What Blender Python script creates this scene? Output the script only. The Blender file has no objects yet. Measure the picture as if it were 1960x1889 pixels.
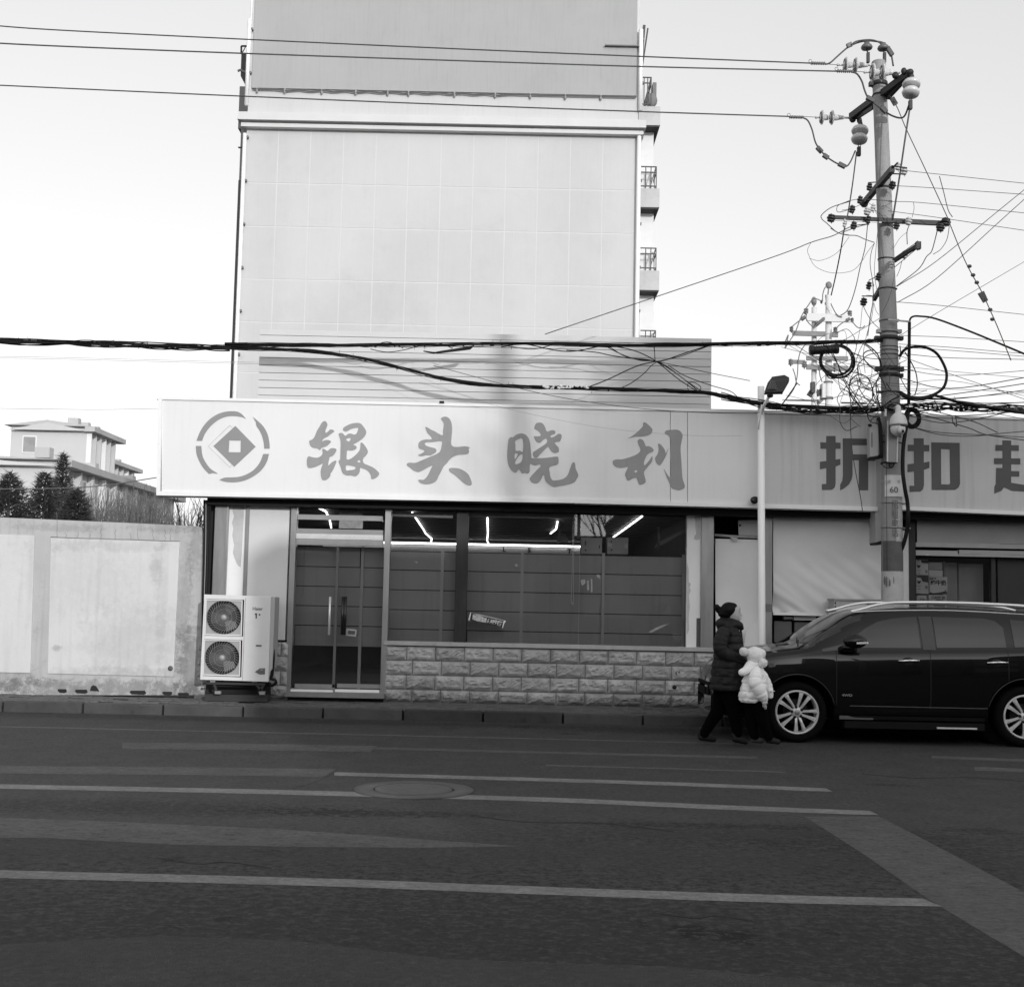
import bpy, math, random
from mathutils import Vector, Matrix, geometry, noise as mnoise
random.seed(7)
sc = bpy.context.scene
C = bpy.data.collections.new('place'); sc.collection.children.link(C)
# ------------------------------------------------ camera (pixel units of the photograph shown 1960 wide)
F = 2440.0; CX = 980.0; CY = 944.5
PITCH = math.atan(211.5 / F); ROLL = 0.021
CAMP = Vector((0, 0, 1.56))
_R0 = Vector((1, 0, 0)); _U0 = Vector((0, -math.sin(PITCH), math.cos(PITCH))); FW = Vector((0, math.cos(PITCH), math.sin(PITCH)))
RT = _R0 * math.cos(ROLL) + _U0 * math.sin(ROLL); UP = -_R0 * math.sin(ROLL) + _U0 * math.cos(ROLL)
cd = bpy.data.cameras.new('camera'); cam = bpy.data.objects.new('camera', cd); sc.collection.objects.link(cam)
m = Matrix((RT, UP, -FW)).transposed().to_4x4(); m.translation = CAMP; cam.matrix_world = m
cd.sensor_width = 36; cd.sensor_fit = 'HORIZONTAL'; cd.lens = F / 1960 * 36; cd.clip_end = 2000; cd.clip_start = .05
sc.camera = cam
def ray(u, v): return RT * ((u - CX) / F) - UP * ((v - CY) / F) + FW
def P(u, v, Y):
    d = ray(u, v); return CAMP + d * (Y / d.y)
def G(u, v, z=0.0):
    d = ray(u, v); return CAMP + d * ((z - CAMP.z) / d.z)
# ------------------------------------------------ daylight
SUN_EL, SUN_AZ = math.radians(12), math.radians(21)      # low winter sun behind the camera, to its right
sd = Vector((math.cos(SUN_EL) * math.sin(SUN_AZ), -math.cos(SUN_EL) * math.cos(SUN_AZ), math.sin(SUN_EL)))
w = bpy.data.worlds.new('World'); sc.world = w; w.use_nodes = True
nt = w.node_tree; nt.nodes.clear()
sky = nt.nodes.new('ShaderNodeTexSky'); sky.sky_type = 'NISHITA'; sky.sun_disc = False
sky.sun_elevation = SUN_EL; sky.sun_rotation = math.pi - SUN_AZ; sky.dust_density = 3.0; sky.air_density = 1.0; sky.ozone_density = 1.0
bw = nt.nodes.new('ShaderNodeRGBToBW'); pw = nt.nodes.new('ShaderNodeMath'); pw.operation = 'POWER'; pw.inputs[1].default_value = 0.5
ml = nt.nodes.new('ShaderNodeMath'); ml.operation = 'MULTIPLY'; ml.inputs[1].default_value = 4.4
bg = nt.nodes.new('ShaderNodeBackground'); bg.inputs['Strength'].default_value = 0.13
wo = nt.nodes.new('ShaderNodeOutputWorld')
nt.links.new(sky.outputs[0], bw.inputs[0]); nt.links.new(bw.outputs[0], pw.inputs[0]); nt.links.new(pw.outputs[0], ml.inputs[0])
nt.links.new(ml.outputs[0], bg.inputs['Color']); nt.links.new(bg.outputs[0], wo.inputs[0])
sl = bpy.data.lights.new('sun', 'SUN'); sl.energy = 2.0; sl.angle = math.radians(0.53); sl.color = (1, 1, 1)
so = bpy.data.objects.new('sun', sl); sc.collection.objects.link(so); so.rotation_euler = sd.to_track_quat('Z', 'Y').to_euler(); so.location = (8, -20, 12)
sc.view_settings.view_transform = 'Standard'; sc.view_settings.look = 'None'; sc.view_settings.exposure = 0.0
sc.view_settings.gamma = 1; sc.view_settings.use_curve_mapping = False
# ------------------------------------------------ materials
MATS = {}
def M(name, v, rough=.75, var=.12, scale=3.0, bump=0.0, bscale=60.0, metal=0.0, streak=0.0, spec=.5, dirt=0.0, emit=0.0, coat=0.0, detail=6.0, stretch=(1, 1, 1), grain=0.0, gscale=90.0):
    """monochrome procedural material: value v varied by noise; streak = vertical runs of dirt"""
    if name in MATS: return MATS[name]
    mt = bpy.data.materials.new(name); mt.use_nodes = True; n = mt.node_tree; N = n.nodes; L = n.links; N.clear()
    out = N.new('ShaderNodeOutputMaterial'); bs = N.new('ShaderNodeBsdfPrincipled'); L.new(bs.outputs[0], out.inputs[0])
    tc = N.new('ShaderNodeTexCoord'); mp = N.new('ShaderNodeMapping'); mp.inputs['Scale'].default_value = stretch
    L.new(tc.outputs['Object'], mp.inputs[0])
    bs.inputs['Roughness'].default_value = rough; bs.inputs['Metallic'].default_value = metal
    bs.inputs['Specular IOR Level'].default_value = spec
    if coat: bs.inputs['Coat Weight'].default_value = coat; bs.inputs['Coat Roughness'].default_value = .03
    no = N.new('ShaderNodeTexNoise'); no.inputs['Scale'].default_value = scale; no.inputs['Detail'].default_value = detail; no.inputs['Roughness'].default_value = .62
    L.new(mp.outputs[0], no.inputs[0])
    mr = N.new('ShaderNodeMapRange'); mr.inputs[1].default_value = .25; mr.inputs[2].default_value = .75
    mr.inputs[3].default_value = v * (1 - var); mr.inputs[4].default_value = v * (1 + var)
    L.new(no.outputs[0], mr.inputs[0]); cur = mr.outputs[0]
    def mul(fac_socket, amount):
        nonlocal cur
        q = N.new('ShaderNodeMath'); q.operation = 'MULTIPLY_ADD'; q.inputs[1].default_value = -amount; q.inputs[2].default_value = 1.0
        L.new(fac_socket, q.inputs[0]); r = N.new('ShaderNodeMath'); r.operation = 'MULTIPLY'; L.new(cur, r.inputs[0]); L.new(q.outputs[0], r.inputs[1]); cur = r.outputs[0]
    if streak:
        m2 = N.new('ShaderNodeMapping'); m2.inputs['Scale'].default_value = (9, 9, .5); L.new(tc.outputs['Object'], m2.inputs[0])
        n2 = N.new('ShaderNodeTexNoise'); n2.inputs['Scale'].default_value = 1.6; n2.inputs['Detail'].default_value = 5; L.new(m2.outputs[0], n2.inputs[0])
        r2 = N.new('ShaderNodeMapRange'); r2.inputs[1].default_value = .5; r2.inputs[2].default_value = .78; L.new(n2.outputs[0], r2.inputs[0]); mul(r2.outputs[0], streak)
    if dirt:
        n3 = N.new('ShaderNodeTexNoise'); n3.inputs['Scale'].default_value = scale * 3.1; n3.inputs['Detail'].default_value = 9; n3.inputs['Roughness'].default_value = .7; L.new(mp.outputs[0], n3.inputs[0])
        r3 = N.new('ShaderNodeMapRange'); r3.inputs[1].default_value = .55; r3.inputs[2].default_value = .72; L.new(n3.outputs[0], r3.inputs[0]); mul(r3.outputs[0], dirt)
    if grain:
        n4 = N.new('ShaderNodeTexNoise'); n4.inputs['Scale'].default_value = gscale; n4.inputs['Detail'].default_value = 8; n4.inputs['Roughness'].default_value = .85; L.new(tc.outputs['Object'], n4.inputs[0])
        r4 = N.new('ShaderNodeMapRange'); r4.inputs[1].default_value = .3; r4.inputs[2].default_value = .7; r4.inputs[3].default_value = 1.0; r4.inputs[4].default_value = -1.0; L.new(n4.outputs[0], r4.inputs[0]); mul(r4.outputs[0], grain)
    cc = N.new('ShaderNodeCombineColor')
    for i in range(3): L.new(cur, cc.inputs[i])
    L.new(cc.outputs[0], bs.inputs['Base Color'])
    if emit:
        bs.inputs['Emission Color'].default_value = (1, 1, 1, 1); bs.inputs['Emission Strength'].default_value = emit
    if bump:
        nb = N.new('ShaderNodeTexNoise'); nb.inputs['Scale'].default_value = bscale; nb.inputs['Detail'].default_value = 5; L.new(mp.outputs[0], nb.inputs[0])
        bp = N.new('ShaderNodeBump'); bp.inputs['Strength'].default_value = bump; bp.inputs['Distance'].default_value = .01
        L.new(nb.outputs[0], bp.inputs['Height']); L.new(bp.outputs[0], bs.inputs['Normal'])
    MATS[name] = mt; return mt
def glass(name, tint=.75, rough=.02, ior=1.5, wav=.0):
    if name in MATS: return MATS[name]
    mt = bpy.data.materials.new(name); mt.use_nodes = True; n = mt.node_tree; N = n.nodes; L = n.links; N.clear()
    out = N.new('ShaderNodeOutputMaterial'); mx = N.new('ShaderNodeMixShader'); tr = N.new('ShaderNodeBsdfTransparent'); gl = N.new('ShaderNodeBsdfGlossy')
    fr = N.new('ShaderNodeFresnel'); fr.inputs[0].default_value = ior
    tr.inputs[0].default_value = (tint, tint, tint, 1); gl.inputs['Roughness'].default_value = rough
    a = N.new('ShaderNodeMath'); a.operation = 'MULTIPLY'; a.inputs[1].default_value = 2.0; L.new(fr.outputs[0], a.inputs[0])
    L.new(a.outputs[0], mx.inputs[0]); L.new(tr.outputs[0], mx.inputs[1]); L.new(gl.outputs[0], mx.inputs[2]); L.new(mx.outputs[0], out.inputs[0])
    if wav:
        tc = N.new('ShaderNodeTexCoord'); nb = N.new('ShaderNodeTexNoise'); nb.inputs['Scale'].default_value = 1.3; L.new(tc.outputs['Object'], nb.inputs[0])
        bp = N.new('ShaderNodeBump'); bp.inputs['Strength'].default_value = wav; bp.inputs['Distance'].default_value = .05
        L.new(nb.outputs[0], bp.inputs['Height']); L.new(bp.outputs[0], gl.inputs['Normal'])
    MATS[name] = mt; return mt
# ------------------------------------------------ mesh helpers
def cr(pts, n=4, closed=False):
    """Catmull-Rom through points of any dimension"""
    pts = [Vector(p) for p in pts]; N = len(pts); out = []
    rng = range(N) if closed else range(N - 1)
    for i in rng:
        p0 = pts[(i - 1) % N] if closed or i > 0 else pts[i] * 2 - pts[i + 1]
        p1 = pts[i]; p2 = pts[(i + 1) % N]
        p3 = pts[(i + 2) % N] if closed or i + 2 < N else p2 * 2 - p1
        for k in range(n):
            t = k / n
            out.append(.5 * ((2 * p1) + (p2 - p0) * t + (2 * p0 - 5 * p1 + 4 * p2 - p3) * t * t + (3 * p1 - p0 - 3 * p2 + p3) * t ** 3))
    if not closed: out.append(pts[-1])
    return out
class MB:
    def __init__(s): s.v = []; s.f = []; s.sm = []
    def add(s, vs, fs, smooth=False):
        b = len(s.v); s.v += [Vector(p) for p in vs]; s.f += [tuple(i + b for i in q) for q in fs]; s.sm += [smooth] * len(fs); return s
    def box(s, x0, y0, z0, x1, y1, z1):
        if x0 > x1: x0, x1 = x1, x0
        if y0 > y1: y0, y1 = y1, y0
        if z0 > z1: z0, z1 = z1, z0
        return s.add([(x0,y0,z0),(x1,y0,z0),(x1,y1,z0),(x0,y1,z0),(x0,y0,z1),(x1,y0,z1),(x1,y1,z1),(x0,y1,z1)],
                     [(3,2,1,0),(4,5,6,7),(0,1,5,4),(1,2,6,5),(2,3,7,6),(3,0,4,7)])
    def bar(s, a, b, wd, ht, up=Vector((0, 0, 1))):
        a = Vector(a); b = Vector(b); d = (b - a).normalized(); r = d.cross(up)
        if r.length < 1e-4: r = d.cross(Vector((0, 1, 0)))
        r.normalize(); q = r.cross(d).normalized(); r = r * wd / 2; q = q * ht / 2
        vs = [a - r - q, a + r - q, a + r + q, a - r + q, b - r - q, b + r - q, b + r + q, b - r + q]
        return s.add(vs, [(0,1,2,3),(7,6,5,4),(1,0,4,5),(2,1,5,6),(3,2,6,7),(0,3,7,4)])
    def fbox(s, u0, v0, u1, v1, Y, t):
        """world-aligned box whose front face at depth Y covers these photo pixels (v taken at the box's middle u)"""
        um, vm = (u0 + u1) / 2, (v0 + v1) / 2
        return s.box(P(u0, vm, Y).x, Y, P(um, v1, Y).z, P(u1, vm, Y).x, Y + t, P(um, v0, Y).z)
    def quad(s, a, b, c, d): return s.add([a, b, c, d], [(0, 1, 2, 3)])
    def prism(s, outer, off, holes=(), smooth=False):
        loops = [[Vector(p) for p in outer]] + [[Vector(p) for p in h] for h in holes]
        tri = geometry.tessellate_polygon(loops); flat = [p for l in loops for p in l]; n = len(flat); off = Vector(off)
        nrm = Vector((0, 0, 0))
        for t in tri: nrm += (flat[t[1]] - flat[t[0]]).cross(flat[t[2]] - flat[t[0]])
        flip = nrm.dot(off) > 0
        fs = [tuple(t) if not flip else tuple(reversed(t)) for t in tri] + [tuple(reversed([i + n for i in t])) if not flip else tuple(i + n for i in t) for t in tri]
        b = 0
        for l in loops:
            k = len(l)
            for i in range(k):
                j = (i + 1) % k; fs.append((b + i, b + j, b + j + n, b + i + n))
            b += k
        return s.add(flat + [p + off for p in flat], fs, smooth)
    def pprism(s, pix, Y, t, holes=()):
        return s.prism([P(u, v, Y) for u, v in pix], (0, t, 0), [[P(u, v, Y) for u, v in h] for h in holes])
    def tube(s, pts, r, n=8, caps=True, smooth=True):
        pts = [Vector(p) for p in pts]; rs = r if isinstance(r, (list, tuple)) else [r] * len(pts); k = len(pts)
        t0 = (pts[1] - pts[0]).normalized(); a = Vector((0, 0, 1)) if abs(t0.z) < .9 else Vector((1, 0, 0)); nn = t0.cross(a).normalized(); vs = []
        for i, p in enumerate(pts):
            t = (pts[min(i + 1, k - 1)] - pts[max(i - 1, 0)])
            t = t.normalized() if t.length > 1e-9 else t0
            nn = (nn - t * nn.dot(t)); nn = nn.normalized() if nn.length > 1e-6 else t.orthogonal().normalized(); bb = t.cross(nn)
            for j in range(n):
                an = 2 * math.pi * j / n; vs.append(p + (nn * math.cos(an) + bb * math.sin(an)) * rs[i])
        fs = [(i * n + j, i * n + (j + 1) % n, (i + 1) * n + (j + 1) % n, (i + 1) * n + j) for i in range(k - 1) for j in range(n)]
        s.add(vs, fs, smooth)
        if caps:
            b = len(s.v) - k * n
            s.f += [tuple(b + j for j in reversed(range(n))), tuple(b + (k - 1) * n + j for j in range(n))]; s.sm += [False, False]
        return s
    def lathe(s, c, axis, prof, n=20, smooth=True, caps=True):
        c = Vector(c); ax = Vector(axis).normalized(); u = ax.orthogonal().normalized(); w_ = ax.cross(u); vs = []
        for r, h in prof:
            for j in range(n):
                an = 2 * math.pi * j / n; vs.append(c + ax * h + (u * math.cos(an) + w_ * math.sin(an)) * max(r, 1e-4))
        k = len(prof)
        fs = [(i * n + j, i * n + (j + 1) % n, (i + 1) * n + (j + 1) % n, (i + 1) * n + j) for i in range(k - 1) for j in range(n)]
        if caps: fs += [tuple(reversed(range(n))), tuple((k - 1) * n + j for j in range(n))]
        return s.add(vs, fs, smooth)
    def ell(s, c, rx, ry, rz, nu=16, nv=10, ang=0.0):
        c = Vector(c); ca, sa = math.cos(ang), math.sin(ang); vs = []
        for i in range(nv + 1):
            th = math.pi * i / nv
            for j in range(nu):
                ph = 2 * math.pi * j / nu; x = rx * math.sin(th) * math.cos(ph); y = ry * math.sin(th) * math.sin(ph); z = rz * math.cos(th)
                vs.append(c + Vector((x * ca - z * sa, y, x * sa + z * ca)))
        fs = [(i * nu + j, (i + 1) * nu + j, (i + 1) * nu + (j + 1) % nu, i * nu + (j + 1) % nu) for i in range(nv) for j in range(nu)]
        return s.add(vs, fs, True)
    def puff(s, rows, n=40, per=1, depth=.06, seed=0, wr=.012):
        """quilted garment: rows = (centre, rx, ry), each row one quilted channel, pinched at its seams and creased"""
        rings = []; N_ = len(rows); sub_ = 8
        for i in range((N_ - 1) * sub_ + 1):
            t = i / sub_; k = min(int(t), N_ - 2); f = t - k; (c0, a0, b0), (c1, a1, b1) = rows[k], rows[k + 1]; g = f * f * (3 - 2 * f)
            pin = 1 - depth * (1 - abs(math.sin(math.pi * (t * per))) ** .45)
            rings.append((c0.lerp(c1, f), (a0 + (a1 - a0) * g) * pin, (b0 + (b1 - b0) * g) * pin))
        vs = []
        for c, a, b in rings:
            for j in range(n):
                an = 2 * math.pi * j / n; w_ = 1 + wr / max(a, .05) * (mnoise.noise(Vector((math.cos(an) * 3, math.sin(an) * 3, c.z * 14 + seed))) + .6 * mnoise.noise(Vector((math.cos(an) * 7, math.sin(an) * 7, c.z * 30 + seed))))
                vs.append(c + Vector((a * w_ * math.cos(an), b * w_ * math.sin(an), 0)))
        k = len(rings); fs = [(i * n + j, i * n + (j + 1) % n, (i + 1) * n + (j + 1) % n, (i + 1) * n + j) for i in range(k - 1) for j in range(n)] + [tuple(reversed(range(n))), tuple((k - 1) * n + j for j in range(n))]
        return s.add(vs, fs, True)
    def puffsleeve(s, pts, rs, nq=8, depth=.07, seed=0, n=24):
        q = cr([(*p, r) for p, r in zip(pts, rs)], 10); L_ = len(q); out = []; rr_ = []
        for i, p in enumerate(q):
            t = i / (L_ - 1) * nq; out.append(Vector(p[:3]) + Vector((0, 0, 0))); rr_.append(p[3] * (1 - depth * (1 - abs(math.sin(math.pi * t)) ** .45)) * (1 + .06 * mnoise.noise(Vector((i * .35, seed, 0)))))
        s.tube(out, rr_, n); s.ell(out[0], rr_[0], rr_[0], rr_[0]); s.ell(out[-1], rr_[-1], rr_[-1], rr_[-1] * .6); return s
    def cap(s, a, ra, b, rb, n=14):
        a = Vector(a); b = Vector(b); s.tube([a, b], [ra, rb], n); s.ell(a, ra, ra, ra, n, 8); s.ell(b, rb, rb, rb, n, 8); return s
    def limb(s, pts, rs, n=14):
        for i in range(len(pts) - 1): s.cap(pts[i], rs[i], pts[i + 1], rs[i + 1], n)
        return s
def mesh_of(name, mb, mat, origin=Vector((0, 0, 0))):
    me = bpy.data.meshes.new(name); me.from_pydata([v - origin for v in mb.v], [], mb.f); me.polygons.foreach_set('use_smooth', mb.sm)
    me.validate(clean_customdata=False)
    for q in (mat if isinstance(mat, (list, tuple)) else [mat]): me.materials.append(q)
    return me
def part(name, mb, mat, root, bevel=0.0, label=None, kind=None, fix=True):
    o0 = Vector(root.get('_o', (0, 0, 0)))
    me = mesh_of(name, mb, mat, o0); o = bpy.data.objects.new(name, me); C.objects.link(o); o.parent = root
    o['_o'] = tuple(o0)
    if bevel:
        b = o.modifiers.new('b', 'BEVEL'); b.width = bevel; b.segments = 2; b.limit_method = 'ANGLE'; b.harden_normals = False
    if label: o['label'] = label
    if kind: o['kind'] = kind
    return o
def thing(name, label, cat, loc, group=None, kind=None):
    o = bpy.data.objects.new(name, None); C.objects.link(o); o.location = loc; o.empty_display_size = .2; o['_o'] = tuple(loc)
    if label: o['label'] = label
    if cat: o['category'] = cat
    if group: o['group'] = group
    if kind: o['kind'] = kind
    return o
def solo(name, mb, mat, label=None, cat=None, group=None, kind=None, bevel=0.0):
    xs = [v.x for v in mb.v]; ys = [v.y for v in mb.v]; zs = [v.z for v in mb.v]
    og = Vector(((min(xs) + max(xs)) / 2, (min(ys) + max(ys)) / 2, min(zs)))
    me = mesh_of(name, mb, mat, og); o = bpy.data.objects.new(name, me); C.objects.link(o); o.location = og; o['_o'] = tuple(og)
    if label: o['label'] = label
    if cat: o['category'] = cat
    if group: o['group'] = group
    if kind: o['kind'] = kind
    if bevel:
        b = o.modifiers.new('b', 'BEVEL'); b.width = bevel; b.segments = 2; b.limit_method = 'ANGLE'
    return o
def organic(name, mb, mat, root, voxel=.012, smooth=6, label=None, cat=None):
    """fuse overlapping volumes into one continuous skin"""
    o0 = Vector(root.get('_o', (0, 0, 0))) if root else Vector((0, 0, 0))
    me = mesh_of(name, mb, mat, o0); o = bpy.data.objects.new(name, me); C.objects.link(o)
    r = o.modifiers.new('r', 'REMESH'); r.mode = 'VOXEL'; r.voxel_size = voxel; r.use_smooth_shade = True
    s_ = o.modifiers.new('s', 'SMOOTH'); s_.iterations = smooth; s_.factor = .5
    dg = bpy.context.evaluated_depsgraph_get(); m2 = bpy.data.meshes.new_from_object(o.evaluated_get(dg)); o.modifiers.clear(); o.data = m2
    m2.materials.clear(); m2.materials.append(mat)
    for p_ in m2.polygons: p_.use_smooth = True
    if root: o.parent = root
    if label: o['label'] = label
    if cat: o['category'] = cat
    return o
def text(name, s_, c, size, mat, root, thick=.002, rotx=math.pi / 2, rotz=0.0, roty=0.0, sx=1.0, bold=0.0):
    cu = bpy.data.curves.new(name, 'FONT'); cu.body = s_; cu.size = size; cu.align_x = 'CENTER'; cu.align_y = 'CENTER'; cu.extrude = thick; cu.offset = bold
    t = bpy.data.objects.new('tmp', cu); C.objects.link(t)
    dg = bpy.context.evaluated_depsgraph_get(); me = bpy.data.meshes.new_from_object(t.evaluated_get(dg)); C.objects.unlink(t); bpy.data.objects.remove(t)
    from mathutils import Euler
    mm = Euler((rotx, roty, rotz)).to_matrix().to_4x4() @ Matrix.Diagonal((sx, 1, 1, 1)); me.transform(mm)
    o0 = Vector(root.get('_o', (0, 0, 0))); me.transform(Matrix.Translation(Vector(c) - o0)); me.materials.clear(); me.materials.append(mat)
    o = bpy.data.objects.new(name, me); C.objects.link(o); o.parent = root; return o
def wire(name, pts, r, label=None, cat=None, group=None, mat=None, root=None, sub=6, n=5, smooth=True):
    w3 = [P(u, v, Y) for u, v, Y in pts]
    w3 = cr(w3, sub) if smooth and len(w3) > 2 else w3
    mb = MB().tube(w3, r, n)
    return part(name, mb, mat or MATS['black_rubber'], root) if root else solo(name, mb, mat or MATS['black_rubber'], label, cat, group)
def zt(x0, y0, s):
    return lambda px, py: ((x0 + s * px) / 2.0898, (y0 + s * py) / 2.0898)
black_rubber = M('black_rubber', .01, .6, .2, spec=.2)
# ================================================ GROUND
def stains_and_shade(mt, lst, ax=1, nsc=5.0, edge=1.3):
    """darker / lighter patches in a surface, some real marks, some painted shade: (x, y, rx, ry, amount)"""
    n = mt.node_tree; N = n.nodes; L = n.links
    bs = [q for q in N if q.type == 'BSDF_PRINCIPLED'][0]; src = bs.inputs['Base Color'].links[0].from_socket
    tc = [q for q in N if q.type == 'TEX_COORD'][0]
    tc = N.new('ShaderNodeNewGeometry'); sp = N.new('ShaderNodeSeparateXYZ'); L.new(tc.outputs['Position'], sp.inputs[0])
    nz = N.new('ShaderNodeTexNoise'); nz.inputs['Scale'].default_value = nsc; nz.inputs['Detail'].default_value = 12; nz.inputs['Roughness'].default_value = .8; L.new(tc.outputs['Position'], nz.inputs[0])
    def mth(op, a, b=None, c=None):
        q = N.new('ShaderNodeMath'); q.operation = op
        for i, x in enumerate((a, b, c)):
            if x is None: continue
            if hasattr(x, 'links'): L.new(x, q.inputs[i])
            else: q.inputs[i].default_value = x
        return q.outputs[0]
    tot = None
    for (x, y, rx, ry, am) in lst:
        a = mth('MULTIPLY_ADD', sp.outputs[0], 1 / rx, -x / rx); b = mth('MULTIPLY_ADD', sp.outputs[ax], 1 / ry, -y / ry)
        d = mth('ADD', mth('MULTIPLY', a, a), mth('MULTIPLY', b, b))
        d = mth('ADD', d, mth('MULTIPLY_ADD', nz.outputs[0], 9.0, -4.2))
        mr = N.new('ShaderNodeMapRange'); mr.inputs[1].default_value = .45; mr.inputs[2].default_value = edge; mr.inputs[3].default_value = 1 - am; mr.inputs[4].default_value = 1
        L.new(d, mr.inputs[0]); tot = mr.outputs[0] if tot is None else mth('MULTIPLY', tot, mr.outputs[0])
    mx = N.new('ShaderNodeVectorMath'); mx.operation = 'SCALE'; L.new(src, mx.inputs[0]); L.new(tot, mx.inputs['Scale']); L.new(mx.outputs[0], bs.inputs['Base Color'])
def gst(u, v, ru, rv, am):
    c = G(u, v); return (c.x, c.y, abs(G(u + ru, v).x - c.x), abs(G(u, v - rv).y - c.y), am)
asphalt = M('asphalt', .048, .8, .22, 2.6, .7, 130, spec=.25, dirt=.55, detail=12, grain=.75, gscale=24)
ter = M('terrain', .06, .95, .3, .3)
stains_and_shade(asphalt, [gst(980, 1830, 2600, 170, .56), gst(980, 1640, 2600, 50, .28), gst(600, 1381, 900, 5, .45), gst(1300, 1400, 300, 7, .5), gst(300, 1546, 520, 17, .5), gst(1500, 1600, 560, 26, .35), gst(700, 1556, 300, 8, .6), gst(1750, 1640, 300, 60, .25), gst(1370, 1580, 300, 6, .5), gst(1320, 1782, 40, 15, .85), gst(1405, 1792, 52, 16, .85),  # first two: vignetting at the frame bottom painted into the road colour
    gst(330, 1645, 22, 8, .5), gst(430, 1757, 22, 6, .6), gst(330, 1774, 30, 7, .6), gst(515, 1630, 34, 6, .5), gst(1230, 1768, 16, 6, .5), gst(1595, 1785, 20, 7, .5),
    gst(1000, 1391, 30, 3, .65), gst(860, 1393, 22, 2.5, .5), gst(1090, 1404, 24, 2.5, .5), gst(1700, 1502, 60, 3, .5), gst(1480, 1612, 60, 5, .35), gst(1830, 1663, 90, 6, .45),
    gst(150, 1725, 14, 6, -.8), gst(1325, 1749, 16, 4, -.7), gst(520, 1750, 14, 4, -.6), gst(1445, 1585, 30, 4, -.35), gst(1880, 1590, 90, 8, .5)], 1, 15.0, 1.1)
rd = MB(); rd.add([(-400, -60, 0), (400, -60, 0), (400, 17.12, 0), (-400, 17.12, 0)], [(0, 1, 2, 3)])
road = thing('road', None, None, (0, 8, 0), kind='structure')
part('asphalt_surface', rd, asphalt, road)
gr = MB().add([(-1500, -1500, -.12), (1500, -1500, -.12), (1500, 1500, -.12), (-1500, 1500, -.12)], [(0, 1, 2, 3)])
solo('ground', gr, ter, kind='structure')
def worn(name, v, cover):
    mt = M(name, v, .8, .25, 2.2, .3, 120, dirt=.25, grain=.55, gscale=24); n = mt.node_tree; N = n.nodes; L = n.links
    bs = [q for q in N if q.type == 'BSDF_PRINCIPLED'][0]; tc = [q for q in N if q.type == 'TEX_COORD'][0]
    mp = N.new('ShaderNodeMapping'); mp.inputs['Scale'].default_value = (1, 2.2, 1); L.new(tc.outputs['Object'], mp.inputs[0])
    nz = N.new('ShaderNodeTexNoise'); nz.inputs['Scale'].default_value = 7; nz.inputs['Detail'].default_value = 10; nz.inputs['Roughness'].default_value = .75; L.new(mp.outputs[0], nz.inputs[0])
    mr = N.new('ShaderNodeMapRange'); mr.inputs[1].default_value = .32; mr.inputs[2].default_value = .6; mr.inputs[3].default_value = cover * .75; mr.inputs[4].default_value = cover
    L.new(nz.outputs[0], mr.inputs[0]); L.new(mr.outputs[0], bs.inputs['Alpha']); return mt
pa, pb, pc = worn('paint_worn', .19, .95), worn('paint_faint', .1, .85), worn('asphalt_patch', .082, .88)
# two long marking lines and the older, nearly worn-off ones, plus relaid strips; each is a sheet on the asphalt
def sheet(name, pix, mat, z=.0016, jit=0.0):
    pts = [G(u, v, z) for u, v in pix]
    mb = MB(); tri = geometry.tessellate_polygon([pts]); mb.add(pts, [tuple(t) for t in tri]);
    if (mb.v[mb.f[0][1]] - mb.v[mb.f[0][0]]).cross(mb.v[mb.f[0][2]] - mb.v[mb.f[0][0]]).z < 0: mb.f = [tuple(reversed(q)) for q in mb.f]
    return part(name, mb, mat, road)
def line(name, top, th, mat, z=.0016, cap=0):
    """strip along pixel points; th = pixel thickness at each point"""
    ths = th if isinstance(th, list) else [th] * len(top)
    T = cr(top, 6); K = len(T); W = [ths[min(int(i * (len(ths) - 1) / (K - 1)), len(ths) - 1)] * (1) for i in range(K)]
    rng = random.Random(len(name) + int(top[0][1]))
    up = [(p[0], p[1] + rng.uniform(-.25, .25)) for p in T]; lo = [(p[0] + cap * (p[0] > T[-1][0] - 1), p[1] + W[i] + rng.uniform(-.25, .25)) for i, p in enumerate(T)]
    return sheet(name, up + lo[::-1], mat, z)
line('lane_line', [(-60, 1388), (86, 1391), (570, 1402), (1053, 1413), (1403, 1422)], 2.2, pb)
line('relaid_strip', [(234, 1421), (480, 1423), (722, 1427.5)], 12, pc, cap=-14)
line('lane_line', [(716, 1429), (1053, 1438), (1450, 1447.5)], 4.5, pc)
line('lane_line', [(1045, 1463), (1300, 1470), (1504, 1476)], 2.5, pb)
line('relaid_strip', [(-60, 1464), (86, 1466), (380, 1468), (643, 1472)], 15, pc, cap=-24)
line('lane_line', [(640, 1477), (1053, 1489), (1300, 1497), (1580, 1508)], 6.5, pa, cap=14)
line('lane_line', [(-60, 1499), (86, 1502), (600, 1513), (1053, 1526), (1400, 1541), (1664, 1551)], 8.5, pa, cap=18)
line('lane_line', [(-80, 1662), (86, 1667), (600, 1680), (1053, 1697), (1450, 1711), (1765, 1719)], 15, pa, cap=38)
sheet('relaid_strip', [(-60, 1563), (86, 1567), (330, 1577), (560, 1588), (800, 1605), (998, 1619), (800, 1622), (560, 1620), (330, 1616), (86, 1603), (-60, 1603)], pc, .001)
sheet('diagonal_band', [(1540, 1562), (1682, 1562), (1780, 1612), (1909, 1680), (2040, 1750), (2040, 1880), (1960, 1830), (1806, 1738), (1765, 1712), (1650, 1632)], pc, .001)
line('lane_line', [(1783, 1446), (2000, 1454)], 5, pb)
line('relaid_strip', [(1865, 1467), (2000, 1472)], 7, pb)
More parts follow.
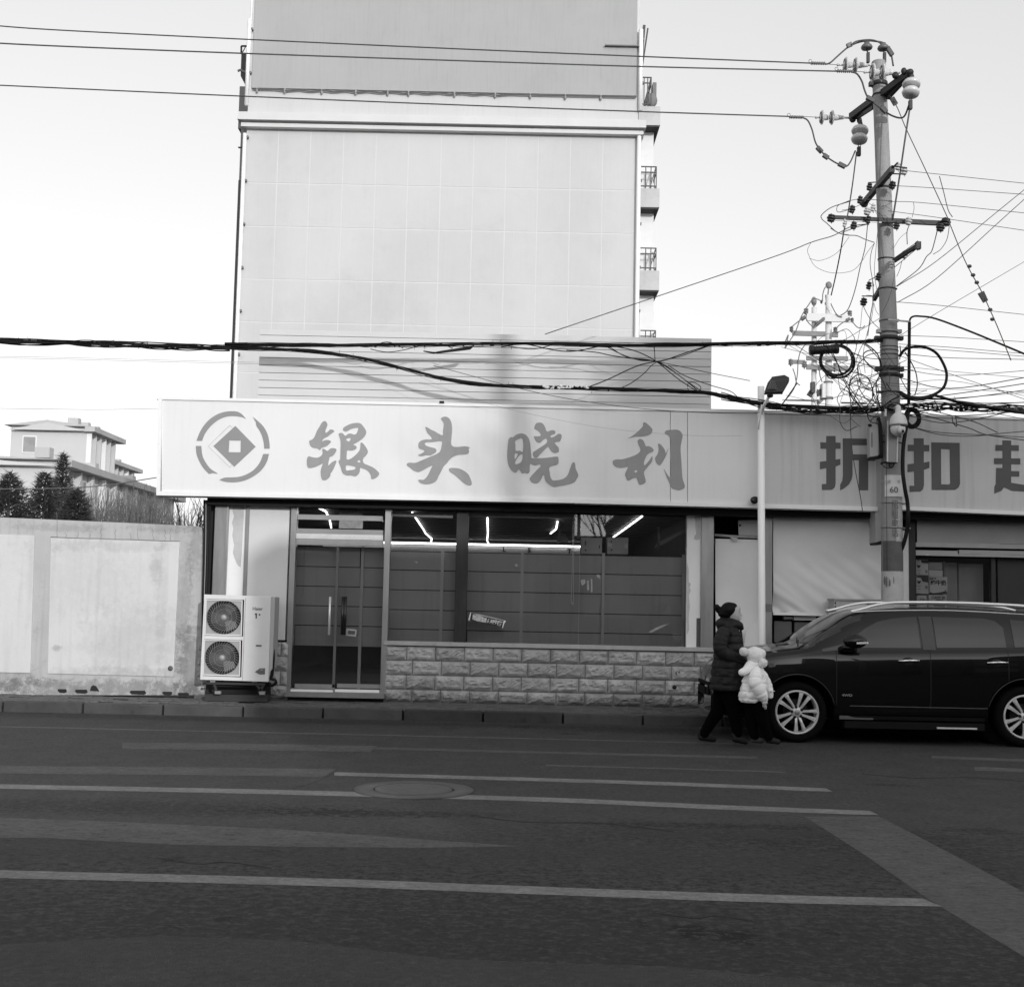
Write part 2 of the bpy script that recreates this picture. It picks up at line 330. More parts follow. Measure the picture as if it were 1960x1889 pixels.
sheet('relaid_strip', [(-60, 1812), (300, 1790), (560, 1800), (860, 1835), (1300, 1850), (1700, 1890), (1300, 1905), (-60, 1905)], worn('asphalt_patch_faint', .055, .6), .001)
for k, (pts, th) in enumerate([([(640, 1452), (636, 1463), (645, 1474), (628, 1484), (600, 1497), (560, 1508)], 1.1), ([(1250, 1745), (1330, 1755), (1370, 1751), (1440, 1760)], 1.6), ([(300, 1640), (380, 1652), (430, 1648), (520, 1660)], 1.3), ([(905, 1560), (1010, 1572), (1150, 1574), (1290, 1590)], 1.2), ([(1650, 1480), (1750, 1488), (1860, 1487), (1990, 1497)], 1.0)]):
    line('crack', pts, th, M('crack_black', .012, .9), .0022)
# manhole with its cement collar
mh = thing('manhole_cover', 'round iron manhole cover in a cement collar, on the road left of centre', 'manhole cover', G(792, 1512, .004))
c = G(792, 1512, 0)
part('collar', MB().lathe(c, (0, 0, 1), [(.50, 0), (.50, .009), (.34, .011), (.34, 0)], 40), M('cement_ring', .085, .85, .25, 4, .4), mh)
part('cover', MB().lathe(c, (0, 0, 1), [(.325, 0), (.325, .010), (.30, .013), (.1, .013)], 36), M('cast_iron', .07, .6, .3, 8, .5), mh)
# kerb: single stones, chipped and uneven
kerbm = [M('kerb_stone_grey', .06, .85, .3, 2.5, .5, 70, dirt=.45), M('kerb_stone_dark', .035, .85, .35, 2.2, .5, 70, dirt=.6)]
kerb = thing('kerb', None, None, (0, 17.1, 0), kind='structure')
kx = P(160, 1350, 17.1).x; k0 = kx - 1.06 * 9
for i in range(28):
    a = k0 + i * 1.06; rr = random.Random(i); mb = MB()
    mb.box(a + .012, 17.06 + rr.uniform(0, .012), -.05, a + 1.048, 17.22, .135 + rr.uniform(-.006, .006))
    part('kerb_stone', mb, kerbm[i in (13, 14, 17)], kerb, bevel=.012)
# pavement: rising gently to the shop fronts, laid with small pavers
pav = thing('pavement', None, None, (0, 17.5, .1), kind='structure')
part('paving_bed', MB().add([(-60, 17.2, .115), (60, 17.2, .115), (60, 18.1, .165), (-60, 18.1, .165)], [(0, 1, 2, 3)]), M('paving_bed_dirt', .015, .95, .4, 5, .4), pav)
mb = MB(); rr = random.Random(3)
for j in range(7):
    y0 = 17.225 + j * .105
    for i in range(105):
        x0 = -9.5 + i * .205 + (j % 2) * .1; z = .118 + (y0 - 17.2) * .055
        if rr.random() < .07: continue
        mb.box(x0, y0, z - .03, x0 + .198, y0 + .099, z + .012 + rr.uniform(-.005, .005))
part('pavers', mb, M('paver', .11, .8, .35, 9, .6, 90, dirt=.4), pav, kind='stuff')
# ================================================ TOWER BLOCK behind the shops
rend_l = M('render_light', .56, .9, .04, .35, .12, 30, streak=.03, dirt=.05)
rend_w = M('render_joint', .62, .9, .05, 1); rend_d = M('render_grey', .38, .9, .05, .5, .12, 30, streak=.08, dirt=.05)
white_p = M('white_pvc', .82, .5, .05, 2); dark_m = M('dark_metal', .03, .5, .3, 5); shade_w = M('side_wall_grey', .2, .9, .1, .6)
TY = 47.0
stains_and_shade(rend_l, [(-8, 22, 1.2, 3, .06), (-3, 14, 2, 1.5, .06), (2, 18, 1, 4, .06), (-6, 12, 1.5, 1, .08), (0, 23.5, 9, .5, .08), (-9.5, 16, .5, 6, .05)], 2, 1.3, 4.0)
tb = thing('tower_block', 'tall plain apartment tower behind the shops with one windowless light wall', 'apartment building', P(840, 1100, TY))
xl, xr = P(462, 500, TY).x, P(1218, 500, TY).x
ztop = P(850, -90, TY).z; zc = P(850, 229, TY).z
part('wall', MB().box(xl, TY + .04, 0, xr, TY + 15, ztop), rend_w, tb)
cols = [430.7 + .4395 * q for q in (218, 360, 505, 648, 790, 933, 1075, 1217, 1358, 1500, 1642)]
cxs = [xl] + [P(u, 47.85 + .4395 * 880, TY).x for u in cols] + [xr]
rows = [246, 357, 440, 541, 623, 720, 820]
rz = [P(826, v, TY).z for v in rows]
for i in range(12):
    for j in range(6):
        part('wall_panel', MB().box(cxs[i] + (.02 if i else 0), TY + .03, rz[j + 1] + .022, cxs[i + 1] - (.02 if i < 11 else 0), TY + .06, rz[j] - .022), rend_l, tb)
part('upper_render', MB().box(P(484, 120, TY).x, TY - .05, P(850, 177, TY).z, P(1218.5, 120, TY).x, TY + .03, ztop), rend_d, tb)
part('light_band', MB().box(xl + .02, TY - .03, zc, xr - .02, TY + .02, P(850, 179.5, TY).z), M('render_band', .54, .9, .04, .5, streak=.06), tb)
part('cornice', MB().box(P(454, 229, 46.6).x, 46.6, P(850, 236.5, 46.6).z, P(1237, 229, 46.6).x, TY + 15, P(850, 222, 46.6).z), M('cornice_paint', .62, .9, .05, 1), tb)
part('cornice_shadow_gap', MB().box(xl - .12, 46.8, P(850, 243, 46.5).z, xr + .2, TY + 14, P(850, 238.6, 46.5).z), rend_l, tb)
part('cornice_moulding', MB().box(P(461, 240, 46.75).x, 46.75, P(850, 250, 46.75).z, P(1231, 240, 46.75).x, TY + 14.5, P(850, 243, 46.75).z), rend_w, tb)
for k, (ut, vt, ub, vb) in enumerate([(469.5, 246, 450, 760), (1223.5, 246, 1222, 645), (478, 40, 474, 205), (1227, 60, 1228, 215)]):
    x = P(ut, vt, TY - .1).x
    dp = part('drainpipe', MB().tube([(x, TY - .12, P(ut, vt + (12 if k < 2 else 0), TY).z), (x, TY - .12, P(ut, vb, TY).z if k > 1 else .2)], .085 if k % 2 else .075, 8), white_p, tb)
    for q in range(6 if k < 2 else 2):
        zz = P(ut, vt + 20 + q * 83, TY).z
        part('pipe_bracket', MB().box(x - .02, TY - .14, zz, x + .13, TY, zz + .08), shade_w, dp)
part('conduit', MB().tube([(P(481, 60, TY).x, TY - .1, ztop), (P(481, 60, TY).x, TY - .1, P(481, 172, TY).z)], .035, 6), white_p, tb)
# cable clipped in shallow loops under the grey render
cp = [];
for i in range(34):
    f = i / 33; u = 483 + f * 735; v = 171 + f * 15.5 + (2.2 if i % 2 and 2 < i < 22 else 0); cp.append(P(u, v, TY - .12))
part('wall_cable', MB().tube(cr(cp, 3), .03, 5), M('wall_cable_grey', .1, .7), tb)
for u in (492, 545, 616, 681, 742, 782, 870, 948, 1015, 1082, 1150): part('cable_clip', MB().ell(P(u, 173.5 + (u - 483) * .021, TY - .1), .05, .05, .11, 8, 6), M('clip_grey', .3), tb)
part('ledge', MB().box(P(1158, 90, TY - .2).x, TY - .18, P(1190, 92, TY).z, xr - .02, TY, P(1190, 90, TY).z), shade_w, tb)
# wing seen as a dark strip to the left of the tower
wg = thing('rear_wing', 'narrow shaded side wing along the left edge of the apartment tower', 'building wing', P(452, 1100, 53))
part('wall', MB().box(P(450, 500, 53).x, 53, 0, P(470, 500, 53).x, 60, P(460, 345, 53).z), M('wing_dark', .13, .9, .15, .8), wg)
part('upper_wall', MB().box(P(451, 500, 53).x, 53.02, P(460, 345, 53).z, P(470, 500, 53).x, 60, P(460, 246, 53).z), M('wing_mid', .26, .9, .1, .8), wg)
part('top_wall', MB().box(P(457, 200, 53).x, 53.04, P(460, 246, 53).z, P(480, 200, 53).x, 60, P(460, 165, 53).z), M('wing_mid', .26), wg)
for v in (283, 438, 541, 610): part('joint', MB().box(P(449, v, 53).x + .15, 52.98, P(455, v, 53).z, P(456, v, 53).x + .3, 53.1, P(455, v - 1.5, 53).z), dark_m, wg)
bl = thing('enclosed_balcony', 'dark enclosed balcony jutting from the left edge of the tower near the top', 'balcony', P(466, 168, 49))
part('box', MB().pprism([(462, 103), (475, 103), (475, 168), (469, 160), (460.5, 146)], 49, 4, ), M('balcony_dark', .05, .6), bl)
part('rail', MB().tube([P(462, 89, 49), P(474, 89, 49)], .04, 5).tube([P(462, 89, 49), P(462, 104, 49)], .04, 5).tube([P(463, 103, 49), P(470, 90, 49)], .02, 5), dark_m, bl)
part('antenna', MB().tube(cr([P(455, 137, 49), P(460, 135, 49), P(467, 138, 49), P(476, 141, 49)], 3), .05, 5), M('wing_mid', .26), bl)
# balconies of the right flank
bal = [(1231, 1264, 204, 240, 147), (1228, 1262.5, 361, 397, 318), (1227, 1262, 518, 555.5, 474), (1226, 1261, 676, 712, 632)]
slabm = M('balcony_slab', .5, .9, .1, 2, dirt=.15)
for i, (u0, u1, v0, v1, vr) in enumerate(bal):
    lab = ['top balcony on the right flank of the tower, with clutter behind its rail', 'balcony on the right flank of the tower just below the cornice',
           'balcony on the right flank of the tower crossed by the slanting wire below', 'lowest visible balcony of the tower, its rail just over the rooftop panels'][i]
    b = thing('balcony', lab, 'balcony', P((u0 + u1) / 2, v1, 47.6), 'balconies on the right side of the tower')
    mb = MB().box(P(1222, v1, 47.3).x, 47.3, P(1245, v1, 47.3).z, P(u1, v0, 47.3).x, 51.5, P(1245, v0, 47.3).z); part('slab', mb, slabm, b)
    part('underside_shade', MB().box(P(1224, v1, 47.3).x, 47.32, P(1245, v1, 47.3).z - .06, P(u1, v0, 47.3).x - .02, 51.4, P(1245, v1, 47.3).z - .002), M('soffit_shade', .05, .9), b)  # shade below the slab painted as a near-black sheet
    xo = P(u1, v0, 47.3).x - (.12 if i else .35); z0, z1 = P(1245, v0, 47.3).z, P(1245, vr, 47.3).z; xi = P(1226, v0, 47.3).x
    rb = MB()
    for zz in (z1, z1 - .22, z0 + .12): rb.bar((xi, 47.4, zz), (xo, 47.4, zz), .04, .04); rb.bar((xo, 47.4, zz), (xo, 51.4, zz), .04, .04)
    for q in range(3): rb.bar((xi + (xo - xi) * (q + 1) / 3, 47.4, z0), (xi + (xo - xi) * (q + 1) / 3, 47.4, z1), .035, .035)
    for q in range(7): rb.bar((xo, 47.4 + q * .65, z0), (xo, 47.4 + q * .65, z1), .03, .03)
    rb.bar((xo - .25, 47.4, z0), (xo - .02, 47.4, z1), .03, .03)
    part('railing', rb, dark_m, b)
    if i: part('door_frame', MB().box(xi, 47.9, z0, P(1250, v0, 47.9).x, 51, z0 + 2.9 if i else z1), M('balcony_wall_light', .72, .8, .05), b)
    if i == 0: part('stored_chair', MB().ell(P(1246, 193, 47.8), .25, .2, .3, 8, 6).box(P(1249, 180, 48).x, 47.9, P(1249, 196, 48).z, P(1256, 180, 48).x, 48.3, P(1249, 160, 48).z), shade_w, b)
part('side_wall', MB().box(xr - .3, TY + .4, 0, xr + .03, TY + 14, ztop), M('balcony_wall_light', .72), tb)
part('roof_brace', MB().bar(P(1229, 130, 47.2), P(1240, 55, 47.2), .06, .06).bar(P(1228, 110, 47.2), P(1233, 50, 47.2), .15, .1), dark_m, tb)
# ================================================ ROOFTOP METAL PANELS just behind the sign
rt = thing('rooftop_screen', 'grey ribbed metal screen standing on the shop roof behind the big sign', 'metal screen', P(928, 781, 18))
SY = 18.0; ptop = 628 ; x0, x1 = P(495.5, 700, SY).x, P(1361.5, 715, SY).x
z1 = P(930, 639.5, SY).z; zb = z1 - 1.14
pm = M('sheet_metal', .58, .55, .05, 1.2, .08, 20, spec=.3)
part('frame', MB().box(x0 + .02, SY + .03, zb - .1, x1 - .02, SY + 1.6, z1 - .02), M('panel_gap', .07, .8), rt)
ph = 1.14 / 10.5; z = z1
for j in range(11):
    h = ph * (.8 if j == 0 else 1)
    sl_ = .0
    part('metal_plank', MB().box(x0, SY - .002 * (j % 2), z - h + .008, x1, SY + .04, z), pm, rt); z -= h
# ================================================ SHOP BUILDING
steel = M('stainless_steel', .38, .28, .25, 3.0, .05, 30, metal=.85, stretch=(1, 1, .25)); steel_d = M('stainless_dull', .26, .4, .3, 2.0, .08, 30, metal=.7, stretch=(3, 3, .5))
peel = M('peeling_whitewash', .8, .9, .06, 2); peel_g = M('bare_plaster', .52, .95, .12, 6, .3); whitep = M('white_board', .64, .75, .04, 1.5, dirt=.05)
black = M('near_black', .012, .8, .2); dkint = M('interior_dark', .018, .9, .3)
sh = thing('shop', 'single-storey shop with glass front, grey shelving behind and textured tile base', 'shop building', (-.5, 17.94, .17))
ZF = .2; ZC = 2.92
XL, XR = P(405, 1100, 18.1).x, P(1345, 1100, 18.1).x
part('floor', MB().box(XL, 18.0, ZF - .1, XR, 27.6, ZF), M('shop_floor', .025, .6, spec=.2), sh)
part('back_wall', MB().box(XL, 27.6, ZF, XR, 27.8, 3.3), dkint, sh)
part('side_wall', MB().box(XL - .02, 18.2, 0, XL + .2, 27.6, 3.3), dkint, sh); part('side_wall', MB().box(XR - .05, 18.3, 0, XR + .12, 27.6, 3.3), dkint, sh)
part('roof', MB().box(XL - .1, 17.8, 3.06, 14, 27.9, 3.4), M('roof_grey', .15), sh)
part('header', MB().box(XL - .03, 17.78, 2.86, 14, 18.2, 3.06), M('header_black', .008, .9), sh)
cb = 0
for i in range(34):
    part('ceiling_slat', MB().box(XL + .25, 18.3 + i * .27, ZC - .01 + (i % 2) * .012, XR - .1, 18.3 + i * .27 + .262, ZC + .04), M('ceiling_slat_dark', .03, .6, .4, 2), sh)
# left end: stainless corner post, whitewashed strip, white board panel
def fpart(name, u0, v0, u1, v1, Y, t, mat, root=None, **k): return part(name, MB().fbox(u0, v0, u1, v1, Y, t), mat, root or sh, **k)
pst = fpart('corner_post', 404.5, 957, 430.5, 1335, 17.93, .3, steel_d, bevel=.006)
fpart('post_edge', 427.5, 957, 430.8, 1335, 17.925, .02, steel, root=pst)
fpart('whitewashed_strip', 430.8, 963, 467, 1228, 18.0, .25, peel)
zz = lambda px, py: (358.9 + .2128 * px, 947.5 + .2128 * py)
pl = [zz(*q) for q in [(405, 72), (508, 75), (505, 200), (500, 300), (490, 500), (478, 650), (455, 635), (440, 610), (420, 560), (408, 520), (418, 450), (402, 360), (412, 300), (400, 250), (418, 190), (405, 140)]]
part('bare_patch', MB().pprism(pl, 17.997, .004), peel_g, sh)
fpart('gap_filler', 389, 957, 405, 1330, 18.1, .1, black)
fpart('dark_upright', 466, 963, 473.5, 1228, 17.97, .2, steel_d)
fpart('white_panel', 473.2, 965, 550, 1224, 17.98, .15, whitep)
fpart('header_rail', 431, 961, 552, 965, 17.96, .2, steel_d)
# door and window frames
FY = 18.0
for (u0, u1, v0, v1, m_) in [(551.5, 562.5, 960, 1326, steel), (732.5, 744, 962, 1328, steel), (871.5, 894.5, 966, 1236, M('pillar_dark', .022, .45, .6, 2.5, spec=.3, stretch=(2, 2, .6))), (1341.5, 1366, 978, 1246, steel_d)]:
    fpart('door_post' if u0 < 740 else 'pillar', u0, v0, u1, v1, FY - .04, .14, m_, bevel=.004)
fpart('whitewashed_pillar', 1314.5, 979, 1341, 1241, FY, .14, peel)
pl = [(1268 + .15706 * a, 947.5 + .15706 * b) for a, b in [(390, 240), (455, 240), (455, 540), (415, 548), (385, 535), (390, 500), (412, 470), (400, 400), (398, 300)]]
part('bare_patch', MB().pprism(pl, FY - .004, .004), peel_g, sh)
pl = [(1268 + .15706 * a, 947.5 + .15706 * b) for a, b in [(303, 820), (318, 900), (320, 1060), (345, 1080), (330, 1130), (345, 1160), (320, 1220), (332, 1350), (318, 1500), (325, 1640), (300, 1700)]]
part('bare_patch', MB().pprism(pl, FY - .004, .004), peel_g, sh)
fpart('taped_strip', 1333, 1183, 1341, 1238, FY - .006, .004, M('foam_strip', .09, .9, .6, 90), sh)
fpart('window_head', 744, 968, 872, 973, FY, .08, M('pillar_dark', .05)); fpart('window_head', 895, 968, 1314, 975, FY, .08, M('pillar_dark', .05))
fpart('reveal_light', 1000, 972.5, 1240, 977, FY - .01, .05, M('white_pvc', .82), sh)
sill = fpart('window_sill', 735, 1233, 1371, 1241, 17.92, .2, M('sill_paint', .4, .7, .15, 4, dirt=.3), bevel=.005)
wg_ = glass('window_glass', .86, .015, 1.45, .0)
for (u0, u1) in [(744, 871.5), (894.5, 1108.5), (1109.5, 1313)]: fpart('glass_pane', u0, 971, u1, 1236, FY + .05, .006, wg_)
fpart('glass_joint', 1105, 975, 1111, 1030, FY + .045, .02, M('pillar_dark', .05))
# door: transom, headers, two leaves
fpart('transom_frame', 562.5, 962, 733, 966, FY, .08, steel_d)
fpart('transom_glass', 562.5, 966, 733, 1013, FY + .05, .006, wg_)
fpart('transom_rail', 562.5, 1013, 733, 1022.5, FY, .08, M('alu_rail', .26, .5, .1, 4, metal=.3))
fpart('sun_faded_rail', 562.5, 1022.5, 733, 1032.3, FY - .02, .1, M('rail_white', .7, .5, .08, 9, dirt=.3))
fpart('door_track', 562.5, 1032.6, 733, 1044, FY - .01, .1, M('rail_beige', .36, .6, .08, 9))
fpart('transom_bar', 566, 986, 733, 995.5, FY + .1, .04, white_p)
fpart('bottom_rail', 553, 1318.5, 733, 1327, FY - .03, .14, steel_d); fpart('threshold_strip', 554, 1319.5, 637, 1325, FY - .035, .01, white_p); fpart('threshold_strip', 641, 1319.5, 726, 1325, FY - .035, .01, white_p)
fpart('step', 545, 1326.5, 735, 1335, 17.8, .3, M('step_concrete', .2, .9, .2, 6, .4))
for i, (u0, u1) in enumerate([(564, 640), (645, 731.5)]):
    lf = fpart('door_leaf', u0, 1047, u1, 1311, FY + .03, .008, wg_)
    fpart('lower_rail', u0, 1309, u1, 1317, FY + .02, .03, M('alu_rail', .26), root=lf)
    fpart('leaf_stile', (u1 if i == 0 else u0 - 2.5), 1046, (u1 + 2.5 if i == 0 else u0), 1316, FY + .02, .03, M('stile_grey', .1, .5), root=lf)
    hu = 630.8 if i == 0 else 655.5
    hm = M('chrome', .75, .25, .05, 3, metal=.3) if i == 0 else M('black_handle', .015, .3)
    r_ = .017 if i == 0 else .022
    a, b = P(hu + 1, 1142, FY - .04), P(hu - 1, 1215, FY - .04); a.x = b.x = (a.x + b.x) / 2
    h = part('door_handle', MB().tube([a, b], r_, 10).tube([a - Vector((0, 0, .07)), a + Vector((0, .08, -.07))], .01, 6).tube([b + Vector((0, 0, .07)), b + Vector((0, .08, .07))], .01, 6), hm, lf)
    if i: part('second_bar', MB().tube([a + Vector((.035, 0, 0)), b + Vector((.035, 0, 0))], .02, 10), M('black_handle', .015), lf)
# square lock plate
part('lock_plate', MB().pprism([(663, 1202.5), (683, 1205), (681, 1218.5), (661, 1216)], FY + .01, .015, [[(666, 1206), (680, 1207.5), (679, 1215), (665, 1213.5)]]), M('chrome_dull', .5, .3, .1, 4, metal=.6), sh)
# lighting tubes running back over the ceiling, and the row along the rear wall
lamp = M('lamp_tube', .9, .4, emit=5.0)
tubes = [('second', [(789, 981), (811, 1014), (814.5, 1021), (826.5, 1031), (824.5, 1040)]), ('third', [(933, 988.5), (933.8, 1021), (932.4, 1034.5), (936, 1042)]),
         ('fourth', [(1067, 998.5), (1064.6, 1012.5), (1053.7, 1021)]), ('fifth', [(1229, 988), (1202, 1008), (1174, 1028)]), ('first', [(608, 971), (624, 979), (631, 995), (634, 1010)])]
lp = [(-1.55, 0), (0, 0)]
for k, (nm, pts) in enumerate(tubes):
    mb = MB(); q3 = []
    for (u, v) in pts:
        d = ray(u, v); t = (ZC - .05 - CAMP.z) / d.z; q3.append(CAMP + d * min(t, 27.2 / d.y))
    if q3[0].y < 18.2: q3[0] = P(pts[0][0], pts[0][1], 18.2)
    mb.tube(q3, .014, 6)
    solo('lamp_tube', mb, lamp, ['lit lamp tube over the shop ceiling, left of the wide dark pillar', 'lit lamp tube just right of the wide dark pillar, running straight back',
        'short bent lit lamp tube beside the hanging pennant in the shop', 'lit lamp tube slanting down to the right-hand carton in the shop window', 'lit lamp tube seen through the glass over the shop door'][k], 'lamp', 'lamp tubes on the shop ceiling')
solo('lamp_row', MB().fbox(600, 1039, 1112, 1042.6, 27.3, .05), lamp, 'long straight row of light along the rear wall of the shop', 'lamp')
brd = thing('fascia_board', 'white strip board with dark letters under the long light at the rear of the shop', 'shop board', P(860, 1055, 27.35))
part('board', MB().fbox(600, 1044.5, 1112, 1056, 27.35, .03), M('board_white', .5, .7), brd)
for ch, u in (('T', 1090), ('L', 965), ('5', 1013)):
    text('letter', ch, P(u, 1050 + (u - 860) * .021, 27.34), .13 * 1.0, M('letter_dark', .03), brd, .002, bold=.006)
# shelf backs: steel racks with sheet backs, seen through the glass
sbm = M('shelf_back', .42, .6, .12, .9, .1, 30, spec=.35, streak=.12); upm = M('shelf_upright', .5, .5, .1, 4, metal=.3)
def rack(u0, u1, rows_, lab, post=True):
    YB = 18.32
    r_ = thing('shelf_rack', lab, 'shelf rack', P((u0 + u1) / 2, rows_[-1], YB), 'shelf racks backing onto the shop window')
    um = (u0 + u1) / 2
    for a, b in zip(rows_[:-1], rows_[1:]):
        part('back_panel', MB().fbox(u0 + 1, a + (um - 860) * .021 + 1.5, u1 - 1, b + (um - 860) * .021 - .2, YB + random.Random(a).uniform(0, .006), .012), sbm, r_)
    part('rack_gap', MB().fbox(u0, rows_[0] + (um - 860) * .021, u1, rows_[-1] + (um - 860) * .021, YB + .02, .02), M('near_black', .012), r_)
    if post: part('upright', MB().fbox(u1 - 2.8, rows_[0] - 4 + (u1 - 860) * .021, u1 + 2.8, (1240 if u0 > 740 else 1330), YB - .03, .03), upm, r_)
    for k, a in enumerate(rows_[1:-1]):
        part('shelf_board', MB().fbox(u0 + 2, a + (um - 860) * .021, u1 - 2, a + (um - 860) * .021 + 3, YB + .05, .35), M('shelf_board_grey', .2), r_)
R1 = [1056, 1092, 1130, 1168, 1205, 1243]; R2 = [1051, 1089, 1126.5, 1164, 1201.5, 1241]
rack(563, 690, R2, 'grey shelf back behind the left leaf of the shop door')
rack(690, 741, R2, 'narrow grey shelf back behind the right leaf of the shop door', False)
rack(741, 845, R1, 'grey shelf back behind the window between the door and the wide dark pillar')
rack(845, 893, R1, 'narrow grey shelf back just left of the wide dark pillar', False)
rack(893, 998.5, R1, 'grey shelf back right of the wide dark pillar, behind the tilted packet')
rack(998.5, 1154, R1, 'wide grey shelf back in the middle of the right window, behind the hanging pull cord')
rack(1154, 1308, R1, 'grey shelf back at the right end of the window, under the right-hand carton')
# things on the racks and in the window
card = M('carton_brown', .38, .85, .08, 4); tape = M('carton_tape', .5, .4)
for k, (u0, v0, u1, v1) in enumerate([(1112.5, 1029.5, 1152.5, 1060.5), (1162, 1029, 1202.5, 1060.5)]):
    c_ = thing('carton', ['plain brown carton on the shelf rack, left one of the two in the window', 'brown carton with two pale tape patches, right one of the two in the window'][k], 'carton', P((u0 + u1) / 2, v1, 18.4), 'cartons on top of the window racks')
    part('box', MB().fbox(u0, v0, u1, v1, 18.28, .28), card, c_, bevel=.006)
    part('flap', MB().fbox(u0 - .2, v0 - .5, u1 + .2, v0 + .8, 18.3, .25), card, c_)
    part('print', MB().fbox(u0 + 7, v0 + 6, u0 + 9, v0 + 15, 18.277, .002).fbox(u1 - 6, v0 + 14, u1 - 4, v0 + 20, 18.277, .002).fbox(u0 + 7, v0 + 22, u0 + 10, v0 + 25, 18.277, .002), M('print_dark', .07), c_)
    if k:
        part('tape', MB().fbox(u0 + 1, v0 + 10, u0 + 9, v0 + 18, 18.275, .003), tape, c_); part('tape', MB().fbox(u1 - 7, v0 + 12, u1 - 1, v0 + 20, 18.275, .003), tape, c_)
zq = lambda px, py: (890 + .04394 * px, 1162.8 + .04394 * py)
pk = thing('food_packet', 'tilted dark packet with a picture window stuck against the glass', 'packet', P(932, 1207, 18.1))
part('box', MB().pprism([zq(250, 240), zq(1690, 560), zq(1650, 880), zq(180, 560)], 18.028, .018), M('packet_black', .015, .4), pk)
part('top_fold', MB().pprism([zq(280, 235), zq(700, 300), zq(1690, 540), zq(1680, 575), zq(900, 400), zq(500, 320)], 18.024, .02), M('packet_grey', .45), pk)
part('picture', MB().pprism([zq(345, 310), zq(650, 350), zq(800, 420), zq(960, 460), zq(915, 655), zq(500, 580), zq(315, 500)], 18.022, .01), M('packet_photo', .5, .5, .7, 40), pk)
part('end_flap', MB().pprism([zq(235, 200), zq(272, 210), zq(205, 550), zq(175, 565), zq(145, 530)], 18.015, .03), M('packet_edge', .85), pk)
part('end_flap', MB().pprism([zq(1690, 560), zq(1780, 570), zq(1700, 700), zq(1655, 895), zq(1615, 885)], 18.015, .03), M('packet_edge', .85), pk)
for k, (ch, px, py) in enumerate((('康', 1060, 600), ('味', 1200, 625), ('牛', 1340, 640))): text('character', ch, P(*zq(px, py), 18.023), .062, M('packet_print', .8), pk, .001, roty=.24, bold=.0015)
text('character', '面', P(*zq(1510, 700), 18.023), .07, M('packet_print', .8), pk, .001, roty=.24, bold=.002)
wire('pull_cord', [(1096.5, 975, 18.15), (1096, 1060, 18.15), (1093.5, 1145, 18.15), (1095.2, 1153, 18.15), (1097.5, 1150, 18.15), (1098, 1060, 18.15), (1098.5, 978, 18.15)], .0035, 'thin white bead cord hanging in a loop inside the shop window', 'blind cord', mat=white_p)
wire('pull_cord', [(583, 1047, 18.1), (582, 1100, 18.1), (580, 1135, 18.1), (576, 1140, 18.1)], .003, 'thin pale cord hanging inside the left door leaf', 'blind cord', mat=M('alu_rail', .26))
fl = thing('pennant', 'small grey pennant with characters hanging from the shop ceiling', 'pennant', P(1075, 1040, 19))
part('cloth', MB().pprism([(1073, 996), (1079, 1001), (1082, 1015), (1087, 1037), (1076, 1036), (1066, 1042), (1070, 1015)], 19, .01), M('pennant_cloth', .3, .8), fl)
part('cord', MB().tube([P(1073, 990, 19), P(1073, 998, 19)], .006, 5), white_p, fl)
text('character', '缘', P(1078, 1022, 18.985), .085, M('letter_dark', .03), fl, .001, roty=.15, bold=.001)
rb = thing('roller_blind', 'rolled-up white blind at the top of the narrow window beside the door', 'roller blind', P(808, 992, 18.1))
part('roll', MB().tube([P(745, 984.5, 18.12), P(867, 988, 18.12)], .032, 10), M('blind_white', .5, .6, .05), rb)
rb = thing('roller_blind', 'rolled-up grey blind along the top of the big shop window', 'roller blind', P(1000, 992, 18.1))
part('fabric', MB().fbox(896, 979, 1105, 988, 18.12, .03), M('blind_grey', .2, .7, .05), rb); part('roll', MB().tube([P(896, 987.5, 18.12), P(1105, 992, 18.12)], .014, 8), M('blind_white', .5), rb)
for k, pix in enumerate([[(1111, 1110), (1119, 1108), (1121, 1116), (1114, 1121)], [(1123, 1112), (1127, 1111), (1128, 1128), (1124, 1131)], [(1131, 1108), (1134, 1108), (1134, 1132), (1131, 1134)], [(1142, 1099), (1148, 1101), (1149, 1107), (1143, 1104)], [(1241, 1209), (1262, 1198), (1281, 1193), (1268, 1200), (1246, 1211)], [(985, 1080), (990, 1079), (991, 1083), (986, 1084)], [(792, 1074), (800, 1075), (799, 1079)]]):
    part('paper_residue', MB().pprism(pix, FY + .047, .002), M('residue', .3, .9, .5, 60), sh)
ps = thing('notice', 'paper notice with a dark header taped inside the glass over the door', 'notice', P(672, 1012, 18.1))
part('header', MB().fbox(649, 972, 694, 994, 18.11, .004), M('notice_grey', .13, .7, .1), ps); part('paper', MB().fbox(649, 994.5, 694.5, 1011.5, 18.11, .004), M('notice_paper', .6, .8, .25, 12), ps)
text('lettering', '便民超市购物', P(671, 978, 18.105), .055, M('letter_dark', .03), ps, .001)
br = thing('wall_bracket', 'dark slanting bracket on the inside right wall of the shop', 'bracket', P(1285, 1050, 18.3))
part('arm', MB().pprism([(1256, 1043), (1260, 1038), (1309, 1013), (1313, 1017), (1260, 1047), (1254, 1049)], 18.25, .05), M('bracket_grey', .1, .5), br)
part('hook', MB().tube([P(1261, 1008, 18.25), P(1261, 1055, 18.25)], .018, 6), M('bracket_grey', .1), br)
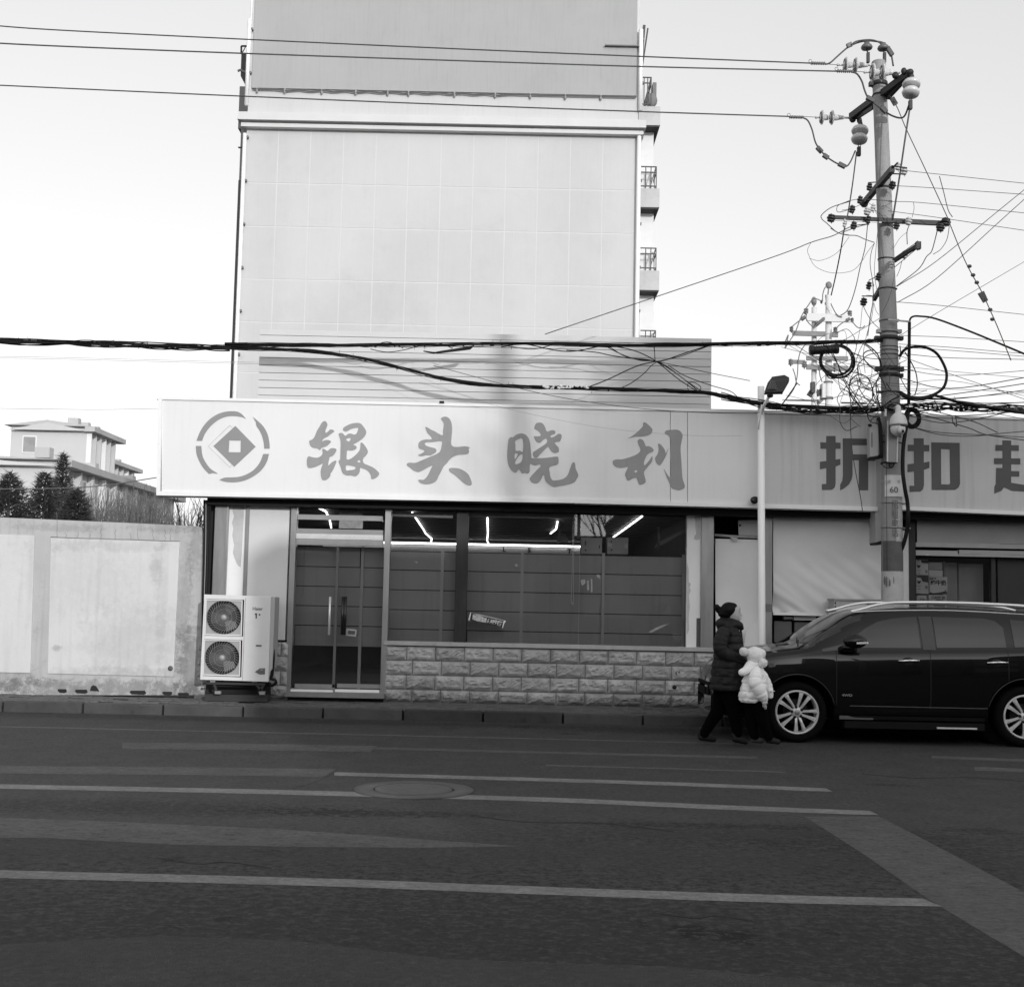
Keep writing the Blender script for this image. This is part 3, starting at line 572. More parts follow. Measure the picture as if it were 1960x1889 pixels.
# tile base: each split-face tile its own piece
tl = [M('split_tile_%s' % 'abc'[k], v, .75, .3, 7, 1.0, 22, dirt=.25, stretch=(1, 1, 1)) for k, v in enumerate((.34, .38, .42))]
BY = 17.94
for m_ in tl: stains_and_shade(m_, [(0, .2, 60, .07, .45), (-1.0, .33, .5, .12, .25), (1.6, .3, .7, .14, .25), (0.3, .6, .3, .2, .12)], 2, 9.0, 2.5)
part('base_core', MB().box(P(735, 1290, BY).x, BY + .035, .1, P(1371, 1290, BY).x, BY + .2, P(1050, 1240.5, BY).z), M('tile_joint', .12, .95), sh)
part('base_core', MB().box(P(372, 1290, BY).x, BY + .035, .1, P(551, 1290, BY).x, BY + .2, P(460, 1227, BY).z), M('tile_joint', .05), sh)
def tile_mesh(seed, wd, ht):
    """split-face tile: bevelled border, wrinkled raised face with diagonal ridges"""
    rr = random.Random(seed); nx, nz = max(4, int(wd / .022)), max(3, int(ht / .022)); vs = []; fs = []
    for j in range(nz + 1):
        for i in range(nx + 1):
            x = wd * i / nx; z_ = ht * j / nz; e = min(x, wd - x, z_, ht - z_); b = min(1, e / .035)
            q = (x * 1.0 + z_ * 1.9); rg = abs(mnoise.noise(Vector((x * 7 + seed * 3.1, z_ * 15, seed + q * 9)))) * 1.3
            y = .034 - b * (.014 + .045 * (1 - abs(rg)) * .9)
            vs.append((x, y, z_))
    for j in range(nz):
        for i in range(nx): a = j * (nx + 1) + i; fs.append((a, a + 1, a + nx + 2, a + nx + 1))
    return MB().add(vs, fs, False)
TZ = P(1050, 1242, BY).z
seeds = {}
def tiles(xa, xb, ztop_, zbot, first, off2):
    z_ = ztop_; row = 0
    while z_ > zbot + .03:
        h = min(.2, z_ - zbot); x = xa; wd = first if row % 2 == 0 else off2; k = 0
        while x < xb - .02:
            wd = min(wd, xb - x); rr = random.Random(row * 50 + k)
            mb = tile_mesh(rr.randint(0, 5), wd - .009, h - .009)
            mb2 = MB().add([v + Vector((x + .004, BY, z_ - h + .004)) for v in mb.v], mb.f)
            if wd > .05: part('tile', mb2, tl[rr.randint(0, 2)], sh)
            x += wd; wd = .4025; k += 1
        z_ -= .2005; row += 1
tiles(P(735.5, 1290, BY).x, P(1371, 1290, BY).x, TZ, .17, .305, .39)
tiles(P(373, 1290, BY).x, P(551, 1290, BY).x, P(460, 1227, BY).z, .17, .38, .2)
part('drain_hole', MB().lathe(P(1291, 1315, BY - .02), (0, 1, 0), [(.03, 0), (.03, .05)], 12), M('near_black', .012), sh)
part('drain_hole', MB().lathe(P(1297.5, 1288, BY - .015), (0, 1, 0), [(.034, 0), (.034, .03), (.02, .03)], 12), M('tile_joint', .05), sh)
# ================================================ THE LONG SIGN
SG = 17.5
face = M('sign_face', .73, .6, .03, .8, streak=.04, spec=.3); face2 = M('sign_face_shaded', .56, .6, .05, .8, streak=.16, spec=.3)  # second face is a darker copy: shade over the right end put into colour
trim = M('sign_trim', .78, .5, .05, 3); ink = M('sign_ink', .28, .6, .06, 3, streak=.1); ink2 = M('sign_ink_dark', .085, .6, .08, 3, streak=.15)
sg = thing('shop_sign', 'long pale sign board with a ring logo and four brush characters across the shop front', 'shop sign', P(980, 955, SG))
def seg(pix, t): return [P(u, v, SG) for u, v in pix]
TOPL, BOTL = [(302, 759.5), (1678, 790)], [(299, 948), (1364, 967), (1678, 978)]
def top(u): return 759.5 + (u - 302) * .0225
def bot(u): return 948 + (u - 299) * .0185 if u < 1100 else 962.8 + (u - 1100) * .0262
us = [309, 1283, 1316, 1455, 1678]
for a, b in zip(us[:-1], us[1:]):
    n = 8; tp = [(a + .5 + (b - a - 1) * i / n, top(a + (b - a) * i / n) + 5) for i in range(n + 1)]; bt = [(a + .5 + (b - a - 1) * i / n, bot(a + (b - a) * i / n) - 7) for i in range(n + 1)]
    part('face_panel', MB().pprism(tp + bt[::-1], SG + .012, .05), face if b < 1500 else face2, sg)
n = 24; ux = [299 + (1680 - 299) * i / n for i in range(n + 1)]
part('bottom_rail', MB().pprism([(u, bot(u) - 8) for u in ux] + [(u, bot(u)) for u in ux[::-1]], SG - .01, .26), trim, sg)
part('top_rail', MB().pprism([(u, top(u) - .5) for u in ux] + [(u, top(u) + 5) for u in ux[::-1]], SG - .01, .26), trim, sg)
part('end_rail', MB().pprism([(302.5, 760), (310, 760.2), (306.5, 940), (299, 940)], SG - .012, .26), trim, sg)
part('box_back', MB().pprism([(304, 765)] + [(1679, top(1679) + 3), (1679, bot(1679) - 6), (1100, bot(1100) - 6), (302, 944)], SG + .07, .17), M('sign_back', .2), sg)
part('box_underside', MB().pprism([(301, 946), (1100, 961), (1100, 963.5), (301, 948.8)], SG + .01, .24), M('sign_back', .2), sg)
part('seam_glint', MB().fbox(1505, 766, 1565, 768, SG - .02, .01).fbox(1610, 770, 1660, 773, SG - .02, .01), M('sign_back', .2), sg, kind='stuff')
part('clamp', MB().fbox(841, 767.5, 850, 771.5, SG - .03, .03), M('near_black', .012), sg)
def glyph(outs, tf, mat, closed_sm=True, root=None, Y=None):
    """outs: list of (outline, [holes])"""
    mb = MB(); Y = Y or SG + .006
    for o_, hs in outs:
        o2 = [tuple(tf(*p)) for p in o_]; h2 = [[tuple(tf(*p)) for p in h] for h in hs]
        if closed_sm: o2 = [tuple(p) for p in cr(o2, 3, True)]; h2 = [[tuple(p) for p in cr(h, 3, True)] for h in h2]
        mb.pprism(o2, Y, .006, h2)
    return part('character', mb, mat, root or sg)
s_ = .18367
glyph([([(540,240),(580,270),(598,330),(570,400),(552,455),(560,495),(610,470),(650,430),(700,425),(748,460),(710,495),(650,540),(600,580),(530,615),(495,650),(485,695),(520,665),(600,652),(675,680),(640,735),(580,785),(520,810),(470,825),(430,872),(370,835),(290,825),(235,790),(210,740),(203,670),(260,645),(300,605),(330,550),(370,450),(420,370),(480,270)], []),
 ([(485,850),(530,850),(600,890),(650,845),(720,828),(790,850),(785,900),(740,970),(700,1005),(645,1030),(635,1075),(618,1140),(620,1205),(680,1150),(750,1105),(795,1110),(770,1190),(730,1280),(690,1350),(665,1380),(655,1440),(600,1505),(540,1530),(480,1515),(455,1430),(450,1330),(470,1240),(495,1165),(420,1200),(330,1240),(220,1262),(165,1240),(148,1150),(152,1060),(190,1005),(260,1025),(370,1038),(450,1005),(490,950),(490,900)], []),
 ([(840,525),(880,500),(930,505),(985,560),(1040,525),(1100,512),(1180,535),(1225,520),(1250,470),(1268,390),(1180,395),(1100,420),(1040,455),(985,468),(940,440),(945,390),(1000,350),(1080,310),(1180,285),(1300,285),(1370,345),(1440,460),(1420,550),(1360,625),(1260,695),(1160,755),(1210,775),(1235,820),(1200,860),(1120,885),(1030,880),(1018,960),(1018,1070),(1080,1070),(1150,1030),(1240,950),(1300,870),(1315,780),(1320,715),(1360,715),(1420,785),(1470,870),(1475,930),(1430,1000),(1380,1050),(1370,1110),(1400,1165),(1480,1200),(1600,1255),(1690,1330),(1725,1385),(1690,1450),(1620,1495),(1555,1500),(1545,1430),(1510,1360),(1440,1300),(1370,1270),(1310,1260),(1300,1340),(1260,1410),(1200,1445),(1100,1422),(1020,1425),(940,1385),(905,1320),(885,1240),(845,1150),(845,1100),(872,1070),(880,900),(883,700),(870,620)],
  [[(1005,645),(1035,617),(1102,612),(1085,670),(1050,683)], [(1005,1207),(1100,1212),(1195,1235),(1208,1270),(1170,1298),(1080,1310),(1007,1310)], [(1250,1110),(1290,1092),(1318,1120),(1300,1143),(1265,1135)]])], zt(1200, 1640, s_), ink)
glyph([([(890,195),(930,155),(990,145),(1050,165),(1095,215),(1125,300),(1135,400),(1130,520),(1120,620),(1115,740),(1160,795),(1250,803),(1350,795),(1430,790),(1520,815),(1495,850),(1505,900),(1480,950),(1400,968),(1280,975),(1200,1000),(1120,1045),(1060,1105),(1020,1160),(950,1230),(900,1330),(840,1440),(790,1540),(700,1595),(600,1615),(520,1612),(440,1585),(395,1525),(460,1515),(520,1515),(600,1430),(660,1310),(705,1215),(620,1245),(520,1300),(430,1345),(370,1345),(290,1315),(215,1250),(150,1205),(160,1160),(220,1145),(330,1150),(450,1105),(600,1040),(665,1012),(750,980),(850,925),(885,870),(905,780),(915,690),(850,678),(760,690),(640,700),(570,705),(540,735),(570,775),(650,805),(740,825),(790,860),(780,920),(720,960),(660,985),(560,985),(460,1005),(390,985),(440,960),(530,905),(510,870),(420,838),(400,780),(410,710),(470,665),(560,640),(690,635),(665,570),(600,500),(570,440),(552,370),(610,385),(680,430),(760,465),(850,520),(930,548),(935,450),(952,330),(940,265)], []),
 ([(1065,1300),(1085,1265),(1180,1260),(1290,1275),(1390,1320),(1480,1390),(1530,1480),(1565,1590),(1550,1635),(1500,1642),(1420,1610),(1320,1530),(1200,1420),(1100,1355)], [])], zt(1600, 1640, s_), ink)
glyph([([(190,520),(235,480),(280,485),(350,430),(460,400),(560,430),(625,510),(655,610),(670,740),(685,880),(692,935),(800,940),(960,935),(1100,920),(1250,905),(1275,960),(1275,1040),(1240,1085),(1150,1105),(1090,1130),(1070,1180),(1085,1250),(1095,1330),(1145,1420),(1250,1418),(1360,1395),(1440,1345),(1490,1270),(1520,1180),(1560,1070),(1600,1025),(1635,1060),(1650,1170),(1705,1305),(1670,1390),(1610,1470),(1450,1520),(1300,1545),(1180,1565),(1090,1525),(1010,1460),(975,1390),(960,1310),(930,1320),(895,1400),(840,1470),(770,1490),(690,1460),(645,1400),(670,1340),(760,1240),(850,1150),(885,1110),(860,1075),(780,1095),(710,1085),(660,1060),(648,1160),(645,1230),(610,1272),(550,1260),(480,1270),(450,1225),(400,1185),(370,1235),(320,1250),(250,1200),(195,1120),(165,1000),(155,880),(165,700),(175,600)],
  [[(330,570),(400,525),(470,505),(500,560),(505,680),(490,805),(430,775),(345,775),(335,650)], [(325,838),(385,845),(370,900),(322,960)], [(480,845),(490,930),(465,1010),(420,1050),(340,1070),(335,1010),(400,905)]]),
 ([(760,230),(790,180),(870,165),(930,185),(980,260),(1005,335),(1040,360),(1110,335),(1180,335),(1205,370),(1190,415),(1130,435),(1098,465),(1120,490),(1190,465),(1280,408),(1345,450),(1310,570),(1250,585),(1190,605),(1240,670),(1275,710),(1285,780),(1260,815),(1190,828),(1130,800),(1080,730),(1045,695),(990,740),(900,830),(820,920),(780,932),(740,922),(715,870),(720,810),(780,770),(900,690),(1000,620),(1025,570),(1010,515),(950,535),(900,585),(850,605),(790,580),(755,520),(740,465),(820,465),(885,450),(870,390),(820,340),(750,295)], [])], zt(2000, 1660, s_), ink)
glyph([([(455,505),(540,455),(650,365),(740,280),(775,220),(775,175),(820,160),(900,220),(960,285),(980,330),(955,400),(900,435),(800,460),(700,468),(600,472)], []),
 ([(655,560),(690,525),(750,530),(800,590),(835,675),(900,680),(960,705),(1005,765),(980,800),(920,825),(860,870),(820,950),(795,1030),(805,1092),(850,1060),(920,970),(975,895),(970,1010),(900,1100),(820,1200),(795,1250),(800,1310),(835,1440),(790,1495),(720,1515),(680,1500),(655,1430),(630,1370),(560,1375),(490,1415),(430,1420),(405,1360),(380,1290),(420,1195),(445,1130),(380,1140),(280,1150),(190,1130),(125,1070),(120,1000),(190,965),(300,965),(430,935),(560,890),(660,840),(715,775),(695,690),(665,620)], [[(585,1225),(620,1195),(650,1215),(640,1245),(600,1250)]]),
 ([(1100,630),(1150,635),(1210,700),(1255,775),(1270,835),(1330,715),(1272,890),(1230,970),(1190,1040),(1140,1095),(1090,1070),(1050,1010),(1040,930),(1080,870),(1110,780),(1110,700)], []),
 ([(1250,370),(1290,335),(1380,325),(1500,318),(1580,350),(1635,430),(1625,520),(1600,650),(1592,760),(1605,950),(1620,1180),(1635,1380),(1685,1540),(1660,1600),(1560,1635),(1470,1615),(1390,1580),(1330,1440),(1280,1330),(1225,1165),(1300,1290),(1365,1350),(1372,1150),(1380,900),(1378,650),(1365,510),(1320,435),(1260,410)], [])], zt(2430, 1660, s_), ink)
tf = zt(760, 1620, s_)
def lg(pts, holes=(), sm=True):
    o2 = [tuple(tf(*p)) for p in pts]
    part('logo_piece', MB().pprism(o2, SG + .006, .006, [[tuple(tf(*p)) for p in h] for h in holes]), M('logo_ink', .25, .6, .05), sg)
def arcp(pts_o, pts_i): return [tuple(p) for p in cr(pts_o, 4)] + [tuple(p) for p in cr(pts_i, 4)]
lg(arcp([(140,780),(200,620),(300,450),(430,310),(600,200),(780,145),(930,135),(1040,150),(1130,200),(1220,300)], [(1215,300),(1110,260),(930,240),(770,260),(600,335),(450,460),(340,600),(290,700),(262,780)]))
lg(arcp([(1365,255),(1480,350),(1600,470),(1690,640),(1730,830),(1735,950)], [(1615,950),(1605,830),(1570,680),(1510,550),(1450,460),(1435,380)]))
lg(arcp([(1720,1065),(1670,1240),(1560,1410),(1400,1540),(1200,1640),(1000,1680),(850,1680),(720,1660),(640,1625)], [(650,1620),(760,1580),(900,1575),(1080,1560),(1250,1500),(1400,1400),(1520,1250),(1595,1065)]))
lg(arcp([(125,890),(140,1060),(200,1220),(290,1370),(410,1500)], [(500,1480),(600,1490),(450,1390),(340,1250),(270,1100),(245,890)]))
lg([(988,455),(1430,908),(965,1345),(510,893)], [[(855,770),(1105,775),(1100,1030),(840,1025)]])
part('logo_outline', MB().pprism([tf(*p) for p in [(930,492),(860,441),(392,895),(868,1360),(915,1308),(910,1303),(868,1350),(402,895),(860,451),(922,497)]], SG + .007, .004), M('logo_thin', .45), sg)
# right-hand shop's sign, further along
sg2 = thing('shop_sign', 'duller sign board with bold block characters over the right-hand shop', 'shop sign', P(1830, 984, SG + .1))
S2 = SG + .06; top2 = lambda u: 791 + (u - 1680) * .034; bot2 = lambda u: 973 + (u - 1680) * .042
part('face_panel', MB().pprism([(1690, top2(1690) + 3), (2150, top2(2150) + 3), (2150, bot2(2150) - 5), (1690, bot2(1690) - 5)], S2 + .012, .05), face2, sg2)
part('bottom_rail', MB().pprism([(1690, bot2(1690) - 6), (2150, bot2(2150) - 6), (2150, bot2(2150) + 1), (1690, bot2(1690) + 1)], S2 - .01, .25), trim, sg2)
part('top_rail', MB().pprism([(1680, top2(1680) - 1), (2150, top2(2150) - 1), (2150, top2(2150) + 3), (1680, top2(1680) + 3)], S2 - .01, .25), trim, sg2)
part('end_board', MB().pprism([(1680, 800), (1690, 800), (1690, 1038), (1676, 1038), (1676, 980)], SG + .02, .3), M('end_board_grey', .42, .8, .06), sg2)
part('end_board_foot', MB().pprism([(1676, 1038), (1690, 1034), (1690, 1042), (1677, 1042)], SG + .01, .3), M('near_black', .012), sg2)
glyph([([(285,275),(515,275),(520,440),(645,445),(645,600),(520,600),(520,870),(640,850),(640,1000),(520,1045),(520,1480),(500,1570),(430,1630),(175,1635),(170,1490),(285,1480),(285,1085),(125,1115),(125,925),(285,905),(285,600),(140,595),(135,435),(280,440)], []),
       ([(700,335),(1520,350),(1520,510),(940,505),(945,735),(1515,745),(1515,900),(1340,895),(1340,1640),(1105,1640),(1105,885),(945,885),(945,1260),(920,1380),(850,1500),(740,1590),(635,1645),(635,1500),(690,1400),(705,1260)], [])], zt(3260, 1700, .15882), ink2, False)
def_tf = zt(3600, 1700, .20408)
glyph([([(272,258),(465,262),(468,390),(575,392),(575,515),(468,515),(468,735),(578,715),(578,840),(470,880),(472,1180),(450,1260),(400,1305),(190,1310),(188,1190),(280,1190),(275,905),(148,925),(148,768),(275,755),(272,512),(152,510),(152,385),(272,390)], []),
       ([(615,340),(1170,350),(1178,1150),(1150,1220),(1085,1270),(625,1270)], [[(805,470),(975,475),(985,1140),(960,1165),(810,1160)]])], def_tf, ink2, False, sg2, S2 + .006)
glyph([([(1875,390),(2010,392),(2010,300),(2180,302),(2180,394),(2330,396),(2330,505),(2180,503),(2180,652),(2360,655),(2360,770),(2180,768),(2180,900),(2340,905),(2340,1010),(2180,1010),(2180,1130),(2600,1200),(2600,1310),(2200,1290),(2040,1220),(1990,1290),(1850,1345),(1850,1220),(1880,1150),(1885,840),(2010,842),(2010,765),(1845,765),(1845,650),(2010,652),(2010,505),(1875,505)], [])], def_tf, ink2, False, sg2, S2 + .006)
bt = thing('horn_lamp', 'small round black fitting on the lower edge of the sign beside the lamp post', 'lamp', P(1443, 965, SG - .1))
part('body', MB().lathe(P(1444, 957.5, SG - .08), (0, 1, 0), [(.03, -.06), (.05, -.05), (.052, 0), (.03, .07)], 16), black, bt); part('hood', MB().lathe(P(1442.5, 957, SG - .15), (0, 1, 0), [(.044, 0), (.044, .01), (.03, .012)], 16), M('black_handle', .015), bt)
# ================================================ RIGHT-HAND UNITS
ru = thing('corner_unit', 'narrow shop bay with a hanging tarpaulin and door curtain between stainless posts', 'shop building', P(1500, 1330, 18))
def rpart(name, u0, v0, u1, v1, Y, t, mat, root=None, **k): return part(name, MB().fbox(u0, v0, u1, v1, Y, t), mat, root or ru, **k)
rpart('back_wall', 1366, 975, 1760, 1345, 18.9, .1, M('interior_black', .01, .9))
rpart('post', 1463.5, 980, 1478, 1335, 17.96, .15, steel_d, bevel=.004)
rpart('post_band', 1463, 1156, 1478.5, 1171, 17.955, .01, M('tape_grey', .15))
rpart('post', 1740.5, 985, 1753, 1335, 17.96, .25, M('pillar_dark', .05)); rpart('white_column', 1727, 1015, 1740.5, 1340, 17.97, .2, M('column_pale', .62, .7, .05))
rpart('lower_wall', 1600, 1170, 1741, 1340, 18.03, .3, M('tile_joint', .05)); rpart('header', 1366, 975, 1760, 986, 17.98, .2, M('header_black', .008))
rpart('header_edge', 1478, 983.5, 1640, 985, 17.975, .01, M('alu_rail', .26))
rpart('lower_wall', 1366, 1236, 1464, 1345, 18.05, .3, M('tile_joint', .05))
wb = thing('white_board', 'white board with a dark dot set in the dark gap above the door curtain', 'board', P(1440, 1025, 18.2)); part('panel', MB().pprism([(1413, 995.5), (1462, 995), (1462, 1026), (1414, 1024)], 18.2, .02), whitep, wb)
part('spot', MB().lathe(P(1416.5, 1005.5, 18.195), (0, 1, 0), [(.016, 0), (.016, .01)], 10), M('letter_dark', .03), wb)
dc = thing('door_curtain', 'pale door curtain hanging behind the lamp post, its roller bar at the top', 'curtain', P(1415, 1237, 18.1))
cl = M('curtain_cloth', .78, .85, .06, 1.5, .3, 9); tp_ = M('tarpaulin', .7, .8, .07, .9, .35, 6)
def cloth(pix_top, pix_bot, Y, amp, nx=30, nz=24, seed=0, diag=0.0):
    rr = Vector((seed * 7.7, 0, 0)); vs = []; fs = []
    for j in range(nz + 1):
        for i in range(nx + 1):
            a, b = i / nx, j / nz
            u = (pix_top[0][0] * (1 - a) + pix_top[1][0] * a) * (1 - b) + (pix_bot[0][0] * (1 - a) + pix_bot[1][0] * a) * b
            v = (pix_top[0][1] * (1 - a) + pix_top[1][1] * a) * (1 - b) + (pix_bot[0][1] * (1 - a) + pix_bot[1][1] * a) * b
            p = P(u, v, Y); p.y += amp * mnoise.noise(Vector((p.x * 1.3, p.z * 1.3, seed))) + diag * max(0, b - .35) * mnoise.noise(Vector((p.x * 5.5 + p.z * 7.5, (p.x * .8 - p.z * .8), seed + 4))); vs.append(p)
    for j in range(nz):
        for i in range(nx): q = j * (nx + 1) + i; fs.append((q, q + nx + 1, q + nx + 2, q + 1))
    return MB().add(vs, fs, True)
part('cloth', cloth([(1369.5, 1031), (1463, 1033)], [(1369.5, 1236), (1463, 1238)], 18.12, .05, seed=2), cl, dc)
part('roller', MB().tube([P(1368, 1024, 18.1), P(1413, 1027, 18.1), P(1462, 1029, 18.1)], .018, 8), M('roller_steel', .4, .4), dc)
part('torn_edge', MB().pprism([(1396, 1027), (1412, 1029), (1411, 1036), (1405, 1035)], 18.06, .01), M('blind_white', .5), dc)
part('pale_patch', MB().pprism([(1424, 1237), (1428, 1208), (1440, 1196), (1463, 1186), (1463, 1237)], 18.04, .005), M('curtain_patch', .8, .8, .05), dc)
tpn = thing('tarpaulin', 'large creased tarpaulin hanging over the shop window between the lamp post and the utility pole', 'tarpaulin', P(1583, 1178, 18))
part('sheet', cloth([(1479.5, 986), (1688, 990)], [(1479.5, 1172), (1688, 1178)], 18.02, .04, 60, 50, 5, .11), tp_, tpn)
part('hem_bar', MB().fbox(1480, 1173.5, 1690, 1179, 17.99, .03), M('hem_white', .85, .6, .05), tpn)
mk_ = M('cabinet_grey', .12, .6, .15, 3)
rpart('cabinet_front', 1482, 1189, 1515, 1229, 18.15, .2, mk_); rpart('cabinet_front', 1521, 1191, 1558, 1231, 18.15, .2, mk_); rpart('cabinet_front', 1560, 1191, 1600, 1231, 18.15, .2, mk_)
rpart('white_box', 1520, 1179.5, 1562, 1187, 18.1, .1, M('white_board', .7)); rpart('grey_box', 1500, 1180, 1518, 1185, 18.1, .1, M('alu_rail', .26))
a2 = thing('air_conditioner', 'smaller outdoor cooling unit half hidden behind the car and utility pole', 'air conditioner', P(1645, 1240, 17.6))
part('casing', MB().pprism([(1597, 1148), (1690, 1150), (1690, 1300), (1597, 1300)], 17.6, .34, [[(1620, 1160), (1684, 1161), (1684, 1240), (1620, 1240)]]), M('ac_casing_grey', .42, .6, .06, 2, dirt=.3), a2, bevel=.006)
part('fan_guard', MB().fbox(1618, 1158, 1686, 1243, 17.72, .02), M('near_black', .012), a2)
part('top', MB().fbox(1596, 1146.5, 1691, 1149.5, 17.58, .38), M('ac_top', .35), a2)
mb = MB()
for k in range(9): mb.fbox(1598, 1152 + k * 7.5, 1600.2, 1156 + k * 7.5, 17.595, .01)
part('louvre', mb, black, a2)
# the milk shop window
ms = thing('milk_shop', 'right-hand shop bay with closed sunshade, curtains and stacked milk cartons in its window', 'shop building', P(1850, 1330, 18))
def mpart(name, u0, v0, u1, v1, Y, t, mat, root=None, **k): return part(name, MB().fbox(u0, v0, u1, v1, Y, t), mat, root or ms, **k)
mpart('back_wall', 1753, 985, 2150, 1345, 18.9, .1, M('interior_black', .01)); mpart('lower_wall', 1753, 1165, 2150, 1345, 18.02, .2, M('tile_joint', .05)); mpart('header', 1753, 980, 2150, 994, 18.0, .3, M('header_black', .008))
mpart('frame_side', 1898, 1066, 1906, 1170, 18.05, .1, M('frame_dark', .03)); mpart('dark_panel', 1910, 1066, 2150, 1170, 18.1, .1, M('frame_dark', .03))
part('sunshade', cloth([(1755, 993), (1912, 996)], [(1755, 1040), (1912, 1043)], 18.0, .04, 24, 10, 9), M('sunshade_cloth', .3, .8, .1, 2), ms); mpart('sunshade', 1912, 993, 2150, 1043, 18.0, .02, M('sunshade_cloth', .3))
mpart('shade_rail', 1753, 1042, 2150, 1050.5, 17.97, .08, M('rail_grey', .34, .5)); mpart('fascia_panel', 1753, 1053.5, 1833, 1061, 17.98, .08, M('rail_grey', .17)); mpart('fascia_panel', 1836, 1055.5, 2150, 1063, 17.98, .08, M('rail_grey', .17))
mpart('lower_rail', 1753, 1062.5, 2150, 1067, 17.97, .08, M('rail_grey', .17)); part('rail_glint', MB().fbox(1772, 1061, 1778, 1063, 17.95, .02), M('chrome', .75), ms)
cw = M('net_curtain', .4, .85, .1, 6, stretch=(4, 4, .3))
mpart('curtain', 1809, 1077, 1832.5, 1175, 18.35, .03, cw); mpart('curtain', 1835, 1079, 1882, 1175, 18.35, .03, cw); mpart('curtain_edge', 1806, 1075, 1809.5, 1175, 18.34, .04, M('rail_grey', .17))
mpart('pane', 1754, 1068, 1898, 1170, 18.08, .006, wg_)
cm_ = M('milk_carton', .75, .8, .06, 3); cg_ = M('carton_print_grey', .06, .7); 
lab = ['top milk carton of the left stack, heart printed, just under the rail', 'middle milk carton of the left stack, with a heart and dark corner band', 'lowest milk carton of the left stack, just over the car roof',
       'grey carton at the top of the right stack in the milk shop window', 'plain pale carton second from the top of the right stack', 'carton with large black characters in the milk shop window', 'printed carton under the one with large black characters']
bx = [(1753.5, 1071, 1777, 1100), (1754, 1101, 1777, 1136.5), (1754.5, 1139, 1774, 1168), (1778, 1076, 1804, 1090), (1778, 1091, 1804.6, 1103.5), (1779.6, 1104, 1813.4, 1136), (1778, 1138.6, 1812, 1168)]
for k, (u0, v0, u1, v1) in enumerate(bx):
    t_ = thing('milk_carton', lab[k], 'carton', P((u0 + u1) / 2, v1, 18.2), 'milk cartons stacked in the shop window'); Y = 18.15 - .02 * (k == 5)
    part('box', MB().fbox(u0, v0, u1, v1, Y, .15), cm_ if k != 3 else M('milk_carton_grey', .4), t_, bevel=.003)
    if k < 2:
        part('heart', MB().pprism([(u0 + 5, v0 + 17), (u0 + 1.5, v0 + 12.5), (u0 + 3, v0 + 10), (u0 + 5, v0 + 11), (u0 + 7.5, v0 + 10), (u0 + 9, v0 + 12.5)], Y - .003, .003), cg_, t_)
        part('band', MB().pprism([(u0 + .3, v0 + .4), (u1 - .3, v0 + .4), (u1 - .3, v0 + 14), (u0 + 12, v0 + 12), (u0 + 9, v0 + 5), (u0 + .3, v0 + 4)] if k else [(u0 + 9, v0 + .4), (u1 - .3, v0 + .4), (u1 - .3, v0 + 7), (u0 + 11, v0 + 6)], Y - .004, .004), cg_, t_)
        part('fine_print', MB().fbox(u0 + 2, v0 + 20, u0 + 8.5, v0 + 21.5, Y - .003, .003).fbox(u0 + 3, v0 + 25, u0 + 8, v0 + 26.5, Y - .003, .003).fbox(u1 - 6, v0 + 20, u1 - 1.5, v0 + 26, Y - .003, .003), M('fine_print', .3), t_)
    if k == 5:
        text('lettering', '纯牛奶', P(1796, 1116, Y - .004), .075, M('letter_dark', .03), t_, .002, bold=.0022); text('small_lettering', '品鲜牛', P(1786, 1107.5, Y - .004), .032, M('letter_dark', .03), t_, .001, bold=.001)
        part('base_band', MB().pprism([(1779.8, 1133), (1786, 1135.3), (1797, 1134), (1806, 1132), (1813.2, 1133), (1813.2, 1136), (1779.8, 1136)], Y - .004, .004), M('letter_dark', .03), t_)
        part('picture', MB().pprism([(1807, 1132), (1810, 1127.5), (1812.5, 1132)], Y - .004, .004), M('fine_print', .3), t_)
    if k == 6: text('lettering', '风味酸奶', P(1796, 1144.5, Y - .004), .05, M('letter_dark', .03), t_, .001, bold=.001); part('picture', MB().ell(P(1798, 1156, Y), .09, .003, .07), M('fine_print', .3), t_)
    if k == 2: text('lettering', '纯奶', P(1766, 1148, Y - .004), .045, M('fine_print', .3), t_, .001, bold=.001)
# ================================================ PLASTERED YARD WALL
yw = thing('yard_wall', 'plastered yard wall with a large whitewashed panel left of the shop', 'wall', P(100, 1325, 17.94))
WY = 17.94
pw_ = M('wall_plaster', .45, .95, .1, 1.6, .35, 25, streak=.16, dirt=.2); pw2 = M('wall_whitewash', .61, .95, .05, 1.3, .25, 25, streak=.1, dirt=.1)
_w = lambda u, v, ru, rv, am: (P(u, v, 17.94).x, P(u, v, 17.94).z, ru / 136, rv / 136, am)
stains_and_shade(pw_, [_w(200, 1318, 260, 16, .4), _w(365, 1280, 30, 80, .35), _w(350, 1160, 16, 120, .2), _w(120, 1010, 90, 8, .2), _w(320, 1012, 60, 8, .25), _w(375, 1050, 14, 60, .22), _w(-60, 1300, 120, 30, .3)], 2, 9.0, 1.8)  # damp, and shade near the cooling unit, both put into the colour
stains_and_shade(pw2, [_w(310, 1150, 8, 110, .1), _w(150, 1100, 90, 60, .08), _w(260, 1230, 80, 60, .12), _w(300, 1085, 10, 30, .2), _w(110, 1240, 8, 5, .3), _w(240, 1290, 120, 12, .18), _w(200, 1045, 120, 10, .12)], 2, 8.0, 2.4)
part('wall', MB().pprism([(-170, 983), (91, 994), (250, 1001), (378, 1007), (386, 1010), (389.5, 1020), (388, 1330), (-170, 1330)], WY, .26), pw_, yw)
part('whitewashed_panel', MB().pprism([(97, 1028.5), (344, 1036.5), (332, 1295), (91, 1289)], WY - .018, .03), pw2, yw, bevel=.005)
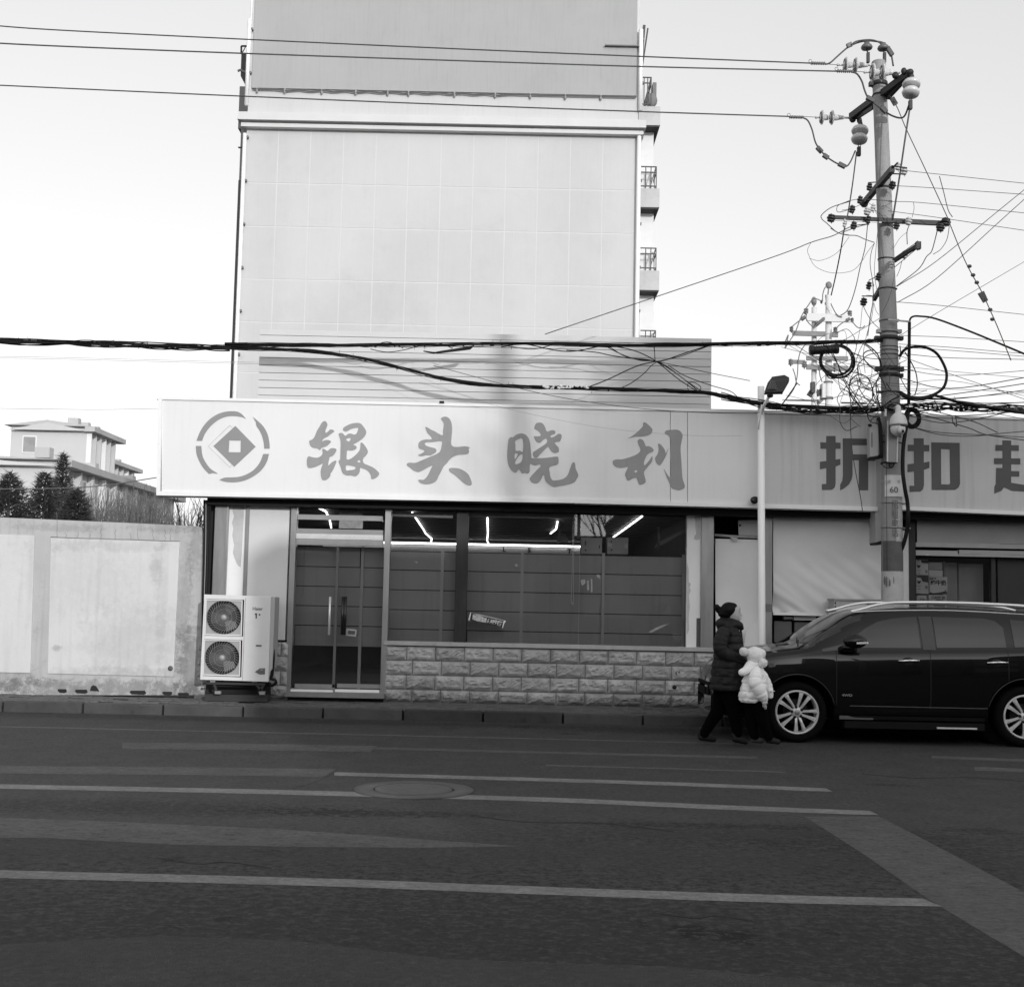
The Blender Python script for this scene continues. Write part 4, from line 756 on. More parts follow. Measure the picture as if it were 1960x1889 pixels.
part('whitewashed_panel', MB().pprism([(-170, 1017), (66, 1025), (58, 1288), (-170, 1283)], WY - .018, .03), pw2, yw, bevel=.005)
part('patch_spot', MB().lathe(P(326, 1279, WY - .022), (0, 1, 0), [(.036, 0), (.036, .008)], 14), M('spot_dark', .1), yw)
part('rat_hole', MB().pprism([(172, 1322), (174, 1314), (178, 1311), (184, 1313), (190, 1323)], WY - .004, .01), black, yw)
mb = MB()
for a, b, c, d in [(110, 1320, 128, 1324), (143, 1321, 168, 1325), (248, 1323, 280, 1327), (310, 1325, 330, 1328), (340, 1327, 362, 1330)]: mb.pprism([(a, b + 1.5)] + [(a + (c - a) * (k + .5) / 6, b - 1.5 + 2 * mnoise.noise(Vector((a + k, b, 0)))) for k in range(6)] + [(c, d), (c - 5, d + 2.5), (a + 4, d + 1.5)], WY - .003, .01)
part('foot_gap', mb, black, yw)
mb = MB(); rr = random.Random(5)
for (u, v0, v1) in [(108, 980, 1028), (126, 1020, 1028), (150, 1014, 1030), (172, 1021, 1031), (194, 1012, 1031), (220, 1014, 1032), (249, 1020, 1033), (265, 1010, 1034), (293, 1012, 1034), (316, 1012, 1035), (326, 1010, 1035), (300, 1293, 1310), (309, 1296, 1308)]:
    q = [(u + rr.uniform(-2, 2), v0 + (v1 - v0) * i / 5, WY - .003) for i in range(6)]; mb.tube([P(*x) for x in q], .0022, 4)
mb.tube([P(97 + i * 24.7, 1028 + i * .8 + rr.uniform(-.4, .4), WY - .019) for i in range(11)], .006, 4)
part('crack', mb, M('crack_dark', .22, .95), yw)
# pipes and cables running down between the wall and the corner post
for k, (ut, ub, r_, mt_) in enumerate([(391.5, 388.5, .018, 'black_rubber'), (394.5, 391, .012, 'alu_rail'), (398, 394.5, .024, 'black_rubber'), (402, 398.5, .014, 'black_rubber')]):
    wire('service_cable', [(ut, 957, 17.85), (ut - .6, 1050, 17.85), (ub, 1150, 17.85), (ub - 1, 1240, 17.85)], r_, ['thin black cable beside the yard wall end, leftmost of the bunch', 'pale thin conduit in the bunch at the end of the yard wall', 'thickest black cable of the bunch between yard wall and steel post', 'black cable nearest to the steel corner post of the shop'][k], 'cable', 'cables running down at the corner of the shop', mat=MATS[mt_], n=7)
# ================================================ BIG OUTDOOR COOLING UNIT
ac = thing('air_conditioner', 'large white two-fan cooling unit standing by the steel corner post', 'air conditioner', P(455, 1325, 17.5))
AY = 17.38; acw = M('ac_casing', .66, .5, .04, 2, dirt=.1); acd = M('ac_side', .4, .6, .05, 2)
q = lambda px, py: (358.9 + .2128 * px, 947.5 + .2128 * py)
body = [q(150, 893), q(750, 912), q(727, 1678), q(112, 1658)]
f1 = [q(165, 935), q(508, 942), q(498, 1272), q(150, 1262)]; f2 = [q(150, 1296), q(492, 1305), q(482, 1638), q(137, 1625)]
part('casing', MB().pprism(body, AY, .36, [f1[::-1], f2[::-1]]), acw, ac, bevel=.006)
part('side_panel', MB().pprism([q(752, 915), q(787, 917), q(762, 1560), q(742, 1590), q(730, 1672)], AY + .02, .34), acd, ac)
part('inner_dark', MB().pprism([q(160, 930), q(512, 940), q(490, 1642), q(132, 1630)], AY + .12, .04), M('fan_shroud', .02, .8), ac)
for k, (cx, cy, fr) in enumerate([(328, 1100, f1), (312, 1462, f2)]):
    c = P(*q(cx, cy), AY + .01); g = thing('_', None, None, c); bpy.data.objects.remove(g)
    ring = part('fan_panel', MB().pprism([q(*p) for p in [(cx - 158, cy - 155), (cx + 160, cy - 148), (cx + 152, cy + 158), (cx - 168, cy + 150)]], AY + .008, .02, [[tuple(q(cx - 2 + 156 * math.cos(a * math.pi / 20), cy + 152 * math.sin(a * math.pi / 20))) for a in range(40)]]), M('fan_panel_grey', .33, .6), ac, bevel=.004)
    bm_ = MB()
    for a in range(3):   # fan blades at rest
        a0 = a * 2.094 + .5; pts = []
        for r_, da, dy in [(.06, 0, 0), (.20, .15, -.01), (.21, .9, .03), (.15, 1.2, .035), (.07, 1.0, .02)]: pts.append(c + Vector((r_ * math.cos(a0 + da), .07 + dy, r_ * math.sin(a0 + da))))
        bm_.prism(pts, (0, .006, 0))
    bm_.lathe(c + Vector((0, .05, 0)), (0, 1, 0), [(.04, 0), (.045, .01), (.045, .06)], 16)
    part('fan', bm_, M('fan_grey', .07, .5), ring)
    wm = MB()
    for a in range(36):   # swirled guard wires
        pts = []
        for s in range(7):
            t = s / 6; r_ = .236 * (1 - t) + .035 * t; an = a * 2 * math.pi / 36 + t * t * 1.4; pts.append(c + Vector((r_ * math.cos(an), -.004 - .012 * math.sin(t * math.pi), r_ * math.sin(an))))
        wm.tube(pts, .0016, 4, False)
    for r_ in (.236, .17, .11): wm.tube([c + Vector((r_ * math.cos(a * math.pi / 24), -.01, r_ * math.sin(a * math.pi / 24))) for a in range(49)], .0014, 4, False)
    wm.lathe(c + Vector((0, -.02, 0)), (0, 1, 0), [(.001, 0), (.034, .003), (.036, .012)], 16)
    part('fan_guard', wm, M('guard_wire', .34, .4), ring)
    part('fan_frame', MB().pprism([q(*p) for p in [(cx - 165, cy - 162), (cx + 167, cy - 155), (cx + 160, cy + 168), (cx - 178, cy + 158)]], AY - .006, .014, [[q(*p) for p in [(cx - 156, cy - 153), (cx + 158, cy - 146), (cx + 150, cy + 156), (cx - 167, cy + 148)]]]), acw, ac, bevel=.003)
part('stand_shadow', MB().fbox(394, 1305, 517, 1329, 17.84, .06), black, ac)  # black panel painting the shadow under the unit
text('maker_name', 'Haier', P(*q(630, 1022), AY - .003), .062, M('print_grey', .12), ac, .001, bold=.0008)
part('badge', MB().ell(P(*q(616, 1070), AY - .002), .016, .003, .014).ell(P(*q(648, 1075), AY - .002), .012, .003, .013).fbox(*q(612, 1075), *q(624, 1110), AY - .003, .003), M('print_dark', .07), ac)
part('name_plate', MB().fbox(*q(614, 1346), *q(666, 1362), AY - .004, .004), M('print_grey', .12), ac)
part('arrow_label', MB().pprism([q(605, 1590), q(650, 1557), q(697, 1556), q(696, 1612), q(648, 1612)], AY - .004, .004), M('print_grey', .12), ac)
text('label_text', '变频', P(*q(668, 1572), AY - .008), .02, M('blind_white', .5), ac, .001)
part('seam', MB().fbox(*q(506, 925), *q(510, 1665), AY - .002, .004), M('seam_grey', .25), ac)
for px in (225, 600): part('foot', MB().fbox(*q(px - 22, 1668), *q(px + 22, 1682), AY + .02, .3), M('alu_rail', .26), ac)
st = MB().bar(P(*q(170, 1690), AY + .05), P(*q(700, 1700), AY + .05), .03, .03)
for a, b in [((240, 1690), (270, 1790)), ((610, 1690), (690, 1790)), ((690, 1700), (640, 1780))]: st.bar(P(*q(*a), AY + .06), P(*q(*b), AY + .06), .03, .03)
part('stand', st.box(P(*q(150, 1700), 17.5).x, 17.55, .16, P(*q(720, 1700), 17.5).x, 17.75, .25), M('stand_iron', .03, .7), ac)
part('stand_shoe', MB().fbox(*q(245, 1762), *q(298, 1788), AY + .03, .05, ).fbox(*q(645, 1765), *q(695, 1795), AY + .03, .05), M('alu_rail', .26), ac)
wire('pipe', [(523, 1243, 17.5), (523.5, 1260, 17.45), (521, 1290, 17.45), (518, 1298, 17.45), (526, 1301, 17.42), (528, 1306, 17.42), (520, 1312, 17.45), (512, 1311, 17.5)], .02, root=ac, n=7); 
part('valve_box', MB().fbox(517, 1233, 522.5, 1252, 17.5, .12), acd, ac)
# plinth shadowed recess at the wall foot
# ================================================ FAR BLOCKS, TREES, TWIN POLES
fw = M('far_wall', .6, .9, .06, .3); fw2 = M('far_wall_grey', .54, .9, .06, .3); fr_ = M('far_roof', .46, .9, .15, .3); fwin = M('far_window', .3, .35, .3, .5); fwh = M('far_white', .78, .8, .04, .5); fsh = M('far_recess', .3, .9, .1)
def far_block(label, u0, u1, vt0, Y0, floors, nb, zb, mat, gable=None, wings=3.4):
    """block whose long side faces right and recedes from the viewer"""
    x = P(u0, vt0, Y0).x; z1 = P(u0, vt0, Y0).z; Y1 = Y0
    while P(0, 0, 1) and (980 + 2440 * x / Y1) < u1 and Y1 < 400: Y1 += .5
    b = thing('far_building', label, 'apartment building', (x, Y0, 0), 'apartment blocks beyond the yard wall')
    xw = x - wings
    part('wall', MB().box(xw, Y0, -.1, x, Y1, z1), mat, b)
    rf = MB(); hw = wings / 2; pk = .55 if wings < 7.5 and u0 < 200 else .2
    rf.add([(xw - .5, Y0 - .6, z1 + .02), (x + .7, Y0 - .6, z1 + .02), (x - hw, Y0 - .6, z1 + pk), (xw - .5, Y1 + .5, z1 + .02), (x + .7, Y1 + .5, z1 + .02), (x - hw, Y1 + .5, z1 + pk)], [(0, 1, 2), (5, 4, 3), (1, 4, 5, 2), (0, 2, 5, 3), (0, 3, 4, 1)])
    rf.box(x - .02, Y0 - .6, z1 - .45, x + .9, Y1 + .5, z1 + .01)
    r_ = part('roof', rf, fr_, b); L_ = Y1 - Y0
    part('gable_wall', MB().prism([(xw, Y0 - .62, z1 - .4), (x + .3, Y0 - .62, z1 - .4), (x - hw, Y0 - .62, z1 + pk - .25)], (0, .3, 0)), mat, b)
    for k in range(3): part('chimney', MB().box(x - 2.2, Y0 + 1 + k * L_ / 3, z1 + .3, x - 1.2, Y0 + 1.8 + k * L_ / 3, z1 + 1.0), fr_, r_)
    L = Y1 - Y0; bay = L / nb; fh = min(3.0, (z1 - 1) / floors)
    for i in range(nb):
        ya = Y0 + i * bay
        part('pilaster', MB().box(x + .002, ya, zb, x + .45, ya + bay * .12, z1 - .5), fwh if i % 3 == 0 else mat, b)
        for f_ in range(floors):
            zt_ = z1 - .9 - f_ * fh
            if zt_ - 1.6 < zb: continue
            w_ = part('window', MB().box(x + .003, ya + bay * .3, zt_ - 1.6, x + .09, ya + bay * .88, zt_), fwh, b)
            part('pane', MB().box(x + .05, ya + bay * .36, zt_ - 1.5, x + .1, ya + bay * .56, zt_ - .1).box(x + .05, ya + bay * .62, zt_ - 1.5, x + .1, ya + bay * .82, zt_ - .1), fwin, w_)
    for f_ in range(floors):
        zt_ = z1 - .9 - f_ * fh
        for kx in (4.6, 8.5):
            if zt_ - 1.6 < zb: continue
            w_ = part('window', MB().box(x - kx - 1.3, Y0 - .06, zt_ - 1.6, x - kx, Y0 + .1, zt_), fwh, b); part('pane', MB().box(x - kx - 1.2, Y0 - .09, zt_ - 1.5, x - kx - .1, Y0 - .05, zt_ - .1), fwin, w_)
    return b
far_block('far tall apartment block at the left edge, with a low gable and pilastered flank', 167, 211, 818, 117, 6, 6, 4, fw2, wings=7.0)
far_block('far apartment block just right of the gabled one, only its top storeys in view', 209, 252, 881, 146, 6, 5, 4, fw2, wings=7.0)
far_block('long far apartment block with a dark eave, running back to the edge of the sign', 118, 332, 882, 84, 4, 11, 2, fw, wings=9.0)
# trees
bark = M('bark', .06, .9, .3, 8); twig = M('twig', .13, .9, .3, 8)
def branches(mb, p, d, L, r, depth, rr, spread=.55, k=3):
    e = p + d * L; mb.tube([p, (p + e) / 2 + Vector((rr.uniform(-.04, .04) * L, rr.uniform(-.04, .04) * L, 0)), e], [r, r * .8, r * .62], 5 if depth > 2 else 3, False)
    if depth == 0: return
    for i in range(k if depth > 1 else k + 1):
        nd = (d + Vector((rr.uniform(-1, 1), rr.uniform(-1, 1), rr.uniform(-.25, .6))) * spread).normalized()
        branches(mb, p + d * L * rr.uniform(.45, 1), nd, L * rr.uniform(.6, .85), r * .55, depth - 1, rr, spread, k)
def bare_tree(label, base, h, seed, depth=5, group=None, spread=.55, k=3, lean=0):
    rr = random.Random(seed); t = thing('bare_tree', label, 'tree', base, group); b = Vector(base)
    tr = MB().tube([b, b + Vector((0, 0, h * .14)), b + Vector((rr.uniform(-.1, .1), 0, h * .28))], [h * .018, h * .015, h * .012], 8); part('trunk', tr, bark, t)
    cr_ = MB(); branches(cr_, b + Vector((0, 0, h * .26)), Vector((lean, 0, 1)).normalized(), h * .24, h * .011, depth, rr, spread, k)
    part('crown', cr_, twig, t); return t
def shrub(label, base, h, w_, seed, n, group=None, mat=None, name='bare_shrub', cat='shrub'):
    rr = random.Random(seed); b = Vector(base); mb = MB()
    for i in range(n):
        x = rr.gauss(0, .45) * w_; p = b + Vector((x, rr.uniform(-1, 1), 0)); hh = h * rr.uniform(.6, 1)
        q = p + Vector((rr.uniform(-.2, .2) * hh * .4, 0, hh * .55)); e = q + Vector((rr.uniform(-.3, .3) * hh * .3, 0, hh * .45)); mb.tube([p, q, e], [.03, .018, .006], 3, False)
        for s in range(9):
            a = p.lerp(e, rr.uniform(.3, .95)); mb.tube([a, a + Vector((rr.uniform(-.35, .35), rr.uniform(-.2, .2), rr.uniform(.2, .6)))], [.009, .003], 3, False)
    t = thing(name, label, cat, base, group); part('stems', mb, mat or twig, t); return t
for k, (u, vt, w_, n, lab) in enumerate([(190, 935, 1.6, 230, 'bare leafless shrubs next to the dark conifer behind the yard wall'), (235, 922, 1.9, 300, 'leafless thicket in front of the middle of the long far block'), (285, 944, 2.0, 280, 'leafless thicket before the far end of the long far block'), (325, 975, 1.4, 90, 'low leafless shrub where the far block ends, behind the wall')]):
    Yk = 42 + k * 3; top_ = P(u, vt, Yk); shrub(lab, (top_.x, Yk, 0), top_.z, w_, 11 + k, n, 'bare shrubs behind the yard wall')
def conifer(label, u, vt, Y, rad, seed, hfrac=1.0, n=15000, mat=None):
    tp = P(u, vt, Y); base = Vector((tp.x, Y, 0)); h = tp.z; rr = random.Random(seed)
    t = thing('conifer', label, 'tree', base, 'conifers behind the yard wall'); part('trunk', MB().tube([base, base + Vector((0, 0, h * .97))], [.14, .02], 6), bark, t); vs = []; fs = []
    for i in range(n):
        f = rr.random() ** .7; z = h * (1 - f); a = rr.uniform(0, 6.28); r_ = rad * (f ** .8) * (.62 + .75 * mnoise.noise(Vector((z * 1.1, seed + 2 * math.cos(a), 2 * math.sin(a))))) * rr.random() ** .5
        p = base + Vector((r_ * math.cos(a), r_ * math.sin(a), z)); d = Vector((math.cos(a), math.sin(a), rr.uniform(-.4, .9))).normalized() * rr.uniform(.08, .26); s = d.cross(Vector((rr.uniform(-1, 1), rr.uniform(-1, 1), rr.uniform(-1, 1)))).normalized() * rr.uniform(.008, .024)
        b_ = len(vs); vs += [p - s, p + s, p + d]; fs.append((b_, b_ + 1, b_ + 2))
    part('crown', MB().add(vs, fs), mat or M('needles', .05, .8, .5, 2), t)
conifer('dark conifer at the left edge behind the yard wall', 88, 905, 34, 2.4, 1); conifer('tall thin-topped conifer rising before the far gabled block', 122, 866, 36, 1.1, 2, n=9000); conifer('broad dark conifer low behind the left part of the wall', 145, 936, 32, 2.3, 3, n=17000)
conifer('wide dark conifer just outside the left side of the wall panel', 20, 905, 33, 3.0, 6, n=17000)
shrub('dark bare shrub half hidden behind the end of the yard wall', (P(386, 960, 24).x, 24, 0), P(386, 958, 24).z, .35, 4, 60, None, M('needles', .035)); shrub('little bare sapling showing over the wall near its right end', (P(347, 985, 26).x, 26, 0), P(347, 984, 26).z, .15, 5, 12, None, twig)
# ridge far behind and ground rise
hl = MB(); n = 60
for i in range(n + 1):
    x = -700 + 1400 * i / n; hl.v += [Vector((x, 620, -2)), Vector((x, 620 + 40, 2 + 3 * mnoise.noise(Vector((i * .3, 0, 0))))), Vector((x, 760, 0))]
for i in range(n):
    a = i * 3; hl.f += [(a, a + 3, a + 4, a + 1), (a + 1, a + 4, a + 5, a + 2)]
hl.sm = [True] * len(hl.f); solo('hills', hl, M('hill_haze', .3, .95, .1, .02), kind='structure')
# ================================================ twin poles standing far off
conc = M('concrete_far', .66, .9, .06, 2); iron = M('far_iron', .22, .8, .2, 2); porc = M('porcelain_far', .35, .4)
DY = 53
pf = lambda px, py: (1502.5 + .13685 * px, 535.9 + .13685 * py)
def pp(px, py, dy=0): return P(*pf(px, py), DY + dy)
for k, (xa, xb, yt, lab) in enumerate([(365, 450, 385, 'left one of the two far concrete poles, slightly the shorter'), (558, 660, 215, 'right one of the two far concrete poles, taller, with a bundle at its top')]):
    t = thing('far_pole', lab, 'utility pole', (pp((xa + xb) / 2, 1800).x, DY, 0), 'pair of far concrete poles')
    a = pp((xa + xb) / 2, 1800); tpz = pp((xa + xb) / 2, yt); w_ = (xb - xa) * .13685 / 46.04 / 2
    part('pole', MB().tube([(a.x, DY, 0), (tpz.x, DY, tpz.z)], [w_ * 1.25, w_ * .85], 12), conc, t)
    if k:
        part('top_iron', MB().bar(pp(585, 210), pp(600, 420), .12, .12).bar(pp(560, 330), pp(640, 330), .1, .1).ell(pp(612, 75), .14, .1, .16, 8, 6).bar(pp(585, 95), pp(640, 70), .06, .06).tube([pp(612, 80), pp(600, 215)], .03, 5), iron, t)
        part('strap', MB().lathe(pp(606, 1440), (0, 0, 1), [(.2, 0), (.2, .06)], 12), iron, t); part('strap', MB().lathe(pp(606, 1670), (0, 0, 1), [(.2, 0), (.2, .1)], 12), iron, t)
        part('cabinet', MB().box(pp(500, 1460).x, DY - .3, pp(500, 1660).z, pp(545, 1460).x, DY + .2, pp(500, 1460).z), conc, t); part('arm', MB().bar(pp(455, 1740), pp(545, 1650), .12, .12), iron, t)
    else:
        part('top_pin', MB().tube([pp(405, 260), pp(405, 390)], .03, 5).ell(pp(405, 300), .12, .12, .2, 8, 6), iron, t)
        part('switch', MB().box(pp(350, 1440).x, DY - .3, pp(350, 1590).z, pp(402, 1440).x, DY, pp(350, 1440).z).bar(pp(335, 1560), pp(395, 1600), .2, .3).bar(pp(455, 1545), pp(500, 1610), .2, .25).bar(pp(440, 1535), pp(478, 1600), .08, .1), M('far_dark', .07), t)
        part('arm', MB().bar(pp(355, 1800), pp(470, 1690), .14, .14), M('far_dark', .07), t)
fa = thing('far_crossarms', 'pale crossarms with small insulators spanning the two far concrete poles', 'crossarms', pp(500, 1100))
part('upper_arm', MB().bar(pp(300, 520, -.3), pp(915, 542, -.3), .1, .32), conc, fa); part('middle_arm', MB().bar(pp(105, 745, -.3), pp(560, 758, -.3), .1, .2).bar(pp(660, 765, -.3), pp(740, 770, -.3), .1, .2), iron, fa)
part('lower_arm', MB().bar(pp(75, 1145, -.3), pp(280, 1150, -.3), .1, .16).bar(pp(300, 1095, -.3), pp(880, 1100, -.3), .1, .18).bar(pp(300, 1218, -.3), pp(880, 1240, -.3), .1, .2), iron, fa)
mb = MB()
for px, py, s in [(90, 690, 1), (705, 700, 1.1), (905, 470, 1.2), (295, 440, 1.2), (80, 1150, 1.2), (270, 1180, 1.3), (480, 1230, 1), (700, 1200, 1), (690, 1250, .8), (545, 545, .6), (510, 305, .6), (940, 560, .8)]:
    for q_ in (-22, 0, 22): mb.ell(pp(px, py + q_ * s, -.3), .09 * s, .09, .04 * s, 8, 6)
    mb.tube([pp(px, py - 40 * s, -.3), pp(px, py + 50 * s, -.3)], .025, 4)
for a, b in [((230, 555), (285, 515)), ((850, 575), (905, 545)), ((430, 635), (540, 545))]: mb.tube([pp(*a, -.3), pp(*b, -.3)], .09, 6)
part('insulators', mb, M('far_insulator', .16, .4), fa, kind='stuff')
FL = iter(['loop of slack wire over the left far pole', 'short arc of wire beside the left crossarm insulator of the far poles', 'faint wire hook at the far left of the far poles', 'curved jumper between the two far poles under their upper crossarm', 'thin loop left of the bundle on the right far pole', 'slack wire from the right far pole to the upper crossarm', 'slack wire sagging right from the end of the far upper crossarm', 'long slack wire hanging left of the left far pole', 'short slack wire under the lowest left bracket of the far poles', 'short wire hanging between the two far poles', 'wire from the middle crossarm insulator up to the upper one on the far poles'])
def fwire(pts, r=.022, Y=DY):
    lab = next(FL)
    wire('far_wire', [(*pf(*p), Y - .4) for p in pts], r, lab, 'wire', 'slack wires around the far twin poles', M('far_wire_grey', .18, .7), n=4)
fwire([(520, 300), (405, 262), (330, 350), (225, 520), (150, 720), (75, 840), (0, 960)]); fwire([(90, 660), (190, 580), (290, 515)]); fwire([(0, 870), (45, 770), (30, 850), (0, 950)]); fwire([(285, 520), (330, 600), (400, 655), (450, 620), (540, 545)])
fwire([(610, 85), (560, 110), (530, 200), (525, 300)]); fwire([(640, 330), (700, 450), (745, 500), (800, 520)]); fwire([(930, 570), (1010, 660), (1080, 670), (1119, 640)]); fwire([(285, 900), (215, 1010), (185, 1140), (170, 1350), (120, 1530), (0, 1690)])
fwire([(110, 1240), (140, 1330), (160, 1430), (210, 1475)]); fwire([(480, 1250), (490, 1340), (520, 1430)]); fwire([(710, 680), (790, 610), (900, 550)])
# ================================================ STREET LAMP
galv = M('galvanised', .9, .5, .04, 2, streak=.05, spec=.4); PY = 17.2
lp_ = thing('street_lamp', 'white street lamp post with a flat dark lamp head, standing behind the car bonnet', 'street lamp', P(1457, 1345, 17.3))
a, b = P(1456.5, 740, 17.3), P(1458, 1240, 17.3); part('post', MB().tube([(a.x, 17.3, a.z), (b.x, 17.3, b.z), (b.x, 17.3, .12)], [.046, .052, .055], 16), galv, lp_)
arm = part('arm', MB().tube([P(1451.5, 822, 17.2), P(1458, 775, 17.15), P(1463, 776, 17.15)], .011, 6).tube([P(1456.5, 791, 17.22), P(1463, 775, 17.1), P(1472, 759, 17.0)], .02, 8), galv, lp_)
hd = [P(1463, 755, 16.9), P(1468.5, 738, 16.95), (P(1477, 727, 17.0)), P(1500, 723.5, 16.9), P(1509, 728, 16.85), P(1509.5, 732, 16.8), P(1497, 754, 16.8)]
part('lamp_head', MB().prism(hd, (.0, -.03, .03)), M('lamp_head_dark', .03, .5), lp_, bevel=.006)
mb = MB()
for i in range(9):
    f = i / 8; mb.bar(P(1470 + f * 27, 745 + f * .6, 16.82), P(1476.5 + f * 27, 729.5 + f * .3, 16.88), .012, .012)
part('lens_rib', mb, M('lens_grey', .12, .4), lp_)
part('clamp', MB().ell(P(1474, 757.5, 16.95), .045, .03, .03, 10, 6), M('lamp_head_dark', .03), lp_)
# ================================================ UTILITY POLE with all its iron
conc2 = M('concrete_pole', .3, .9, .14, 3, .35, 40, streak=.2, dirt=.2); iron2 = M('crossarm_iron', .02, .6, .3, 6); porc2 = M('porcelain', .6, .18, .05, 3, coat=.4); alu = M('aluminium', .5, .4, .1, 5, metal=.5)
zA = lambda px, py: (1483.4 + .2246 * px, 57.4 + .2246 * py); zB = lambda px, py: (1459.5 + .2368 * px, 382.8 + .2368 * py)
def A(px, py, dy=0): return P(*zA(px, py), PY + dy)
def B(px, py, dy=0): return P(*zB(px, py), PY + dy)
ax = [(1681.6, 120, 13.6), (1688, 270, 14.0), (1694, 425, 15), (1700, 600, 16.3), (1704.5, 760, 17.7), (1706.5, 900, 18.8), (1707.5, 1040, 20), (1708, 1170, 21)]
up_ = thing('utility_pole', 'tall leaning concrete utility pole carrying crossarms, cables and a dome camera', 'utility pole', P(1707.5, 1340, PY))
ap = [P(u, v, PY) for u, v, r in ax]; ar = [r / 141.9 for *_, r in ax]; ap.append(Vector((ap[-1].x + .01, PY, .1))); ar.append(.155)
def axis_at(v):
    for (u0, v0, r0), (u1, v1, r1) in zip(ax[:-1], ax[1:]):
        if v0 <= v <= v1: f = (v - v0) / (v1 - v0); return u0 + (u1 - u0) * f, (r0 + (r1 - r0) * f) / 141.9
    return (ax[0][0], ax[0][2] / 141.9) if v < 120 else (ax[-1][0], ax[-1][2] / 141.9)
part('shaft', MB().tube(ap, ar, 28), conc2, up_); part('shaft_cap', MB().ell(ap[0], ar[0], ar[0], .03, 18, 6), conc2, up_)
def band(v, h=.03, mat=iron2, extra=.006, ears=(0, 0), name='band'):
    u, r = axis_at(v); c = P(u, v, PY); mb = MB().lathe(c, (0.04, 0, 1), [(r + extra, -h / 2), (r + extra + .004, 0), (r + extra, h / 2)], 28)
    for e, s in zip(ears, (-1, 1)):
        if e: mb.box(c.x + s * (r - .01), PY - .05, c.z - h / 2, c.x + s * (r + e), PY + .03, c.z + h / 2)
    return part(name, mb, mat, up_)
def painted(v0, v1, mat, name, u0=-1., u1=1., off=.003):
    """sheet wrapped round the shaft; u0..u1 = position across the visible half"""
    vs = []; fs = []; n = 20; k = 6
    for j in range(k + 1):
        v = v0 + (v1 - v0) * j / k; u, r = axis_at(v); c = P(u, v, PY)
        for i in range(n + 1):
            s = u0 + (u1 - u0) * i / n; an = math.asin(max(-1, min(1, s))); vs.append((c.x + (r + off) * math.sin(an), PY - (r + off) * math.cos(an), c.z))
    for j in range(k):
        for i in range(n): q_ = j * (n + 1) + i; fs.append((q_, q_ + n + 1, q_ + n + 2, q_ + 1))
    return part(name, MB().add(vs, fs, True), mat, up_)
painted(1036, 1094, M('grey_paint', .105, .85, .2, 6, dirt=.2), 'painted_band'); painted(1093, 1165, M('whitewash_pole', .46, .9, .1, 7, dirt=.35), 'whitewash')
painted(958, 1037, M('poster_scrap', .42, .9, .3, 22, dirt=.6), 'poster_scraps', .1, .78, .004)
painted(911, 952, M('notice_white', .66, .8, .04), 'number_plate', -.82, .97, .01)
u_, r__ = axis_at(938)
text('number', '60', P(1711, 938, PY - r__ - .014), .115, M('print_grey', .12), up_, .001, bold=.001)
for (u, t_, s) in ((1697, '供电所', .05), (1715, '10kV线', .05)): text('lettering', t_, P(u, 922, PY - r__ - .012 + abs(u - 1708) * .0012), s, M('fine_print', .16), up_, .001, sx=.8)
for (ch, v) in (('招', 967), ('租', 985), ('电', 1003), ('话', 1020)): text('lettering', ch, P(1713, v, PY - r__ - .012), .13, M('letter_faint', .13), up_, .001, sx=.75)
for i, (px, s) in enumerate([(205, 18), (250, 22), (318, 14), (405, 18), (500, 15), (590, 12)]):
    u = (3500 + .1852 * px) / 2.0898; uc, rc = axis_at(1115); x_ = (u - uc) / 141.9; part('glue_mark', MB().ell(P(u, 1111 + i % 3 * 2, PY - math.sqrt(max(.0004, rc * rc - x_ * x_)) + .002), .011, .008, s * .0035, 6, 5), M('glue_grey', .14), up_)
part('seam_line', MB().tube([P(axis_at(v)[0] - 12, v, PY - axis_at(v)[1] * .55) - Vector((0, .052, 0)) for v in (770, 880, 1000, 1092)], .003, 4), black, up_)
band(162, .06, iron2, .012, (.05, .0)); band(183, .02); band(361, .025, iron2, .01); band(497, .018); band(554, .018, iron2, .006, (0, .01)); band(614, .03, M('zinc', .26, .4, .1, 4, metal=.5), .008, (0, .02)); band(635, .05, M('zinc', .4), .01, (.05, .05)); band(648, .05, iron2, .02, (.08, .07)); band(707, .06, iron2, .02, (.08, .06)); band(719, .05, iron2, .01, (0, .05)); band(751.5, .02, iron2, .01, (.06, .0)); band(963.5, .016, M('zinc', .4), .01, (0, .08)); band(1010.5, .016, M('zinc', .4), .01, (0, .1)); band(848, .015); band(836, .012); band(665, .01, black, .004); band(672, .01, black, .004); band(680, .012, black, .004)
# crossarms
ca = part('crossarm', MB().bar(P(1630, 224, 17.98), P(1742, 140.5, 16.45), .09, .09), iron2, up_)
part('brace', MB().bar(P(1640, 226, 17.9), P(1671, 206, 17.3), .03, .05).bar(P(1699, 188, 17.1), P(1738, 146, 16.5), .05, .05).bar(P(1672, 206, 17.3), P(1700, 182, 17.1), .03, .03), iron2, ca)
part('arm_bolts', MB().ell(P(1742, 138, 16.4), .05, .04, .04, 8, 6).ell(P(1730, 137, 16.5), .04, .04, .05, 8, 6).ell(P(1714, 145, 16.7), .05, .04, .05, 8, 6).ell(P(1632, 229, 17.95), .05, .04, .05, 8, 6).ell(P(1645, 231, 17.9), .04, .04, .05, 8, 6), iron2, ca, kind='stuff')
cb_ = part('crossarm', MB().bar(P(1656, 386, 17.95), P(1708, 324, 16.5), .065, .075), iron2, up_)
